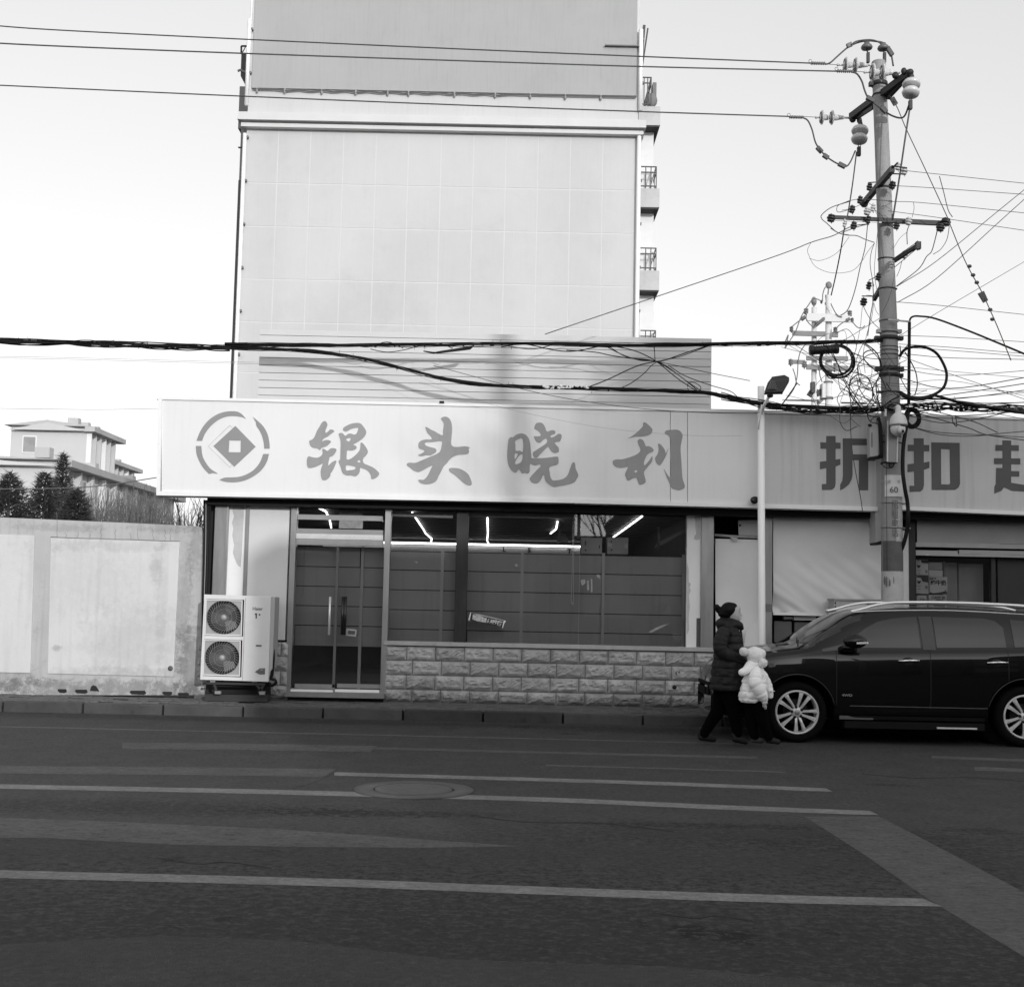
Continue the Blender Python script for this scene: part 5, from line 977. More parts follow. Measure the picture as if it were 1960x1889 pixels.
part('arm_bolts', MB().ell(P(1654, 390, 17.95), .06, .05, .06, 8, 6).tube([P(1708, 322, 16.5), P(1718, 312, 16.4)], .012, 5).tube([P(1706, 318, 16.5), P(1736, 322, 16.5)], .01, 5).tube([P(1706, 333, 16.5), P(1734, 334, 16.5)], .01, 5).tube([P(1662, 350, 17.5), P(1680, 349, 17.3)], .008, 4), iron2, cb_, kind='stuff')
cc_ = part('crossarm', MB().bar(P(1589, 417, 17.02), P(1817, 428.5, 17.02), .05, .062), iron2, up_)
part('angle_lip', MB().bar(P(1592, 420.5, 17.0), P(1688, 425.5, 17.0), .01, .02), M('zinc', .4), cc_)
cd_ = part('crossarm', MB().bar(P(1711, 500, 17.1), P(1759, 468.5, 16.4), .045, .045).bar(P(1673, 573, 17.9), P(1690, 544, 17.3), .05, .06), iron2, up_)
part('arm_bolts', MB().box(P(1752, 470, 16.4).x, 16.35, P(1752, 478, 16.4).z, P(1761, 470, 16.4).x, 16.42, P(1752, 464, 16.4).z).tube([P(1712, 494, 17), P(1752, 466, 16.4)], .006, 4).tube([P(1712, 512, 17), P(1754, 477, 16.4)], .006, 4).tube([P(1650, 567, 17.6), P(1684, 567.5, 17.2)], .008, 4), iron2, cd_, kind='stuff')
def disc_string(label, cu, v, us, r, tail, Y=17.0):
    t = thing('insulator_string', label, 'insulator', P(cu, v, Y), 'porcelain disc insulators at the top of the utility pole')
    for u in us:
        c = P(u, v + (u - cu) * .021, Y); part('disc', MB().lathe(c, (1, 0, 0), [(.02, -.06), (r * .55, -.035), (r, -.026), (r * 1.0, -.012), (r * .7, .0), (r * .42, .012), (r * .38, .06), (.03, .075)], 22), porc2, t)
        part('rings', MB().lathe(c, (1, 0, 0), [(r * .82, -.034), (r * .82, -.041), (r * .74, -.041), (r * .74, -.034)], 22).lathe(c, (1, 0, 0), [(r * .56, -.037), (r * .56, -.047), (r * .48, -.047), (r * .48, -.037)], 20), M('porcelain_shade', .22, .3), t)
    part('cap', MB().lathe(P(us[-1] + 11, v, Y), (1, 0, 0), [(r * .36, -.02), (r * .3, .03), (.025, .07)], 14), porc2, t)
    part('link', MB().tube([P(us[0] - tail, v, Y), P(us[0] - 8, v, Y)], .012, 6).ell(P(us[0] - tail, v, Y), .018, .018, .02, 8, 6).tube([P(us[-1] + 18, v, Y), P(us[-1] + 31, v + 1, Y)], .014, 6), alu, t)
disc_string('upper pair of porcelain discs on the topmost conductor, left of the pole head', 1631, 125, [1621.5, 1640.6], .108, 18, 17.35); disc_string('pair of ringed porcelain discs right in front of the pole head', 1683, 139, [1673, 1692], .12, 18, 16.8); disc_string('lone pair of porcelain discs at the lower left end of the top crossarm', 1585, 225.4, [1576, 1595], .103, 14, 17.7)
for (u, v, lab) in [(1743.5, 166, 'round double-skirted insulator hanging from the high end of the top crossarm'), (1645, 255, 'round double-skirted insulator hanging from the low end of the top crossarm')]:
    Y = 16.5 if u > 1700 else 17.6; s = (1.02 if u > 1700 else 1.0) * 141.9 / (2440 / Y) ; t = thing('hanging_insulator', lab, 'insulator', P(u, v, Y), 'skirted insulators hanging from the top crossarm')
    part('skirt', MB().lathe(P(u + 1, v - 4, Y), (.12, .25, 1), [(.02, .08), (.06, .075), (.105, .04), (.122, .0), (.11, -.03), (.05, -.035)], 24), porc2, t); part('skirt', MB().lathe(P(u, v + 9, Y), (.12, .25, 1), [(.05, .03), (.1, .02), (.118, -.02), (.105, -.055), (.05, -.07), (.02, -.07)], 24), porc2, t)
    part('cap', MB().lathe(P(u + 2, v - 12, Y), (0, 0, 1), [(.04, -.05), (.045, 0), (.03, .05), (.02, .09)], 12), M('insulator_cap', .04, .5), t)
    part('clamp', MB().box(P(u - 4, v + 38, Y).x, Y - .03, P(u, v + 44, Y).z, P(u + 2, v + 38, Y).x, Y + .03, P(u, v + 27, Y).z).tube([P(u - 2, v + 20, Y), P(u - 2, v + 30, Y)], .006, 4).tube([P(u + 2, v + 20, Y), P(u + 1, v + 30, Y)], .006, 4), iron2, t)
for (u, v, lab) in [(1659, 89, 'left mushroom-shaped pin insulator on top of the pole'), (1690.5, 90.5, 'right mushroom-shaped pin insulator on top of the pole')]:
    t = thing('pin_insulator', lab, 'insulator', P(u, v + 28, 17.2), 'pin insulators on the pole head')
    part('bell', MB().lathe(P(u, v, 17.2), (0, 0, 1), [(.02, -.04), (.07, -.042), (.082, -.02), (.07, .01), (.045, .03), (.035, .055), (.02, .06)], 20), M('porcelain_grey', .13, .3), t)
    part('pin', MB().tube([P(u, v + 4, 17.2), P(u + 2, v + 15, 17.2)], .01, 6).box(P(u + 1, 108, 17.15).x, 17.15, P(u, 122, 17.2).z, P(u + 6, 108, 17.15).x, 17.2, P(u, 103, 17.2).z), iron2, t)
# small insulators and clamps of the lower arms
for k, (u, v, r_, m_) in enumerate([(1719, 319, .042, 'p'), (1731, 328, .045, 'p'), (1708, 355, .05, 'd'), (1664, 358, .04, 'd'), (1646, 383, .04, 'd'), (1631, 401, .045, 'd'), (1660, 405, .05, 'p'), (1671, 398, .035, 'p'), (1591, 418, .06, 'd'), (1617, 428, .03, 'p'), (1634, 432, .045, 'd'), (1662, 421, .04, 'd'), (1716, 432, .045, 'd'), (1739, 424, .05, 'p'), (1810, 425, .07, 'd'), (1800, 436, .06, 'd'), (1731, 488, .045, 'p'), (1756, 470, .03, 'd'), (1707, 506, .035, 'p'), (1663, 547, .04, 'd'), (1653, 578, .05, 'd'), (1681, 530, .04, 'd')]):
    t = thing('spool_insulator', None, None, P(u, v, 16.95)) if False else None
    mb = MB()
    for h, q_ in ((-.035, .8), (0, 1), (.035, .8)): mb.lathe(P(u, v, 16.92), (.2, 0, 1), [(r_ * .5, h - .014), (r_ * q_, h - .008), (r_ * q_, h + .008), (r_ * .5, h + .014)], 12)
    mb.tube([P(u, v - 9, 16.92), P(u + .5, v + 10, 16.92)], .007, 5)
    part('spool_insulator', mb, M('porcelain', .6) if m_ == 'p' else M('insulator_dark', .04, .4), up_)
# dome camera, boxes
cm = thing('dome_camera', 'white dome surveillance camera hung from a bracket on the utility pole', 'camera', P(1719, 840, 16.85)); zc_ = lambda px, py: (1665.2 + .1317 * px, 765.6 + .1317 * py); CYY = 16.8; wc = M('camera_white', .6, .35, .04)
def cmp(px, py, dy=0): return P(*zc_(px, py), CYY + dy)
part('hood', MB().lathe(cmp(412, 355), (0, 0, 1), [(.118, -.012), (.118, .0), (.112, .05), (.095, .1), (.07, .135), (.045, .15), (.04, .165), (.034, .235), (.0, .245)], 26), wc, cm)
part('rim', MB().lathe(cmp(412, 360), (0, 0, 1), [(.119, -.012), (.12, .006), (.117, .006)], 26), M('camera_rim', .3), cm)
part('ball', MB().ell(cmp(405, 415), .098, .098, .105, 24, 14), wc, cm)
part('visor', MB().ell(cmp(462, 375, -.055), .046, .06, .014, 12, 8), M('camera_dark', .03), cm)
ey = part('eye', MB().lathe(cmp(462, 435, -.115), (.35, -1, -.1), [(.048, -.06), (.05, .0), (.042, .02), (.03, .02)], 20), wc, cm)
part('lens', MB().lathe(cmp(474, 452, -.13), (.35, -1, -.1), [(.019, -.01), (.019, .012), (.012, .014)], 14).lathe(cmp(441, 432, -.125), (.35, -1, -.1), [(.01, -.01), (.01, .01)], 8), M('lens_black', .008, .1), ey)
part('bracket', MB().tube(cr([cmp(410, 100), cmp(385, 115, .1), cmp(350, 130, .25), cmp(300, 130, .3)], 4), .03, 8).box(cmp(275, 100).x, 16.98, cmp(275, 205).z, cmp(300, 100).x, 17.04, cmp(275, 100).z), wc, cm)
bx_ = thing('control_box', 'tall narrow metal box with bright edges strapped to the utility pole under the dome camera', 'metal box', cmp(325, 910, .1))
part('body', MB().prism([cmp(262, 305, .12), cmp(408, 300, .12), cmp(400, 908, .12), cmp(246, 905, .12)], (0, .12, 0)), M('box_grey', .22, .4, .12, 2, metal=.3), bx_, bevel=.005)
part('edge', MB().prism([cmp(255, 305, .11), cmp(270, 305, .11), cmp(263, 905, .11), cmp(245, 905, .11)], (0, .02, 0)), M('edge_bright', .6, .3), bx_); part('edge', MB().prism([cmp(396, 540, .11), cmp(410, 540, .11), cmp(403, 905, .11), cmp(388, 905, .11)], (0, .02, 0)), M('edge_bright', .6), bx_)
part('base_lip', MB().prism([cmp(245, 900, .1), cmp(400, 905, .1), cmp(400, 915, .1), cmp(245, 911, .1)], (0, .12, 0)), M('near_black', .012), bx_); part('loose_wires', MB().tube(cr([cmp(285, 915, .15), cmp(280, 950, .12), cmp(310, 985, .1), cmp(340, 960, .1), cmp(350, 915, .15)], 4), .008, 5).tube(cr([cmp(160, 930, .1), cmp(200, 905, .05), cmp(245, 900, .1)], 4), .012, 5).tube(cr([cmp(175, 930, .1), cmp(215, 975, .05), cmp(280, 985, .05), cmp(330, 965, .1)], 4), .006, 5), black_rubber, bx_)
lb = thing('junction_box', 'pale upright box with small lettering on the left side of the utility pole', 'metal box', P(1672, 876, 17.2))
part('body', MB().pprism([(1664, 815), (1669, 811), (1678, 811), (1682.5, 818), (1681, 873), (1665, 875)], 17.12, .14), M('box_pale', .4, .6, .06), lb, bevel=.008); part('foot', MB().pprism([(1665, 874), (1688, 869), (1688, 877), (1665, 881)], 17.15, .1), black, lb)
part('lettering', MB().fbox(1668, 828, 1670, 856, 17.115, .003), M('print_grey', .12), lb); part('top_clamp', MB().ell(P(1665, 814, 17.1), .03, .03, .02, 8, 6).bar(P(1683, 800, 17.1), P(1686, 872, 17.1), .03, .03), black, lb)
# conduit with goose-neck bracket
wire('riser_conduit', [(1740.7, 617, 17.0), (1740, 700, 17.0), (1739.3, 773, 17.0)], .022, root=up_, n=8)
part('stand_off', MB().bar(P(1700, 612, 17.0), P(1742, 616, 17.0), .02, .02), M('zinc', .4), up_)
wire('service_drop', [(1741, 620, 17.0), (1742, 611, 17.0), (1748, 606, 16.9), (1760, 605.5, 16.8), (1790, 610, 16.5), (1850, 632, 16), (1910, 656.5, 15.5), (1990, 690, 15)], .013, 'thick black service cable arching over from the riser and sloping down to the right', 'cable', n=7)
# thick cable down the right side
wire('riser_cable', [(1738, 790, 16.95), (1734, 820, 16.95), (1729.5, 850, 16.95), (1727.8, 880, 16.95), (1728.4, 908, 16.95), (1732, 935, 16.95), (1737, 963, 17.0), (1738, 990, 17.0), (1736.5, 1012, 17.05), (1730, 1040, 17.1), (1722, 1060, 17.15)], .026, 'thick black cable snaking down the right side of the utility pole', 'cable', n=10)
# loops
def loops(name, label, c, ru, rv, Y, n, r_, seed, jit=2.5, a0=0, a1=6.283):
    rr = random.Random(seed); mb = MB()
    for i in range(n):
        dx, dy, k = rr.uniform(-jit, jit), rr.uniform(-jit, jit), rr.uniform(.9, 1.08); pts = []
        for j in range(25):
            a = a0 + (a1 - a0) * j / 24; pts.append(P(c[0] + dx + ru * k * math.cos(a), c[1] + dy + rv * k * math.sin(a), Y + rr.uniform(-.02, .02)))
        mb.tube(pts, r_, 5)
    return solo(name, mb, black_rubber, label, 'cable coil')
loops('cable_coil', 'coil of thin black cables hanging under the black splice case', (1602, 691), 31, 29, 17.1, 8, .009, 3)
loops('cable_coil', 'tight bundle of cable loops beside the dome camera on the right of the pole', (1746, 800), 13, 17, 17.0, 11, .010, 4, 3.5)
wire('cable_loop', [(1722, 682, 17.0), (1730, 671, 16.9), (1743, 665, 16.9), (1767, 664, 16.9), (1791, 675, 16.9), (1806, 697, 16.9), (1812, 718, 16.9), (1807, 740, 16.9), (1790, 754, 16.9), (1765, 761, 16.9), (1740, 759, 16.95), (1722, 750, 17.05)], .019, 'large thick round cable loop standing out to the right of the utility pole', 'cable coil', n=10)
wire('tied_cable', [(1724, 755, 17.0), (1740, 761, 16.88), (1765, 764, 16.88), (1788, 757, 16.88)], .022, 'bound lower run of the big cable loop on the pole', 'cable', n=8)
sp = thing('splice_case', 'black ribbed cable splice case hung on the cables left of the utility pole', 'cable box', P(1577, 682, 17.1))
a, b = P(1554, 671, 17.1), P(1600, 668, 17.1); dd = (b - a).normalized()
part('case', MB().lathe(a, dd, [(.045, -.02), (.06, 0), (.06, (b - a).length), (.045, (b - a).length + .02)], 16), M('splice_black', .012, .5), sp)
for k in range(9): part('rib', MB().lathe(a + dd * (k + 1) * (b - a).length / 10, dd, [(.064, -.004), (.064, .004)], 16), M('splice_black', .012), sp)
part('end_cap', MB().lathe(a, dd, [(.066, -.03), (.07, 0), (.066, .02)], 12).lathe(b, dd, [(.066, -.02), (.07, 0), (.066, .03)], 12), M('splice_black', .012), sp)
# ================================================ CONDUCTORS AND CABLES
wm_ = M('conductor', .06, .5, .1, 5)
def cond(name, lab, pts, r_=.0095, m_=None, **k): return wire(name, pts, r_, lab, 'wire', k.get('group'), m_ or wm_, n=6)
cond('power_line', 'uppermost power line crossing the sky to the top of the utility pole', [(-60, 45, 18.8), (91, 57, 18.6), (430, 74, 18.2), (826, 92, 17.8), (1222, 108.5, 17.5), (1551, 121.5, 17.35)], group='power lines over the street')
cond('power_line', 'second power line from the top, running to the ringed discs on the pole head', [(-60, 80, 16.0), (91, 88, 16.1), (430, 101.5, 16.3), (826, 115, 16.5), (1222, 127.8, 16.7), (1602, 137, 16.8)], group='power lines over the street')
cond('power_line', 'third power line, just above the tower cornice, ending at the lone discs', [(-60, 161, 18.8), (91, 168, 18.6), (430, 183.2, 18.3), (826, 199.5, 18.0), (1222, 214, 17.8), (1511, 223.5, 17.7)], group='power lines over the street')
def grip(u0, u1, v, Y, lab):
    mb = MB(); pts = [P(u0 + (u1 - u0) * i / 60, v + 2.4 * math.sin(i / 60 * 6.283 * 8) + (u1 - u0) * .02 * i / 60, Y + .017 * math.cos(i / 60 * 6.283 * 8)) for i in range(61)]; mb.tube(pts, .009, 5).tube([P(u0, v, Y), P(u1, v + 1, Y)], .013, 6); mb.tube([P(u0 - 1 + 3 * math.cos(a * .6), v - 4 + 3 * math.sin(a * .6), Y) for a in range(11)], .004, 4)
    solo('wire_grip', mb, M('grip_grey', .16, .5), lab, 'wire grip', 'spiral wire grips at the ends of the power lines')
grip(1552, 1579, 121.5, 17.35, 'spiral wire grip at the end of the uppermost power line'); grip(1602, 1633, 136.5, 16.8, 'spiral wire grip of the second power line under the upper discs'); grip(1511, 1537, 224.5, 17.7, 'spiral wire grip of the third power line, far left of the lone discs')
cond('jumper', 'thin link from the topmost grip to its discs', [(1579, 123, 17.35), (1604, 124.8, 17.35)], .004); cond('jumper', 'thin link from the second grip to the ringed discs', [(1634, 137, 16.8), (1656, 138.5, 16.8)], .004); cond('jumper', 'thin link from the third grip to the lone discs', [(1537, 223.5, 17.7), (1562, 225, 17.7)], .004)
def AA(l, Y): return [(*zA(px, py), Y + dy) for px, py, dy in l]
cond('jumper', 'jumper wire arching over both mushroom insulators on the pole top', AA([(425, 295, 0), (470, 282, 0), (540, 220, 0), (620, 152, 0), (700, 112, 0), (785, 95, 0), (860, 100, 0), (920, 112, 0), (965, 150, 0), (990, 210, 0), (1008, 310, 0)], 17.2), .012)
cond('jumper', 'second strand of the jumper over the mushroom insulators', AA([(650, 130, 0), (690, 100, 0), (780, 86, 0), (850, 92, 0), (900, 118, 0)], 17.15), .009)
cond('jumper', 'jumper looping from the second grip past the pole and up to the high hanging insulator', AA([(655, 360, -.3), (700, 378, -.3), (740, 440, -.3), (765, 520, -.3), (800, 590, -.3), (870, 645, -.3), (940, 700, -.3), (1010, 738, -.4), (1075, 752, -.5), (1110, 725, -.6), (1140, 645, -.7)], 17.2), .012)
cond('jumper', 'jumper hanging in a deep loop from the third grip to the low hanging insulator', AA([(240, 750, .5), (280, 775, .5), (315, 850, .5), (345, 960, .5), (390, 1030, .45), (450, 1090, .45), (530, 1140, .42), (600, 1165, .4), (640, 1130, .4), (685, 1030, .4)], 17.2), .011)
for k, (a, b, dy, lab) in enumerate([((358, 1000), (400, 1045), .5, 'upper dark clamp on the deep jumper loop'), ((410, 1065), (455, 1095), .45, 'middle dark clamp on the deep jumper loop'), ((540, 1140), (600, 1170), .42, 'lowest dark clamp on the deep jumper loop'), ((780, 575), (850, 610), -.35, 'dark clamp on the jumper crossing the pole below the top band'), ((905, 660), (950, 705), -.35, 'dark clamp on the jumper at the right edge of the pole'), ((955, 150), (1000, 220), 0, 'dark clamp on the arching jumper right of the pole top'), ((995, 580), (1030, 640), -.3, 'pale clamp on the stay wire close to the pole, under the top brace'), ((612, 140), (655, 122), 0, 'pale sleeve on the arching jumper left of the pole top')]):
    solo('wire_clamp', MB().bar(P(*zA(*a), 17.18 + dy), P(*zA(*b), 17.18 + dy), .05, .06), M('clamp_dark', .03, .5) if k < 6 else M('clamp_pale', .2), lab, 'clamp', 'clamps on the jumper wires', bevel=.006)
cond('drop_wire', 'long drop wire from the low hanging insulator down past the crossarms', AA([(695, 1040, .4), (660, 1320, .4), (615, 1600, .4)], 17.2) + [(*zB(660, 240), 17.6), (*zB(630, 420), 17.9), (*zB(590, 620), 18.5), (*zB(555, 770), 19)], .0095)
cond('drop_wire', 'long drop wire from the high hanging insulator running down beside the pole', AA([(1150, 660, -.7), (1110, 920, -.7), (1060, 1260, -.6), (1005, 1600, -.5)], 17.2) + [(*zB(1050, 120), 16.8), (*zB(1080, 10), 16.8)][:1], .012)
cond('stay_wire', 'stay wire slanting from the pole head down to the right edge, with small beads', AA([(975, 560, -.3), (1040, 660, -.4), (1120, 850, -.6), (1300, 1230, -1.0), (1470, 1600, -1.3)], 17.2) + [(*zB(1520, 210), 15.8), (*zB(1640, 500), 15.4), (*zB(1770, 740), 15.2), (*zB(1830, 870), 15.1), (*zB(1905, 1040), 15.0), (1935, 690, 14.9)], .006)
bm2 = MB()
for px, py in [(1672, 537), (1702, 608), (1732, 668), (1840, 888), (1858, 965)]: bm2.ell(P(*zB(px, py), 15.25), .03, .03, .022, 8, 6)
solo('stay_beads', bm2, M('bead_grey', .12), 'small beads threaded along the slanting stay wire', 'wire beads')
st_ = solo('stay_plate', MB().prism([P(*zB(1745, 755), 15.15), P(*zB(1790, 735), 15.15), P(*zB(1825, 812), 15.15), P(*zB(1790, 830), 15.15)], (0, .03, 0)), M('stay_plate_grey', .09, .6), 'small flat tag plate on the slanting stay wire at the right', 'plate')
# thin wires, right side
rng = [([(1708, 324), (1760, 330), (1911, 346)], 'thin wire from the tip of the second crossarm to the right edge'), ([(1710, 356), (1760, 358.5), (1911, 369)], 'thin wire just below the second crossarm running right'), ([(1700, 386), (1760, 388), (1911, 403)], 'thin wire at the foot of the second crossarm running right'), ([(1700, 404), (1790, 416), (1911, 434)], 'thin wire slanting down to the right just above the level crossarm')]
for pts, lab in rng:
    e = pts[-1]; s0 = pts[-2]; ext = (e[0] + 60, e[1] + (e[1] - s0[1]) * 60 / (e[0] - s0[0])); cond('service_wire', lab, [(u, v, 17 - (u - 1700) * .004) for u, v in pts + [ext]], .004, group='thin wires to the right of the utility pole')
ths = [([(1085, 700), (1400, 500), (1911, 85)], 'upper of two steep wires rising to the right edge'), ([(1090, 830), (1400, 640), (1911, 180)], 'lower of two steep wires rising to the right edge'), ([(950, 955), (700, 1110), (640, 1140)], 'faint wire slanting left from the pole over the far poles'), ([(1090, 1110), (1400, 920), (1911, 620)], 'slanting wire rising right across the bare sky beside the pole'),
       ([(1080, 825), (1400, 850), (1911, 905)], 'level wire running right beneath the steep pair'), ([(1100, 1095), (1500, 1110), (1911, 1135)], 'level wire behind the top of the big cable loop'), ([(1100, 1165), (1500, 1190), (1911, 1225)], 'level wire through the upper part of the big cable loop'), ([(1105, 1190), (1500, 1215), (1911, 1248)], 'second level wire through the big cable loop'), ([(1110, 1240), (1480, 1275), (1911, 1285)], 'third level wire through the big cable loop'), ([(1110, 1260), (1500, 1400), (1911, 1540)], 'wire dropping to the right through the big cable loop'), ([(1100, 1530), (1500, 1530), (1911, 1545)], 'faint wire low on the right below the loop'),
       ([(1080, 700), (1260, 560), (1325, 460), (1365, 420), (1390, 340), (1412, 250)], 'crooked wire from the right tip of the level crossarm back to the pole'), ([(1380, 440), (1440, 400), (1490, 320), (1510, 215)], 'slack wire hanging from the right tip of the level crossarm'), ([(1170, 360), (1168, 260), (1188, 200)], 'short hooked wire below the level crossarm'), ([(1060, 390), (1110, 310), (1170, 260)], 'thin curved wire between crossarm and pole'), ([(1085, 620), (1110, 560), (1125, 500)], 'short wire from the slanting lower arm'), ([(1430, -190), (1465, -60), (1500, 80), (1535, 140)], 'twisted strand running down the stay to the crossarm tip'), ([(0, 492), (390, 345), (570, 290), (720, 215), (855, 195)], 'long slanting wire from the rooftop screen up to the level crossarm')]
for k, (pts, lab) in enumerate(ths):
    q_ = [zB(*p) for p in pts]
    if pts[-1][0] > 1900: e, s0 = q_[-1], q_[-2]; q_.append((e[0] + 60, e[1] + (e[1] - s0[1]) * 60 / (e[0] - s0[0])))
    if k == len(ths) - 1: q_ = [(1043, 640)] + q_
    cond('service_wire', lab, [(u, v, 17.05) for u, v in q_], [.006, .006, .004, .004, .004, .004, .004, .004, .0045, .004, .003, .007, .005, .006, .003, .004, .006, .0065][k], group='thin wires around the utility pole')
# tangle around the crossarms and the pole
tg = [[(695, 10), (620, 40), (600, 70), (615, 100), (700, 80)], [(700, 15), (560, 60), (480, 120), (480, 155), (520, 190), (600, 260), (680, 285), (760, 290), (830, 320), (905, 345)], [(640, 265), (780, 215), (860, 195)], [(905, 350), (850, 420), (800, 500), (720, 575), (560, 590), (430, 540), (375, 450), (365, 400), (390, 350)], [(700, 300), (600, 430), (470, 490), (380, 475)],
      [(905, 350), (880, 420), (870, 520), (890, 650), (900, 700)], [(930, 260), (915, 420), (905, 600), (935, 780)], [(850, 195), (830, 380), (790, 540), (755, 700), (715, 830), (680, 900), (630, 935)], [(900, 830), (915, 890), (940, 930)], [(810, 840), (800, 930), (790, 1030), (760, 1180), (700, 1420), (620, 1660)], [(815, 860), (850, 930), (900, 1000), (945, 1040)], [(900, 830), (880, 960), (840, 1100), (815, 1250), (830, 1400)], [(890, 650), (895, 800), (870, 950), (850, 1100)],
      [(1060, 640), (1040, 740), (1000, 850), (960, 920)], [(850, 20), (900, 60), (920, 110), (960, 150)], [(880, 60), (960, 125), (990, 160)], [(640, 85), (720, 70), (790, 40)], [(860, 650), (925, 620)], [(840, 770), (945, 780)], [(950, 60), (1000, 45), (1050, 15)], [(690, 10), (800, -5), (1050, 10)], [(1220, 20), (1225, 70), (1210, 140)], [(550, 230), (620, 270), (700, 285)]]
mb = MB()
for i, l in enumerate(tg): mb.tube(cr([P(*zB(*p), 16.98 - (i % 3) * .03) for p in l], 5), [.0045, .0035, .006, .003, .003][i % 5] if i not in (1, 2, 7) else .006, 4)
solo('wire_tangle', mb, wm_, 'tangle of thin slack wires around the crossarms and upper pole', 'wires')
tg2 = [[(590, 1160), (680, 1150), (790, 1145), (870, 1190), (930, 1250), (960, 1340), (940, 1420)], [(655, 1160), (760, 1150), (840, 1180), (900, 1240), (945, 1300), (950, 1400)], [(480, 1160), (560, 1230), (600, 1310), (640, 1420), (700, 1540), (790, 1670)], [(520, 1180), (590, 1300), (660, 1440), (740, 1570), (820, 1680)], [(940, 1400), (880, 1350), (830, 1300), (815, 1250), (850, 1220), (900, 1215)], [(780, 1415), (840, 1430), (880, 1500), (895, 1570), (870, 1630), (820, 1690)], [(770, 1410), (720, 1450), (700, 1520), (720, 1590), (760, 1640), (800, 1680)],
       [(760, 1430), (780, 1520), (830, 1600), (880, 1640)], [(720, 1390), (800, 1410), (860, 1450), (890, 1540), (905, 1600), (950, 1680)], [(590, 1300), (640, 1360), (720, 1390)], [(500, 1390), (540, 1440), (600, 1440), (690, 1430)], [(950, 1440), (900, 1500), (890, 1600), (930, 1660)], [(960, 1400), (920, 1480), (930, 1600), (960, 1690)], [(1000, 1480), (1050, 1550), (1120, 1600)], [(950, 1420), (980, 1480), (1000, 1530)], [(1110, 1260), (1150, 1200), (1190, 1160)], [(1150, 1230), (1200, 1310), (1240, 1400), (1250, 1500), (1230, 1580)], [(1110, 1310), (1110, 1420), (1160, 1520), (1200, 1570)], [(960, 1680), (1040, 1620), (1100, 1590)], [(700, 1720), (760, 1560), (800, 1480)], [(820, 1690), (860, 1740), (950, 1760)], [(910, 1700), (850, 1720), (870, 1790), (940, 1810)],
       [(1110, 1180), (1115, 1230), (1108, 1290)], [(1180, 1760), (1180, 1560)], [(280, 1480), (160, 1650), (120, 1660)], [(1360, 1700), (1700, 1790), (1900, 1880)], [(1390, 1620), (1440, 1720)], [(1530, 1740), (1540, 1800), (1570, 1830), (1560, 1740)]]
mb = MB()
for i, l in enumerate(tg2): mb.tube(cr([P(*zB(*p), 17.0 - (i % 4) * .02) for p in l], 5), [.009, .006, .007, .006, .008, .006][i % 6], 5)
solo('cable_tangle', mb, black_rubber, 'snarl of black cables looping left of and over the pole above the sign', 'cables')
# telecom bundles strung along the street
def bundle(name, label, pts, n, sp_, r_, seed, ties=30, mat=None, lump=0):
    rr = random.Random(seed); mb = MB(); base = [Vector(p) for p in pts]
    for i in range(n):
        ph, am = rr.uniform(0, 6.28), rr.uniform(.15, .4) * sp_; k_ = rr.uniform(2, 9); q_ = []; of_ = rr.uniform(-.8, .8) * sp_
        for j, b_ in enumerate(cr(base, 8)):
            w_ = of_ + am * math.sin(ph + j * k_ * .09) + rr.uniform(-.25, .25); q_.append(P(b_.x, b_.y + w_, b_.z + .02 * math.cos(ph + j * .4)))
        mb.tube(q_, r_ * rr.choice((.7, 1, 1.3, .5)), 4)
    cpts = cr(base, 8)
    for i in range(ties):
        b_ = cpts[rr.randint(0, len(cpts) - 1)]; c_ = P(b_.x, b_.y + rr.uniform(-1, 1) * sp_ * .5, b_.z); l_ = rr.uniform(.01, .04)
        mb.ell(c_, l_, .014, rr.uniform(.008, .018), 6, 4)
        if rr.random() < .5: mb.tube([c_, c_ + Vector((rr.uniform(-.03, .03), -.01, rr.uniform(-.07, .07)))], .003, 3)
    return solo(name, mb, mat or black_rubber, label, 'cable bundle')
bundle('cable_bundle', 'thick bundle of black cables strung level across the sky and rooftop screen', [(-60, 652, 17.5), (91, 655, 17.5), (200, 658, 17.5), (330, 663, 17.5), (440, 666, 17.5)], 15, 6.0, .0085, 1, 90)
bundle('cable_bundle', 'upper cable bundle running on past the screen to the utility pole', [(430, 660, 17.5), (560, 661, 17.5), (700, 661, 17.48), (850, 661, 17.45), (1000, 658, 17.42), (1180, 661, 17.4), (1362, 660, 17.35), (1500, 658, 17.3), (1600, 656, 17.25), (1690, 652, 17.1)], 13, 4.2, .007, 2, 80)
bundle('cable_bundle', 'lower cable bundle slanting down across the rooftop screen toward the sign', [(430, 666, 17.5), (520, 669, 17.5), (600, 673, 17.5), (700, 689, 17.48), (780, 708, 17.45), (850, 726, 17.42), (930, 737, 17.4), (1020, 741, 17.4), (1150, 745, 17.38), (1260, 748, 17.36), (1345, 752, 17.33), (1400, 762, 17.3), (1480, 775, 17.25), (1580, 781, 17.2), (1680, 784, 17.05)], 12, 3.6, .008, 3, 60)
bundle('cable_bundle', 'frayed run of thin cables along the sign top right of the pole', [(1700, 780, 17.0), (1760, 780, 16.95), (1830, 781, 16.9), (1910, 783, 16.85), (2000, 786, 16.8)], 15, 9, .0055, 6, 90)
bundle('cable_bundle', 'slack cables over the sign top between lamp post and utility pole', [(1380, 757, 17.25), (1450, 772, 17.2), (1530, 784, 17.2), (1620, 786, 17.15), (1700, 782, 17.0)], 13, 7, .0055, 8, 70)
bundle('cable_bundle', 'thick sagging cable running right from the foot of the big loop', [(1790, 757, 16.9), (1830, 768, 16.8), (1870, 777, 16.7), (1912, 783, 16.6), (1990, 795, 16.5)], 3, 1.2, .015, 9, 4)
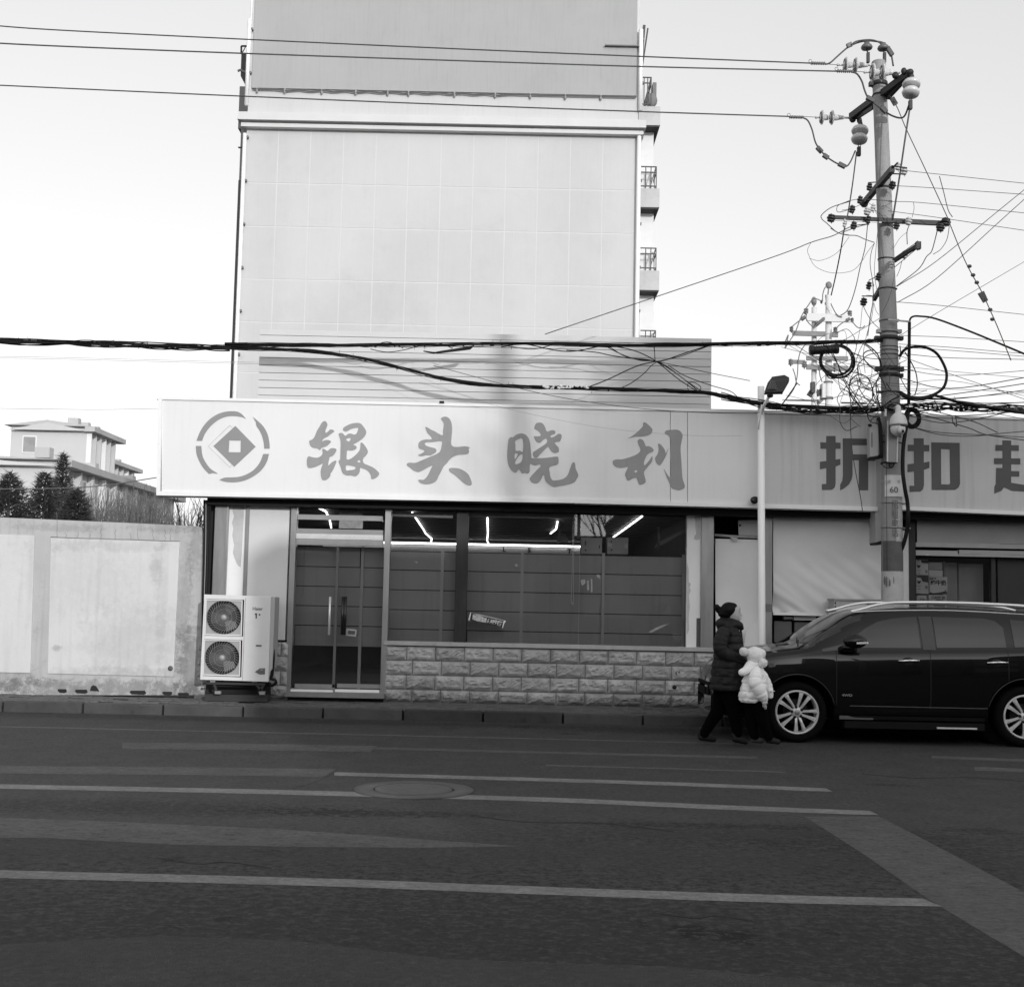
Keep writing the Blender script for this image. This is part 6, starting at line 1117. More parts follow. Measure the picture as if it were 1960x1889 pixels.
cond('service_wire', 'long slack wire sagging across the upper part of the sign', [(830, 700, 17.4), (1030, 752, 17.35), (1190, 778, 17.3), (1330, 789, 17.25), (1440, 790, 17.2), (1560, 783, 17.15), (1690, 770, 17.05)], .0045)
cond('service_wire', 'faint slack wire crossing the brush characters on the sign', [(760, 700, 17.3), (900, 762, 17.3), (1050, 800, 17.3), (1180, 822, 17.3), (1330, 834, 17.3), (1420, 834, 17.3)], .002, M('wire_pale', .3))
cond('service_wire', 'crossing pair of slack wires on the sign right of the pole', [(1752, 820, 17), (1800, 832, 17), (1860, 835, 17), (1911, 830, 17), (1980, 824, 17)], .006); cond('service_wire', 'upper slack wire of the pair on the sign right of the pole', [(1752, 819, 17), (1800, 828, 17), (1911, 834, 17), (1980, 838, 17)], .006)
cond('service_wire', 'single wire slanting down over the right-hand sign', [(1760, 792, 17), (1850, 818, 17), (1880, 830, 17), (1911, 836, 17), (1980, 845, 17)], .007)
cond('hanging_wire', 'loose wire hanging down across the first block character of the sign', [(1628, 780, 17.2), (1628, 818, 17.2), (1631, 860, 17.2), (1638, 905, 17.2), (1646, 945, 17.2), (1651, 978, 17.2)], .006)
cond('service_wire', 'short black cable beside the left box on the utility pole', [(1679, 800, 17.05), (1686, 812, 17.05), (1687, 850, 17.05), (1688, 876, 17.05)], .014, black_rubber)
for k, (v0, v1) in enumerate([(684, 694), (687, 697)]): cond('service_wire', ['upper', 'lower'][k] + ' of two faint level wires below the thick bundle at the left', [(-60, v0 - 2, 24), (91, v0, 24), (330, v0 + 6, 24), (497, v1 + 0, 24)], .004, M('wire_pale', .3))
cond('service_wire', 'faint level wire over the far buildings, ending behind the sign edge', [(-60, 781, 24), (91, 783, 24), (190, 784, 24), (306, 782, 24)], .005, M('wire_pale', .3)); cond('service_wire', 'thin dark wire crossing in front of the far block and shrubs', [(-60, 936, 26), (95, 935, 26), (200, 929, 26), (300, 914, 26)], .012, M('wire_mid', .12))
# crossing wires in front of the screen
zX = lambda px, py: (669.9 + .39062 * px, 598.1 + .39062 * py)
xs = [[(1180, 160), (1280, 165), (1400, 190), (1500, 240), (1600, 320), (1700, 385), (1760, 405)], [(1250, 165), (1330, 205), (1420, 235), (1500, 240), (1560, 270), (1640, 330), (1720, 385)], [(1270, 168), (1360, 220), (1490, 238), (1600, 300), (1700, 380)], [(1770, 158), (1640, 200), (1540, 235), (1490, 242), (1400, 265), (1260, 330), (1170, 365)], [(1770, 160), (1620, 215), (1500, 245), (1440, 300), (1380, 345), (1330, 370)], [(1500, 240), (1620, 265), (1770, 298), (1960, 335)], [(1560, 260), (1640, 310), (1760, 355), (1860, 385), (1900, 415)], [(1060, 185), (1200, 195), (1300, 215), (1480, 238)], [(0, 158), (90, 170), (180, 145), (260, 175)], [(100, 180), (180, 195), (260, 185), (340, 165), (430, 150), (500, 175)], [(740, 170), (850, 155), (1000, 185), (1100, 190), (1230, 165)], [(770, 165), (900, 180), (1040, 150), (1160, 165), (1280, 172)], [(1653, 365), (1660, 345), (1690, 345), (1718, 365), (1710, 390), (1670, 390), (1653, 370)], [(1490, 155), (1495, 235)]]
mb = MB()
for i, l in enumerate(xs): mb.tube(cr([P(*zX(*p), 17.42) for p in l], 5), [.007, .006, .006, .008, .006, .005, .006][i % 7], 5)
solo('crossing_wires', mb, black_rubber, 'knot of thin wires crossing like an X in front of the rooftop screen', 'wires')
bs_ = MB()
for i in range(7): bs_.tube([P(*zX(360 + i * 8, 190 + i * 2), 17.4), P(*zX(430, 200 - i), 17.4), P(*zX(590 + i * 3, 180 - i * 2.5), 17.4)], .009, 5)
solo('cable_sleeve', bs_, black_rubber, 'bulging bound piece of cable under the upper bundle, over the rooftop screen', 'cable sleeve')
rr = random.Random(8); mb = MB()
for i in range(34):
    px = 945 + rr.random() ** 1.0 * 225; mb.ell(P(*zX(px, 366 + rr.uniform(-9, 8)), 17.33), rr.uniform(.01, .03), .02, rr.uniform(.008, .02), 6, 4)
solo('torn_wrap', mb, M('wrap_white', .8, .7), 'torn white wrapping on the lower cable bundle in front of the screen', 'plastic wrap')
rr = random.Random(31); mb = MB()
for i in range(12):
    cx, cy = rr.uniform(1590, 1690), rr.uniform(650, 790); q_ = [(cx, cy, 17.0)]; a = rr.uniform(0, 6.28); R_ = rr.uniform(12, 45)
    for k in range(rr.randint(5, 10)): a += rr.uniform(.4, .9); q_.append((cx + R_ * math.cos(a) * rr.uniform(.7, 1.2), cy + R_ * 1.1 * math.sin(a) * rr.uniform(.7, 1.2), 17.0 - rr.uniform(0, .1)))
    mb.tube(cr([P(*p) for p in q_[1:]], 5), rr.choice((.003, .004, .006)), 4)
for i in range(18):
    u0, u1 = rr.uniform(1480, 1690), rr.uniform(1700, 1790); v0, v1 = rr.uniform(640, 790), rr.uniform(680, 790); mb.tube(cr([P(u0, v0, 17.05), P((u0 + u1) / 2, (v0 + v1) / 2 + rr.uniform(0, 25), 16.95), P(u1, v1, 16.95)], 6), rr.choice((.003, .004, .005)), 4)
for i in range(14):
    v0 = rr.uniform(700, 790); mb.tube(cr([P(1722, v0, 17.0), P(1820, v0 + rr.uniform(-8, 22), 16.9), P(1990, v0 + rr.uniform(-40, 40), 16.6)], 6), rr.choice((.003, .004, .006)), 4)
solo('slack_wires', mb, wm_, 'many loose slack wires criss-crossing round the utility pole just above the signs', 'wires')
# ================================================ CAR
CYN = 15.2; wc0 = P(1527, 1361, CYN); WX = wc0.x; WZ = .357
paint = M('car_paint_black', .001, .35, .2, 2, spec=.1, coat=.7); cglass = M('car_glass', .008, .04, .1, 1, spec=.75); rubber = M('tyre_rubber', .005, .9, .2, spec=.08); chrome = M('chrome_trim', .8, .12, .03, 3, metal=1.0); alloy = M('alloy', .6, .3, .05, 3, metal=.15, coat=.3); plas = M('car_plastic', .008, .7, spec=.1)
car = thing('parked_car', 'black four-wheel-drive estate car parked at the kerb, facing left, silver roof rails', 'car', (WX + 1.35, 16.15, 0)); CC = 16.16
def lerp_tab(tab, x):
    if x <= tab[0][0]: return tab[0][1]
    for (a, b), (c, d) in zip(tab[:-1], tab[1:]):
        if a <= x <= c: 
            i = tab.index((a, b)); f = (x - a) / (c - a); h = c - a; sl = (d - b) / h
            m0 = sl if i == 0 else ((b - tab[i - 1][1]) / (a - tab[i - 1][0]) + sl) / 2; m1 = sl if i + 2 >= len(tab) else ((tab[i + 2][1] - d) / (tab[i + 2][0] - c) + sl) / 2
            m0 = max(min(m0, 3 * abs(sl)), -3 * abs(sl)); m1 = max(min(m1, 3 * abs(sl)), -3 * abs(sl))
            return (2 * f ** 3 - 3 * f * f + 1) * b + (f ** 3 - 2 * f * f + f) * h * m0 + (3 * f * f - 2 * f ** 3) * d + (f ** 3 - f * f) * h * m1
    return tab[-1][1]
TOP = [(-.96, .62), (-.93, .75), (-.86, .86), (-.72, .96), (-.5, 1.04), (-.3, 1.09), (-.1, 1.125), (.04, 1.145), (.16, 1.20), (.3, 1.295), (.5, 1.425), (.7, 1.535), (.85, 1.575), (1.0, 1.60), (1.3, 1.625), (1.8, 1.64), (2.4, 1.63), (3.0, 1.60), (3.3, 1.58), (3.5, 1.48), (3.62, 1.25), (3.7, 1.05), (3.74, .8)]
SHO = [(-.96, .52), (-.8, .74), (-.5, .91), (0, 1.0), (.5, 1.04), (1.5, 1.07), (2.6, 1.10), (3.4, 1.12), (3.74, .75)]
HW = [(-.96, .55), (-.93, .68), (-.85, .79), (-.65, .875), (-.3, .93), (.2, .945), (1.5, .95), (2.8, .945), (3.3, .90), (3.6, .82), (3.74, .68)]
RW = [(-.96, 1), (.02, 1), (.8, 1), (3.74, 1)]
BLD = [(.02, 0.0), (.85, 1.0), (3.5, 1.0), (3.74, .0)]
hood = [(1, 0), (.985, .3), (.94, .58), (.82, .80), (.5, .95), (0, 1)]; green = [(1, 0), (.955, .1), (.90, .35), (.82, .66), (.74, .86), (0.69, .93), (.58, .97), (.3, .995), (0, 1)]
def interp_poly(tb, t):
    for i in range(len(tb) - 1): pass
    n = len(tb) - 1; k = min(int(t * n), n - 1); f = t * n - k; return tb[k][0] + (tb[k + 1][0] - tb[k][0]) * f, tb[k][1] + (tb[k + 1][1] - tb[k][1]) * f
def zbot(x):
    z = .27 if -.6 < x < 3.3 else .27 + (abs(x + .6) * .1 if x <= -.6 else (x - 3.3) * .3)
    for wx in (0, 2.7):
        d = abs(x - wx)
        if d < .44: z = max(z, WZ + math.sqrt(.44 ** 2 - d * d))
    return z
def section(x):
    h = lerp_tab(HW, x); zs = lerp_tab(SHO, x); zt_ = max(lerp_tab(TOP, x), zs + .03); b = lerp_tab(BLD, x); zb = min(zbot(x), zs - .03); pts = []
    for i in range(9):
        f = i / 8; z = zb + (zs - zb) * f; t = (z - .27) / .8
        w_ = h * (.955 + .045 * math.sin(min(1, max(0, t)) * math.pi * .72) ** .8)
        if z > zs - .22: w_ *= 1 - .012 * ((z - (zs - .22)) / .22) ** 2
        pts.append((w_, z))
    w0 = pts[-1][0]
    for i in range(1, 21):
        t = i / 20; a = interp_poly(hood, t); g = interp_poly(green, t); fw_, fz = a[0] * (1 - b) + g[0] * b, a[1] * (1 - b) + g[1] * b; pts.append((w0 * fw_, zs + (zt_ - zs) * fz))
    return pts
xs_ = sorted(set([round(-.96 + 4.7 * i / 130, 3) for i in range(131)] + [round(wx + .44 * math.cos(a * math.pi / 24), 3) for wx in (0, 2.7) for a in range(25)] + [-.4401, .4401, 2.2599, 3.1401])); xs_ = [x for x in xs_ if x <= 3.74]
vs = []; fs = []; secs = [section(x) for x in xs_]; K = len(secs[0]); row = 2 * K
for x, s in zip(xs_, secs):
    for w_, z in s: vs.append((WX + x, CC - w_, z))
    for w_, z in reversed(s): vs.append((WX + x, CC + w_, z))
for i in range(len(xs_) - 1):
    for j in range(row): a, b = i * row + j, i * row + (j + 1) % row; fs.append((a, b, b + row, a + row))
fs.append(tuple(range(row))); fs.append(tuple(reversed([(len(xs_) - 1) * row + j for j in range(row)])))
wf = []; of = []
for q in fs:
    if len(q) > 4: of.append(q); continue
    c_ = sum((Vector(vs[i]) for i in q), Vector()) / 4; xl_ = c_.x - WX; ht = lerp_tab(TOP, xl_)
    if .05 < xl_ < .84 and abs(c_.y - CC) < .90 - .20 * xl_ / .85 and c_.z > ht - .13 - .05 * xl_ and c_.z > 1.10: wf.append(q)
    else: of.append(q)
bd = part('body', MB().add(vs, of, True), paint, car); wsm = MB().add(vs, wf, True); part('windscreen', wsm, cglass, car)
try:
    bpy.context.view_layer.objects.active = bd
except Exception: pass
def hwz(x, z):
    s = section(x)
    for (w0, z0), (w1, z1) in zip(s[:-1], s[1:]):
        if z0 <= z <= z1: return w0 + (w1 - w0) * (z - z0) / max(1e-6, z1 - z0)
    return s[-1][0]
def onside(name, topf, botf, x0, x1, mat, off=.006, nx=40, nz=7, root=None, **k):
    """panel lying on the near flank between two height curves"""
    vs = []; fs = []
    for i in range(nx + 1):
        x = x0 + (x1 - x0) * i / nx; a, b = botf(x), topf(x)
        for j in range(nz + 1): z = a + (b - a) * j / nz; vs.append((WX + x, CC - hwz(x, z) - off, z))
    for i in range(nx):
        for j in range(nz): q_ = i * (nz + 1) + j; fs.append((q_, q_ + nz + 1, q_ + nz + 2, q_ + 1))
    return part(name, MB().add(vs, fs, True), mat, root or car)
def L2(pts): return lambda x: lerp_lin(pts, x)
def lerp_lin(t, x):
    if x <= t[0][0]: return t[0][1]
    for (a, b), (c, d) in zip(t[:-1], t[1:]):
        if a <= x <= c: return b + (d - b) * (x - a) / max(1e-6, c - a)
    return t[-1][1]
onside('front_window', L2([(.60, 1.15), (.72, 1.27), (.85, 1.36), (1.0, 1.44), (1.2, 1.485), (1.4, 1.505), (1.5, 1.51)]), L2([(.6, 1.125), (1.5, 1.14)]), .60, 1.48, cglass)
onside('quarter_pane', L2([(.28, 1.10), (.56, 1.17)]), L2([(.28, 1.07), (.56, 1.10)]), .30, .57, cglass, nx=10)
onside('rear_window', L2([(1.68, 1.512), (2.3, 1.505), (2.42, 1.475), (2.50, 1.40)]), L2([(1.66, 1.145), (2.5, 1.165)]), 1.67, 2.50, cglass); onside('side_window', L2([(2.58, 1.50), (3.0, 1.47), (3.15, 1.40)]), L2([(2.6, 1.17), (3.15, 1.20)]), 2.60, 3.15, cglass)
onside('door_pillar', L2([(1.5, 1.515), (1.66, 1.515)]), L2([(1.5, 1.12), (1.66, 1.12)]), 1.505, 1.655, M('pillar_gloss', .03, .4), .004, 6)
for x_, za, zb_ in [(.46, .46, 1.10), (1.575, .42, 1.54), (2.50, .75, 1.15)]: onside('door_gap', lambda x: zb_, lambda x: za, x_, x_ + .007, M('near_black', .012), .002, 1, 24)
onside('sill_trim', lambda x: .452, lambda x: .443, .62, 2.25, M('sill_chrome', .3, .3, metal=.8), .008, 20, 1); onside('sill_plate', lambda x: .335, lambda x: .29, .5, 2.22, plas, .012, 20, 2)
onside('sill_insert', L2([(.5, .33), (.62, .33), (.66, .31), (1.0, .31)]), lambda x: .288, .5, .9, M('sill_silver', .13, .4), .016, 8, 2)
part('side_step', MB().bar((WX + 1.63, CC - .99, .215), (WX + 2.1, CC - .99, .215), .03, .018), M('step_bright', .6, .3), car)
part('step_bracket', MB().box(WX + .55, CC - .97, .19, WX + 2.2, CC - .8, .27), plas, car)
# wheel arch lips
for wx in (0, 2.7):
    pts = [(WX + wx + .445 * math.cos(a), CC - hwz(wx + .44 * math.cos(a), max(.4, WZ + .45 * math.sin(a))) - .004, WZ + .445 * math.sin(a)) for a in [math.pi * i / 24 for i in range(1, 24)]]
    part('arch_lip', MB().tube(pts, .011, 6), paint, car); part('wheel_well', MB().lathe((WX + wx, CC - .9, WZ), (0, 1, 0), [(.435, .04), (.435, 1.75)], 28), M('well_black', .004, .95), car) if False else None
    part('wheel_well', MB().lathe((WX + wx, CC - .58, WZ), (0, 1, 0), [(.43, 0), (.43, 1.16)], 28), M('well_black', .004, .95), car)
for s in (-1, 1):
    yr = CC + s * .60; rl = cr([(WX + .72, yr, 1.555), (WX + .85, yr, 1.585), (WX + 1.0, yr, 1.63), (WX + 1.2, yr, 1.668), (WX + 1.45, yr, 1.68), (WX + 2.1, yr, 1.685), (WX + 2.9, yr, 1.66), (WX + 3.2, yr, 1.61)], 6)
    r_ = part('roof_rail', MB().tube(rl, .022, 10), M('rail_silver', .72, .25, .04, 3, metal=.6), car)
    part('rail_foot', MB().prism([(WX + .72, yr - .015, 1.545), (WX + .9, yr - .015, 1.575), (WX + 1.25, yr - .015, 1.61), (WX + 1.25, yr - .015, 1.665), (WX + 1.05, yr - .015, 1.645), (WX + .85, yr - .015, 1.59)], (0, .03, 0)), M('rail_silver', .72), r_)
part('roof_strip', MB().tube(cr([(WX + .72, CC - .63, 1.548), (WX + 1.2, CC - .65, 1.578), (WX + 2.0, CC - .655, 1.592), (WX + 3.0, CC - .645, 1.556)], 6), .007, 6), M('rail_silver', .72), car)
mr_ = part('mirror', MB().ell((WX + .66, CC - 1.03, 1.205), .14, .085, .082, 20, 12).ell((WX + .60, CC - .96, 1.13), .09, .08, .045, 14, 8).box(WX + .55, CC - .97, 1.08, WX + .68, CC - .85, 1.14), paint, car)
mb = MB()
for k in range(5): mb.box(WX + .655 + k * .028, CC - 1.122, 1.178 + k * .0015, WX + .679 + k * .028, CC - 1.105, 1.2 + k * .0015)
part('mirror_lamp', mb, M('mirror_lamp', .75, .3), mr_)
for k, x in enumerate((1.31, 2.36)):
    h_ = part('door_handle', MB().limb([(WX + x - .11, CC - hwz(x, .985) - .022, .985), (WX + x, CC - hwz(x, .985) - .035, .992), (WX + x + .12, CC - hwz(x, .985) - .022, .993)], [.011, .016, .012], 10), chrome, car)
    part('handle_recess', MB().ell((WX + x + .0, CC - hwz(x, .985) - .002, .985), .075, .006, .045, 16, 8), M('near_black', .012), h_)
text('badge', '4WD', (WX + .585, CC - hwz(.585, .57) - .012, .57), .036, M('badge_silver', .22, .4), car, .003, sx=1.5, bold=.001)
def wheel(wx):
    c = Vector((WX + wx, CC - .93, WZ)); w = part('wheel', MB().lathe(c, (0, 1, 0), [(.262, .008), (.285, -.006), (.32, -.008), (.345, .012), (.356, .04), (.356, .2), (.34, .22), (.26, .22)], 48, caps=False), rubber, car)
    rim = MB().lathe(c, (0, 1, 0), [(.234, .015), (.24, .0), (.252, -.004), (.256, .002), (.262, .01), (.262, .02), (.235, .03), (.235, .16)], 48, caps=False)
    rim.lathe(c + Vector((0, .0, 0)), (0, 1, 0), [(.001, .002), (.055, .006), (.062, .015), (.062, .05)], 30)
    for k in range(5):
        a0 = math.radians([64, 136, 208, 280, 352][k])
        for s in (-1, 1):
            def pt(r, da, y): return c + Vector((r * math.cos(a0 + s * da), y, r * math.sin(a0 + s * da)))
            o_ = [pt(.05, .10, .02), pt(.12, .14, .006), (pt(.19, .125, .0)), pt(.238, .125, .004), pt(.238, .34, .004), pt(.20, .325, .0), pt(.13, .36, .004), pt(.06, .55, .02)]
            rim.add(o_ + [p + Vector((0, .03, 0)) for p in o_], [(0, 1, 6, 7), (1, 2, 5, 6), (2, 3, 4, 5)] + [(i, (i + 1) % 8, (i + 1) % 8 + 8, i + 8) for i in range(8)], False)
            rim.add([pt(.10, .15, .002), pt(.16, .14, -.004), pt(.225, .16, .0), pt(.225, .2, -.006), pt(.16, .19, -.01), pt(.10, .2, -.004)], [(0, 1, 4, 5), (1, 2, 3, 4)], True)
    rim_ = part('rim', rim, alloy, w)
    cp_ = MB()
    for k in range(5): a = math.radians(100 + 72 * k); cp_.lathe(c + Vector((.062 * math.cos(a), .0, .062 * math.sin(a))), (0, 1, 0), [(.016, -.001), (.016, .03)], 12)
    part('lug_hole', cp_, M('near_black', .012), w); part('centre_cap', MB().ell(c + Vector((0, .0, 0)), .032, .01, .032, 18, 8), M('cap_grey', .3, .4, metal=.4), w)
    part('brake', MB().lathe(c + Vector((0, .09, 0)), (0, 1, 0), [(.15, 0), (.15, .02)], 24), M('brake_dark', .012, .8), w)
wheel(0); wheel(2.7)
for wx in (0, 2.7): part('wheel', MB().lathe((WX + wx, CC + .7, WZ), (0, 1, 0), [(.262, 0), (.356, .01), (.356, .22), (.26, .23)], 30), rubber, car)
onside('headlight', L2([(-.84, .70), (-.72, .82), (-.45, .95)]), L2([(-.84, .66), (-.72, .70), (-.45, .925)]), -.84, -.46, M('lamp_lens', .35, .1, coat=.5), .004, 10, 4)
lens_m = M('lamp_lens', .35); part('grille', MB().box(WX - .975, CC - .42, .50, WX - .93, CC + .42, .66), plas, car); part('grille_bar', MB().box(WX - .985, CC - .42, .60, WX - .974, CC + .42, .62), chrome, car)
for s_ in (-1, 1):
    part('headlight', MB().ell((WX - .83, CC + s_ * .60, .70), .085, .17, .06, 18, 10), lens_m, car); part('headlight_trim', MB().tube([(WX - .90, CC + s_ * .48, .655), (WX - .86, CC + s_ * .66, .66), (WX - .78, CC + s_ * .76, .675)], .007, 6), chrome, car)
    part('fog_lamp', MB().ell((WX - .90, CC + s_ * .58, .42), .03, .06, .035, 14, 8), lens_m, car); part('bumper_trim', MB().tube([(WX - .93, CC + s_ * .45, .385), (WX - .88, CC + s_ * .66, .39)], .007, 6), chrome, car)
part('number_plate', MB().box(WX - .985, CC - .22, .5, WX - .965, CC + .22, .62), plas, car); onside('bumper_line', lambda x: .605, lambda x: .60, -.8, -.46, black, .004, 6, 1)
part('wiper', MB().tube([(WX + .06, CC - .62, 1.165), (WX + .16, CC - .2, 1.215)], .008, 5), black, car)
# ================================================ WOMAN AND CHILD
zW = lambda px, py: (1292 + .16466 * px, 1124.5 + .16466 * py)
def W(px, py, dy=0, Y=14.82): return P(*zW(px, py), Y + dy)
coat = M('coat_black', .016, .6, .3, 6, .3, 40, spec=.2); trous = M('trousers_black', .002, .95, .2, spec=.05); skin = M('skin', .44, .55, .05, 6, spec=.4); hair = M('hair_black', .003, .5, .3, 20, stretch=(1, 1, 6), spec=.15); shoe = M('shoe_dark', .012, .6, .3, 8, spec=.2); whitec = M('coat_white', .9, .75, .04, 5, .25, 30, dirt=.04); fur = M('pompom_white', .82, .95, .1, 40, .6, 120)
wo = thing('person', 'woman in a black puffer coat with a hair bun, walking right, guiding a child', 'person', W(600, 1810))
# body: one continuous skin from shoes to neck
mb = MB()
mb.limb([W(560, 1130, .06), W(520, 1400, .1), W(340, 1690, .18)], [.115, .085, .058]); mb.limb([W(610, 1130, -.06), W(690, 1420, -.08), W(725, 1690, -.06)], [.115, .088, .06])
mb.ell(W(590, 1100), .15, .16, .16); mb.ell(W(615, 800), .13, .17, .3); mb.ell(W(610, 560), .11, .19, .12); mb.cap(W(640, 480), .06, W(660, 380), .05)
organic('body', mb, trous, wo, .014, 5)
mb = MB()
mb.puff([(W(cx, y), rx, ry) for y, cx, rx, ry in [(430, 622, .07, .10), (490, 618, .125, .18), (560, 622, .152, .205), (650, 628, .163, .215), (745, 626, .168, .22), (840, 618, .172, .225), (935, 610, .178, .23), (1030, 602, .184, .235), (1125, 596, .19, .24), (1190, 592, .192, .24)]], 56, 1, .07, 1, .014)
organic('coat', mb, coat, wo, .007, 2)
for s, ps in ((-1, [(560, 530, -.19), (525, 650, -.235), (545, 745, -.24), (670, 800, -.2), (800, 855, -.12)]), (1, [(640, 540, .18), (640, 700, .24), (680, 790, .23), (770, 850, .16), (840, 880, .08)])):
    mb = MB().puffsleeve([W(*p) for p in ps], [.082, .082, .078, .066, .05], 9, .08, s)
    organic('sleeve', mb, coat, wo, .007, 2)
mb = MB().ell(W(600, 455), .115, .14, .075, 24, 12).ell(W(560, 420), .09, .13, .07, 20, 10).ell(W(650, 430), .12, .12, .06, 24, 12).ell(W(720, 440), .075, .085, .055, 18, 10); mb.cap(W(700, 400), .04, W(775, 470), .028); mb.cap(W(560, 345), .035, W(700, 405, -.05), .035); mb.cap(W(560, 345, .05), .035, W(700, 405, .05), .035)
organic('hood', mb, coat, wo, .009, 3)
part('zip_flap', MB().tube([W(762, 475), W(772, 560), W(784, 680), W(784, 800)], .014, 6), coat, wo)
mb = MB().ell(W(668, 285), .086, .073, .105, 24, 16, 0).ell(W(700, 340), .055, .058, .055, 18, 12).ell(W(735, 372), .026, .03, .022).ell(W(765, 322), .016, .014, .02).ell(W(752, 300), .016, .018, .03).ell(W(742, 250), .02, .045, .04).ell(W(763, 352), .013, .022, .009).ell(W(761, 366), .012, .02, .008).ell(W(715, 320, -.045), .028, .02, .03).cap(W(660, 380), .05, W(640, 430), .055)
hd_ = organic('head', mb, skin, wo, .0055, 3)
for s in (-1, 1):
    part('ear', MB().ell(W(640, 335, .074 * s), .018, .01, .03, 12, 8, .2), skin, hd_); part('eye', MB().ell(W(738, 288, .038 * s), .009, .011, .005, 10, 6), M('eye_dark', .01, .2), hd_); part('brow', MB().ell(W(743, 262, .038 * s), .012, .014, .004, 10, 6), hair, hd_)
part('lips', MB().ell(W(768, 358), .008, .019, .005, 10, 6), M('lips', .16, .5), hd_)
mb = MB().ell(W(628, 262), .1, .086, .094, 26, 16).ell(W(662, 224), .066, .068, .05, 20, 10).ell(W(575, 280), .06, .07, .06, 16, 10).ell(W(560, 250), .045, .035, .03).cap(W(545, 250), .018, W(505, 236), .026).ell(W(488, 232), .033, .036, .04).ell(W(503, 268), .03, .03, .03).cap(W(530, 310), .03, W(600, 330), .05).ell(W(600, 300), .06, .078, .06).ell(W(598, 322), .07, .07, .045).ell(W(560, 305), .055, .065, .05)
organic('hair', mb, hair, wo, .007, 2)
def hand(base, dirn, upv, s, mat, root, curl=.5, name='hand'):
    """palm, four bent fingers of unequal length, thumb from the side of the palm"""
    d = Vector(dirn).normalized(); u = Vector(upv); u = (u - d * u.dot(d)).normalized(); n_ = d.cross(u); b = Vector(base); mb = MB()
    mb.limb([b - d * .02 * s, b + d * .03 * s, b + d * .07 * s], [.024 * s, .03 * s, .03 * s], 10)
    for i, (o_, L_) in enumerate([(-.026, .062), (-.009, .075), (.009, .07), (.026, .055)]):
        p0 = b + d * .075 * s + u * o_ * s; p1 = p0 + d * L_ * .45 * s - n_ * .008 * curl * s; p2 = p1 + (d * math.cos(curl) - n_ * math.sin(curl)).normalized() * L_ * .32 * s; p3 = p2 + (d * math.cos(curl * 1.9) - n_ * math.sin(curl * 1.9)).normalized() * L_ * .28 * s
        mb.limb([p0 - d * .02 * s, p1, p2, p3], [.0105 * s, .0095 * s, .0085 * s, .007 * s], 8)
    t0 = b + d * .02 * s - u * .028 * s; mb.limb([t0, t0 + (d * .8 - u * .7).normalized() * .035 * s, t0 + (d * .95 - u * .35 - n_ * .3).normalized() * .062 * s], [.014 * s, .011 * s, .009 * s], 8)
    return organic(name, mb, mat, root, .0048, 2)
glove = M('glove_black', .015, .6)
hand(W(815, 862, -.11), (1, .1, -.35), (0, -.6, -1), 1.0, glove, wo); hand(W(850, 885, .07), (1, -.2, -.3), (0, .6, -1), 1.0, glove, wo)
def foot(pa, pb, r0, r1, root, mat, h=.04):
    mb = MB().cap(pa, r0, pb, r1).ell(pa + Vector((0, 0, .035)), r0 * 1.1, r0 * .9, .05); o = organic('shoe', mb, mat, root, .008, 2)
    d = (pb - pa).normalized() * r0; part('sole', MB().prism([pa - d - Vector((0, .036, r0 + .004)), pb + d * .7 - Vector((0, .036, r1 + .004)), pb + d * .7 + Vector((0, .036, -r1 - .004)), pa - d + Vector((0, .036, -r0 - .004))], (0, 0, .016)), M('sole_dark', .03, .8), o)
foot(W(305, 1735, .2), W(450, 1760, .22), .043, .035, wo, shoe); foot(W(700, 1752, -.06), W(815, 1788, -.06), .045, .035, wo, shoe)
# child
KY = 14.55
def Kp(px, py, dy=0): return P(*zW(px, py), KY + dy)
ch = thing('person', 'small child in a white padded jacket and pom-pom hat, led along by the woman', 'person', Kp(960, 1830))
mb = MB().limb([Kp(890, 1310, .05), Kp(890, 1540, .06), Kp(925, 1735, .06)], [.085, .07, .05]).limb([Kp(960, 1310, -.05), Kp(1020, 1540, -.05), Kp(1090, 1740, -.03)], [.085, .072, .05]).ell(Kp(920, 1280), .13, .12, .12).ell(Kp(925, 1100), .11, .1, .2).cap(Kp(935, 960), .05, Kp(945, 900), .05)
organic('body', mb, trous, ch, .012, 4)
mb = MB()
mb.puff([(Kp(cx, y), rx, ry) for y, cx, rx, ry in [(905, 938, .05, .07), (950, 932, .098, .115), (1020, 932, .125, .135), (1110, 925, .145, .14), (1205, 912, .156, .145), (1290, 898, .15, .14), (1335, 896, .128, .125)]], 48, 1, .075, 5, .016)
organic('jacket', mb, whitec, ch, .006, 2)
for ps, rs in (([(950, 985, -.12), (935, 1090, -.16), (975, 1180, -.175), (1015, 1260, -.16), (1035, 1300, -.15)], [.062, .078, .07, .062, .046]), ([(1010, 1010, .1), (1060, 1110, .13), (1085, 1180, .13), (1105, 1270, .12)], [.055, .055, .05, .036])):
    mb = MB().puffsleeve([Kp(*p) for p in ps], [r * 1.08 for r in rs], 5, .08, len(ps))
    organic('sleeve', mb, whitec, ch, .006, 2)
part('cuff', MB().tube([Kp(1036, 1300, -.15), Kp(1046, 1352, -.15)], [.034, .031], 12), M('knit_white', .8, .9, .05, 60, .4), ch)
hand(Kp(1040, 1345, -.15), (.25, 0, -1), (1, 0, 0), .5, skin, ch); hand(Kp(1100, 1205, .05), (1, 0, .2), (0, 1, 0), .42, M('glove_white', .8, .8), ch)
mb = MB().cap(Kp(950, 895, 0), .075, Kp(880, 905, -.03), .062).cap(Kp(880, 905, -.03), .062, Kp(825, 965, -.08), .048).cap(Kp(825, 965, -.08), .048, Kp(778, 985, -.1), .042)
organic('jacket_hood', mb, whitec, ch, .0075, 2)
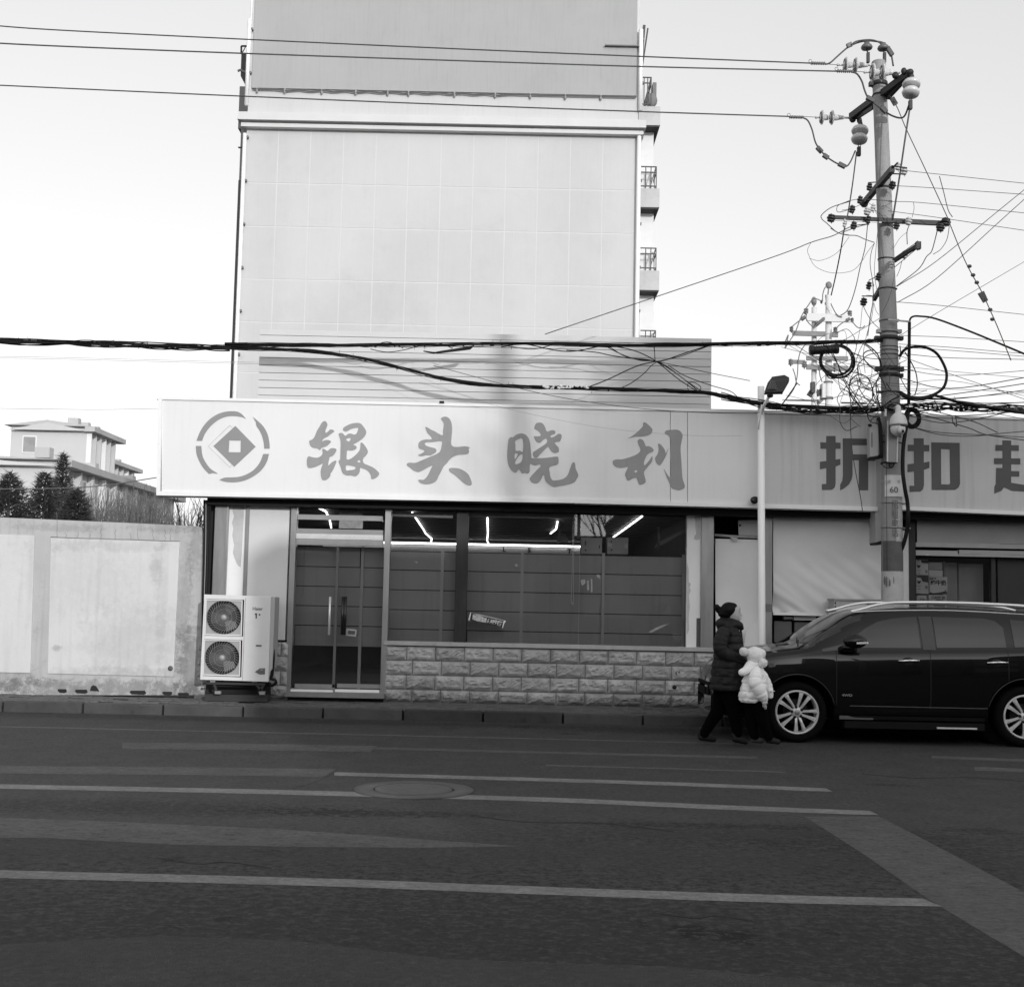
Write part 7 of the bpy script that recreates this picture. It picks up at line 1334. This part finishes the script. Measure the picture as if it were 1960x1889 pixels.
mb = MB().ell(Kp(965, 820), .085, .08, .095, 22, 14).ell(Kp(1030, 840), .018, .02, .02).ell(Kp(1000, 870), .05, .05, .035); hc = organic('head', mb, skin, ch, .006, 3)
part('eye', MB().ell(Kp(1030, 815, -.035), .006, .008, .006, 8, 6), M('eye_dark', .01), hc); part('spectacles', MB().tube([Kp(1045, 812, .03), Kp(1050, 810, -.04), Kp(985, 812, -.085)], .004, 5), M('chrome_dull', .5), hc)
mb = MB().ell(Kp(935, 785), .108, .098, .096, 26, 16, -.25).ell(Kp(870, 760), .05, .07, .055).ell(Kp(1000, 765), .055, .075, .055, 18, 10).ell(Kp(925, 835), .085, .085, .06, 20, 10)
organic('knitted_hat', mb, M('hat_white', .8, .85, .06, 30, .5, 90), ch, .0075, 2)
rr = random.Random(2)
for c_, r_ in ((Kp(800, 742, -.04), .05), (Kp(1021, 874, -.08), .053)):
    mb = MB().ell(c_, r_ * .9, r_ * .9, r_ * .9, 16, 10)
    for i in range(420): d = Vector((rr.gauss(0, 1), rr.gauss(0, 1), rr.gauss(0, 1))).normalized(); s = d.orthogonal().normalized() * .004; p = c_ + d * r_ * .82; mb.add([p - s, p + s, p + d * r_ * .28], [(0, 1, 2)])
    part('pompom', mb, fur, ch)
foot(Kp(915, 1768, .06), Kp(1000, 1778, .06), .036, .03, ch, M('shoe_grey', .03, .6)); foot(Kp(1085, 1768, -.02), Kp(1195, 1790, -.02), .04, .032, ch, shoe)
# ================================================ THE OTHER SIDE OF THE STREET (shades the right of the facade, mirrored in the glass)
ob = thing('opposite_building', 'low plain building across the street behind the viewer, mirrored dark in the windows', 'building', (0, -16, 0)); om = M('opposite_wall', .12, .9, .1, .3)
part('wall', MB().box(-60, -26, 0, 2.6, -16, 5.6).box(2.6, -26, 0, 4.6, -16, 4.4).box(4.6, -26, 0, 9.74, -16, 5.6), om, ob); part('shade_wall', MB().box(9.75, -17.2, 0, 15.69, -16, 10.15), om, ob)  # second part: thin wall added out of view to shade the lower shopfront
ob2 = thing('opposite_building', 'taller block across the street behind the viewer whose shadow dims the right of the sign', 'building', (40, -16, 0)); part('wall', MB().box(15.7, -19, 0, 70, -16, 13.6), om, ob2)
for b_, x0, x1, zt_ in ((ob, -58, 10, 5), (ob2, 16, 66, 11)):
    for i in range(int((x1 - x0) / 4)):
        for z in range(1, int(zt_ / 3) + 1): part('window', MB().box(x0 + 1 + i * 4, -15.98, z * 3 - 1.9, x0 + 3 + i * 4, -15.9, z * 3 - .2), M('far_window', .12), b_)
part('pavement_bed', MB().box(-400, -60, -.05, 400, -11, .14), M('opposite_pavement', .1, .9), pav)
bare_tree('bare roadside tree behind the viewer casting soft twig shade on the sign', (13.4, -12.5, .1), 13.5, 21, 5, 'bare trees on the other side of the street'); bare_tree('second bare roadside tree behind the viewer, further right', (15.2, -12.0, .1), 13.5, 22, 5, 'bare trees on the other side of the street', .6, 4); bare_tree('third bare roadside tree behind the viewer, nearest the tall block', (14.2, -14.5, .1), 14, 29, 5, 'bare trees on the other side of the street', .6, 4)
op_ = thing('opposite_pole', 'concrete pole across the street behind the viewer, throwing a soft upright shadow on the sign', 'utility pole', (11.55, -12.5, 0)); part('pole', MB().tube([(11.55, -12.5, 0), (11.55, -12.5, 14)], [.19, .12], 14), conc2, op_)
bare_tree('bare roadside tree behind the viewer on the left', (3.5, -12.5, .1), 8, 23, 5, 'bare trees on the other side of the street')
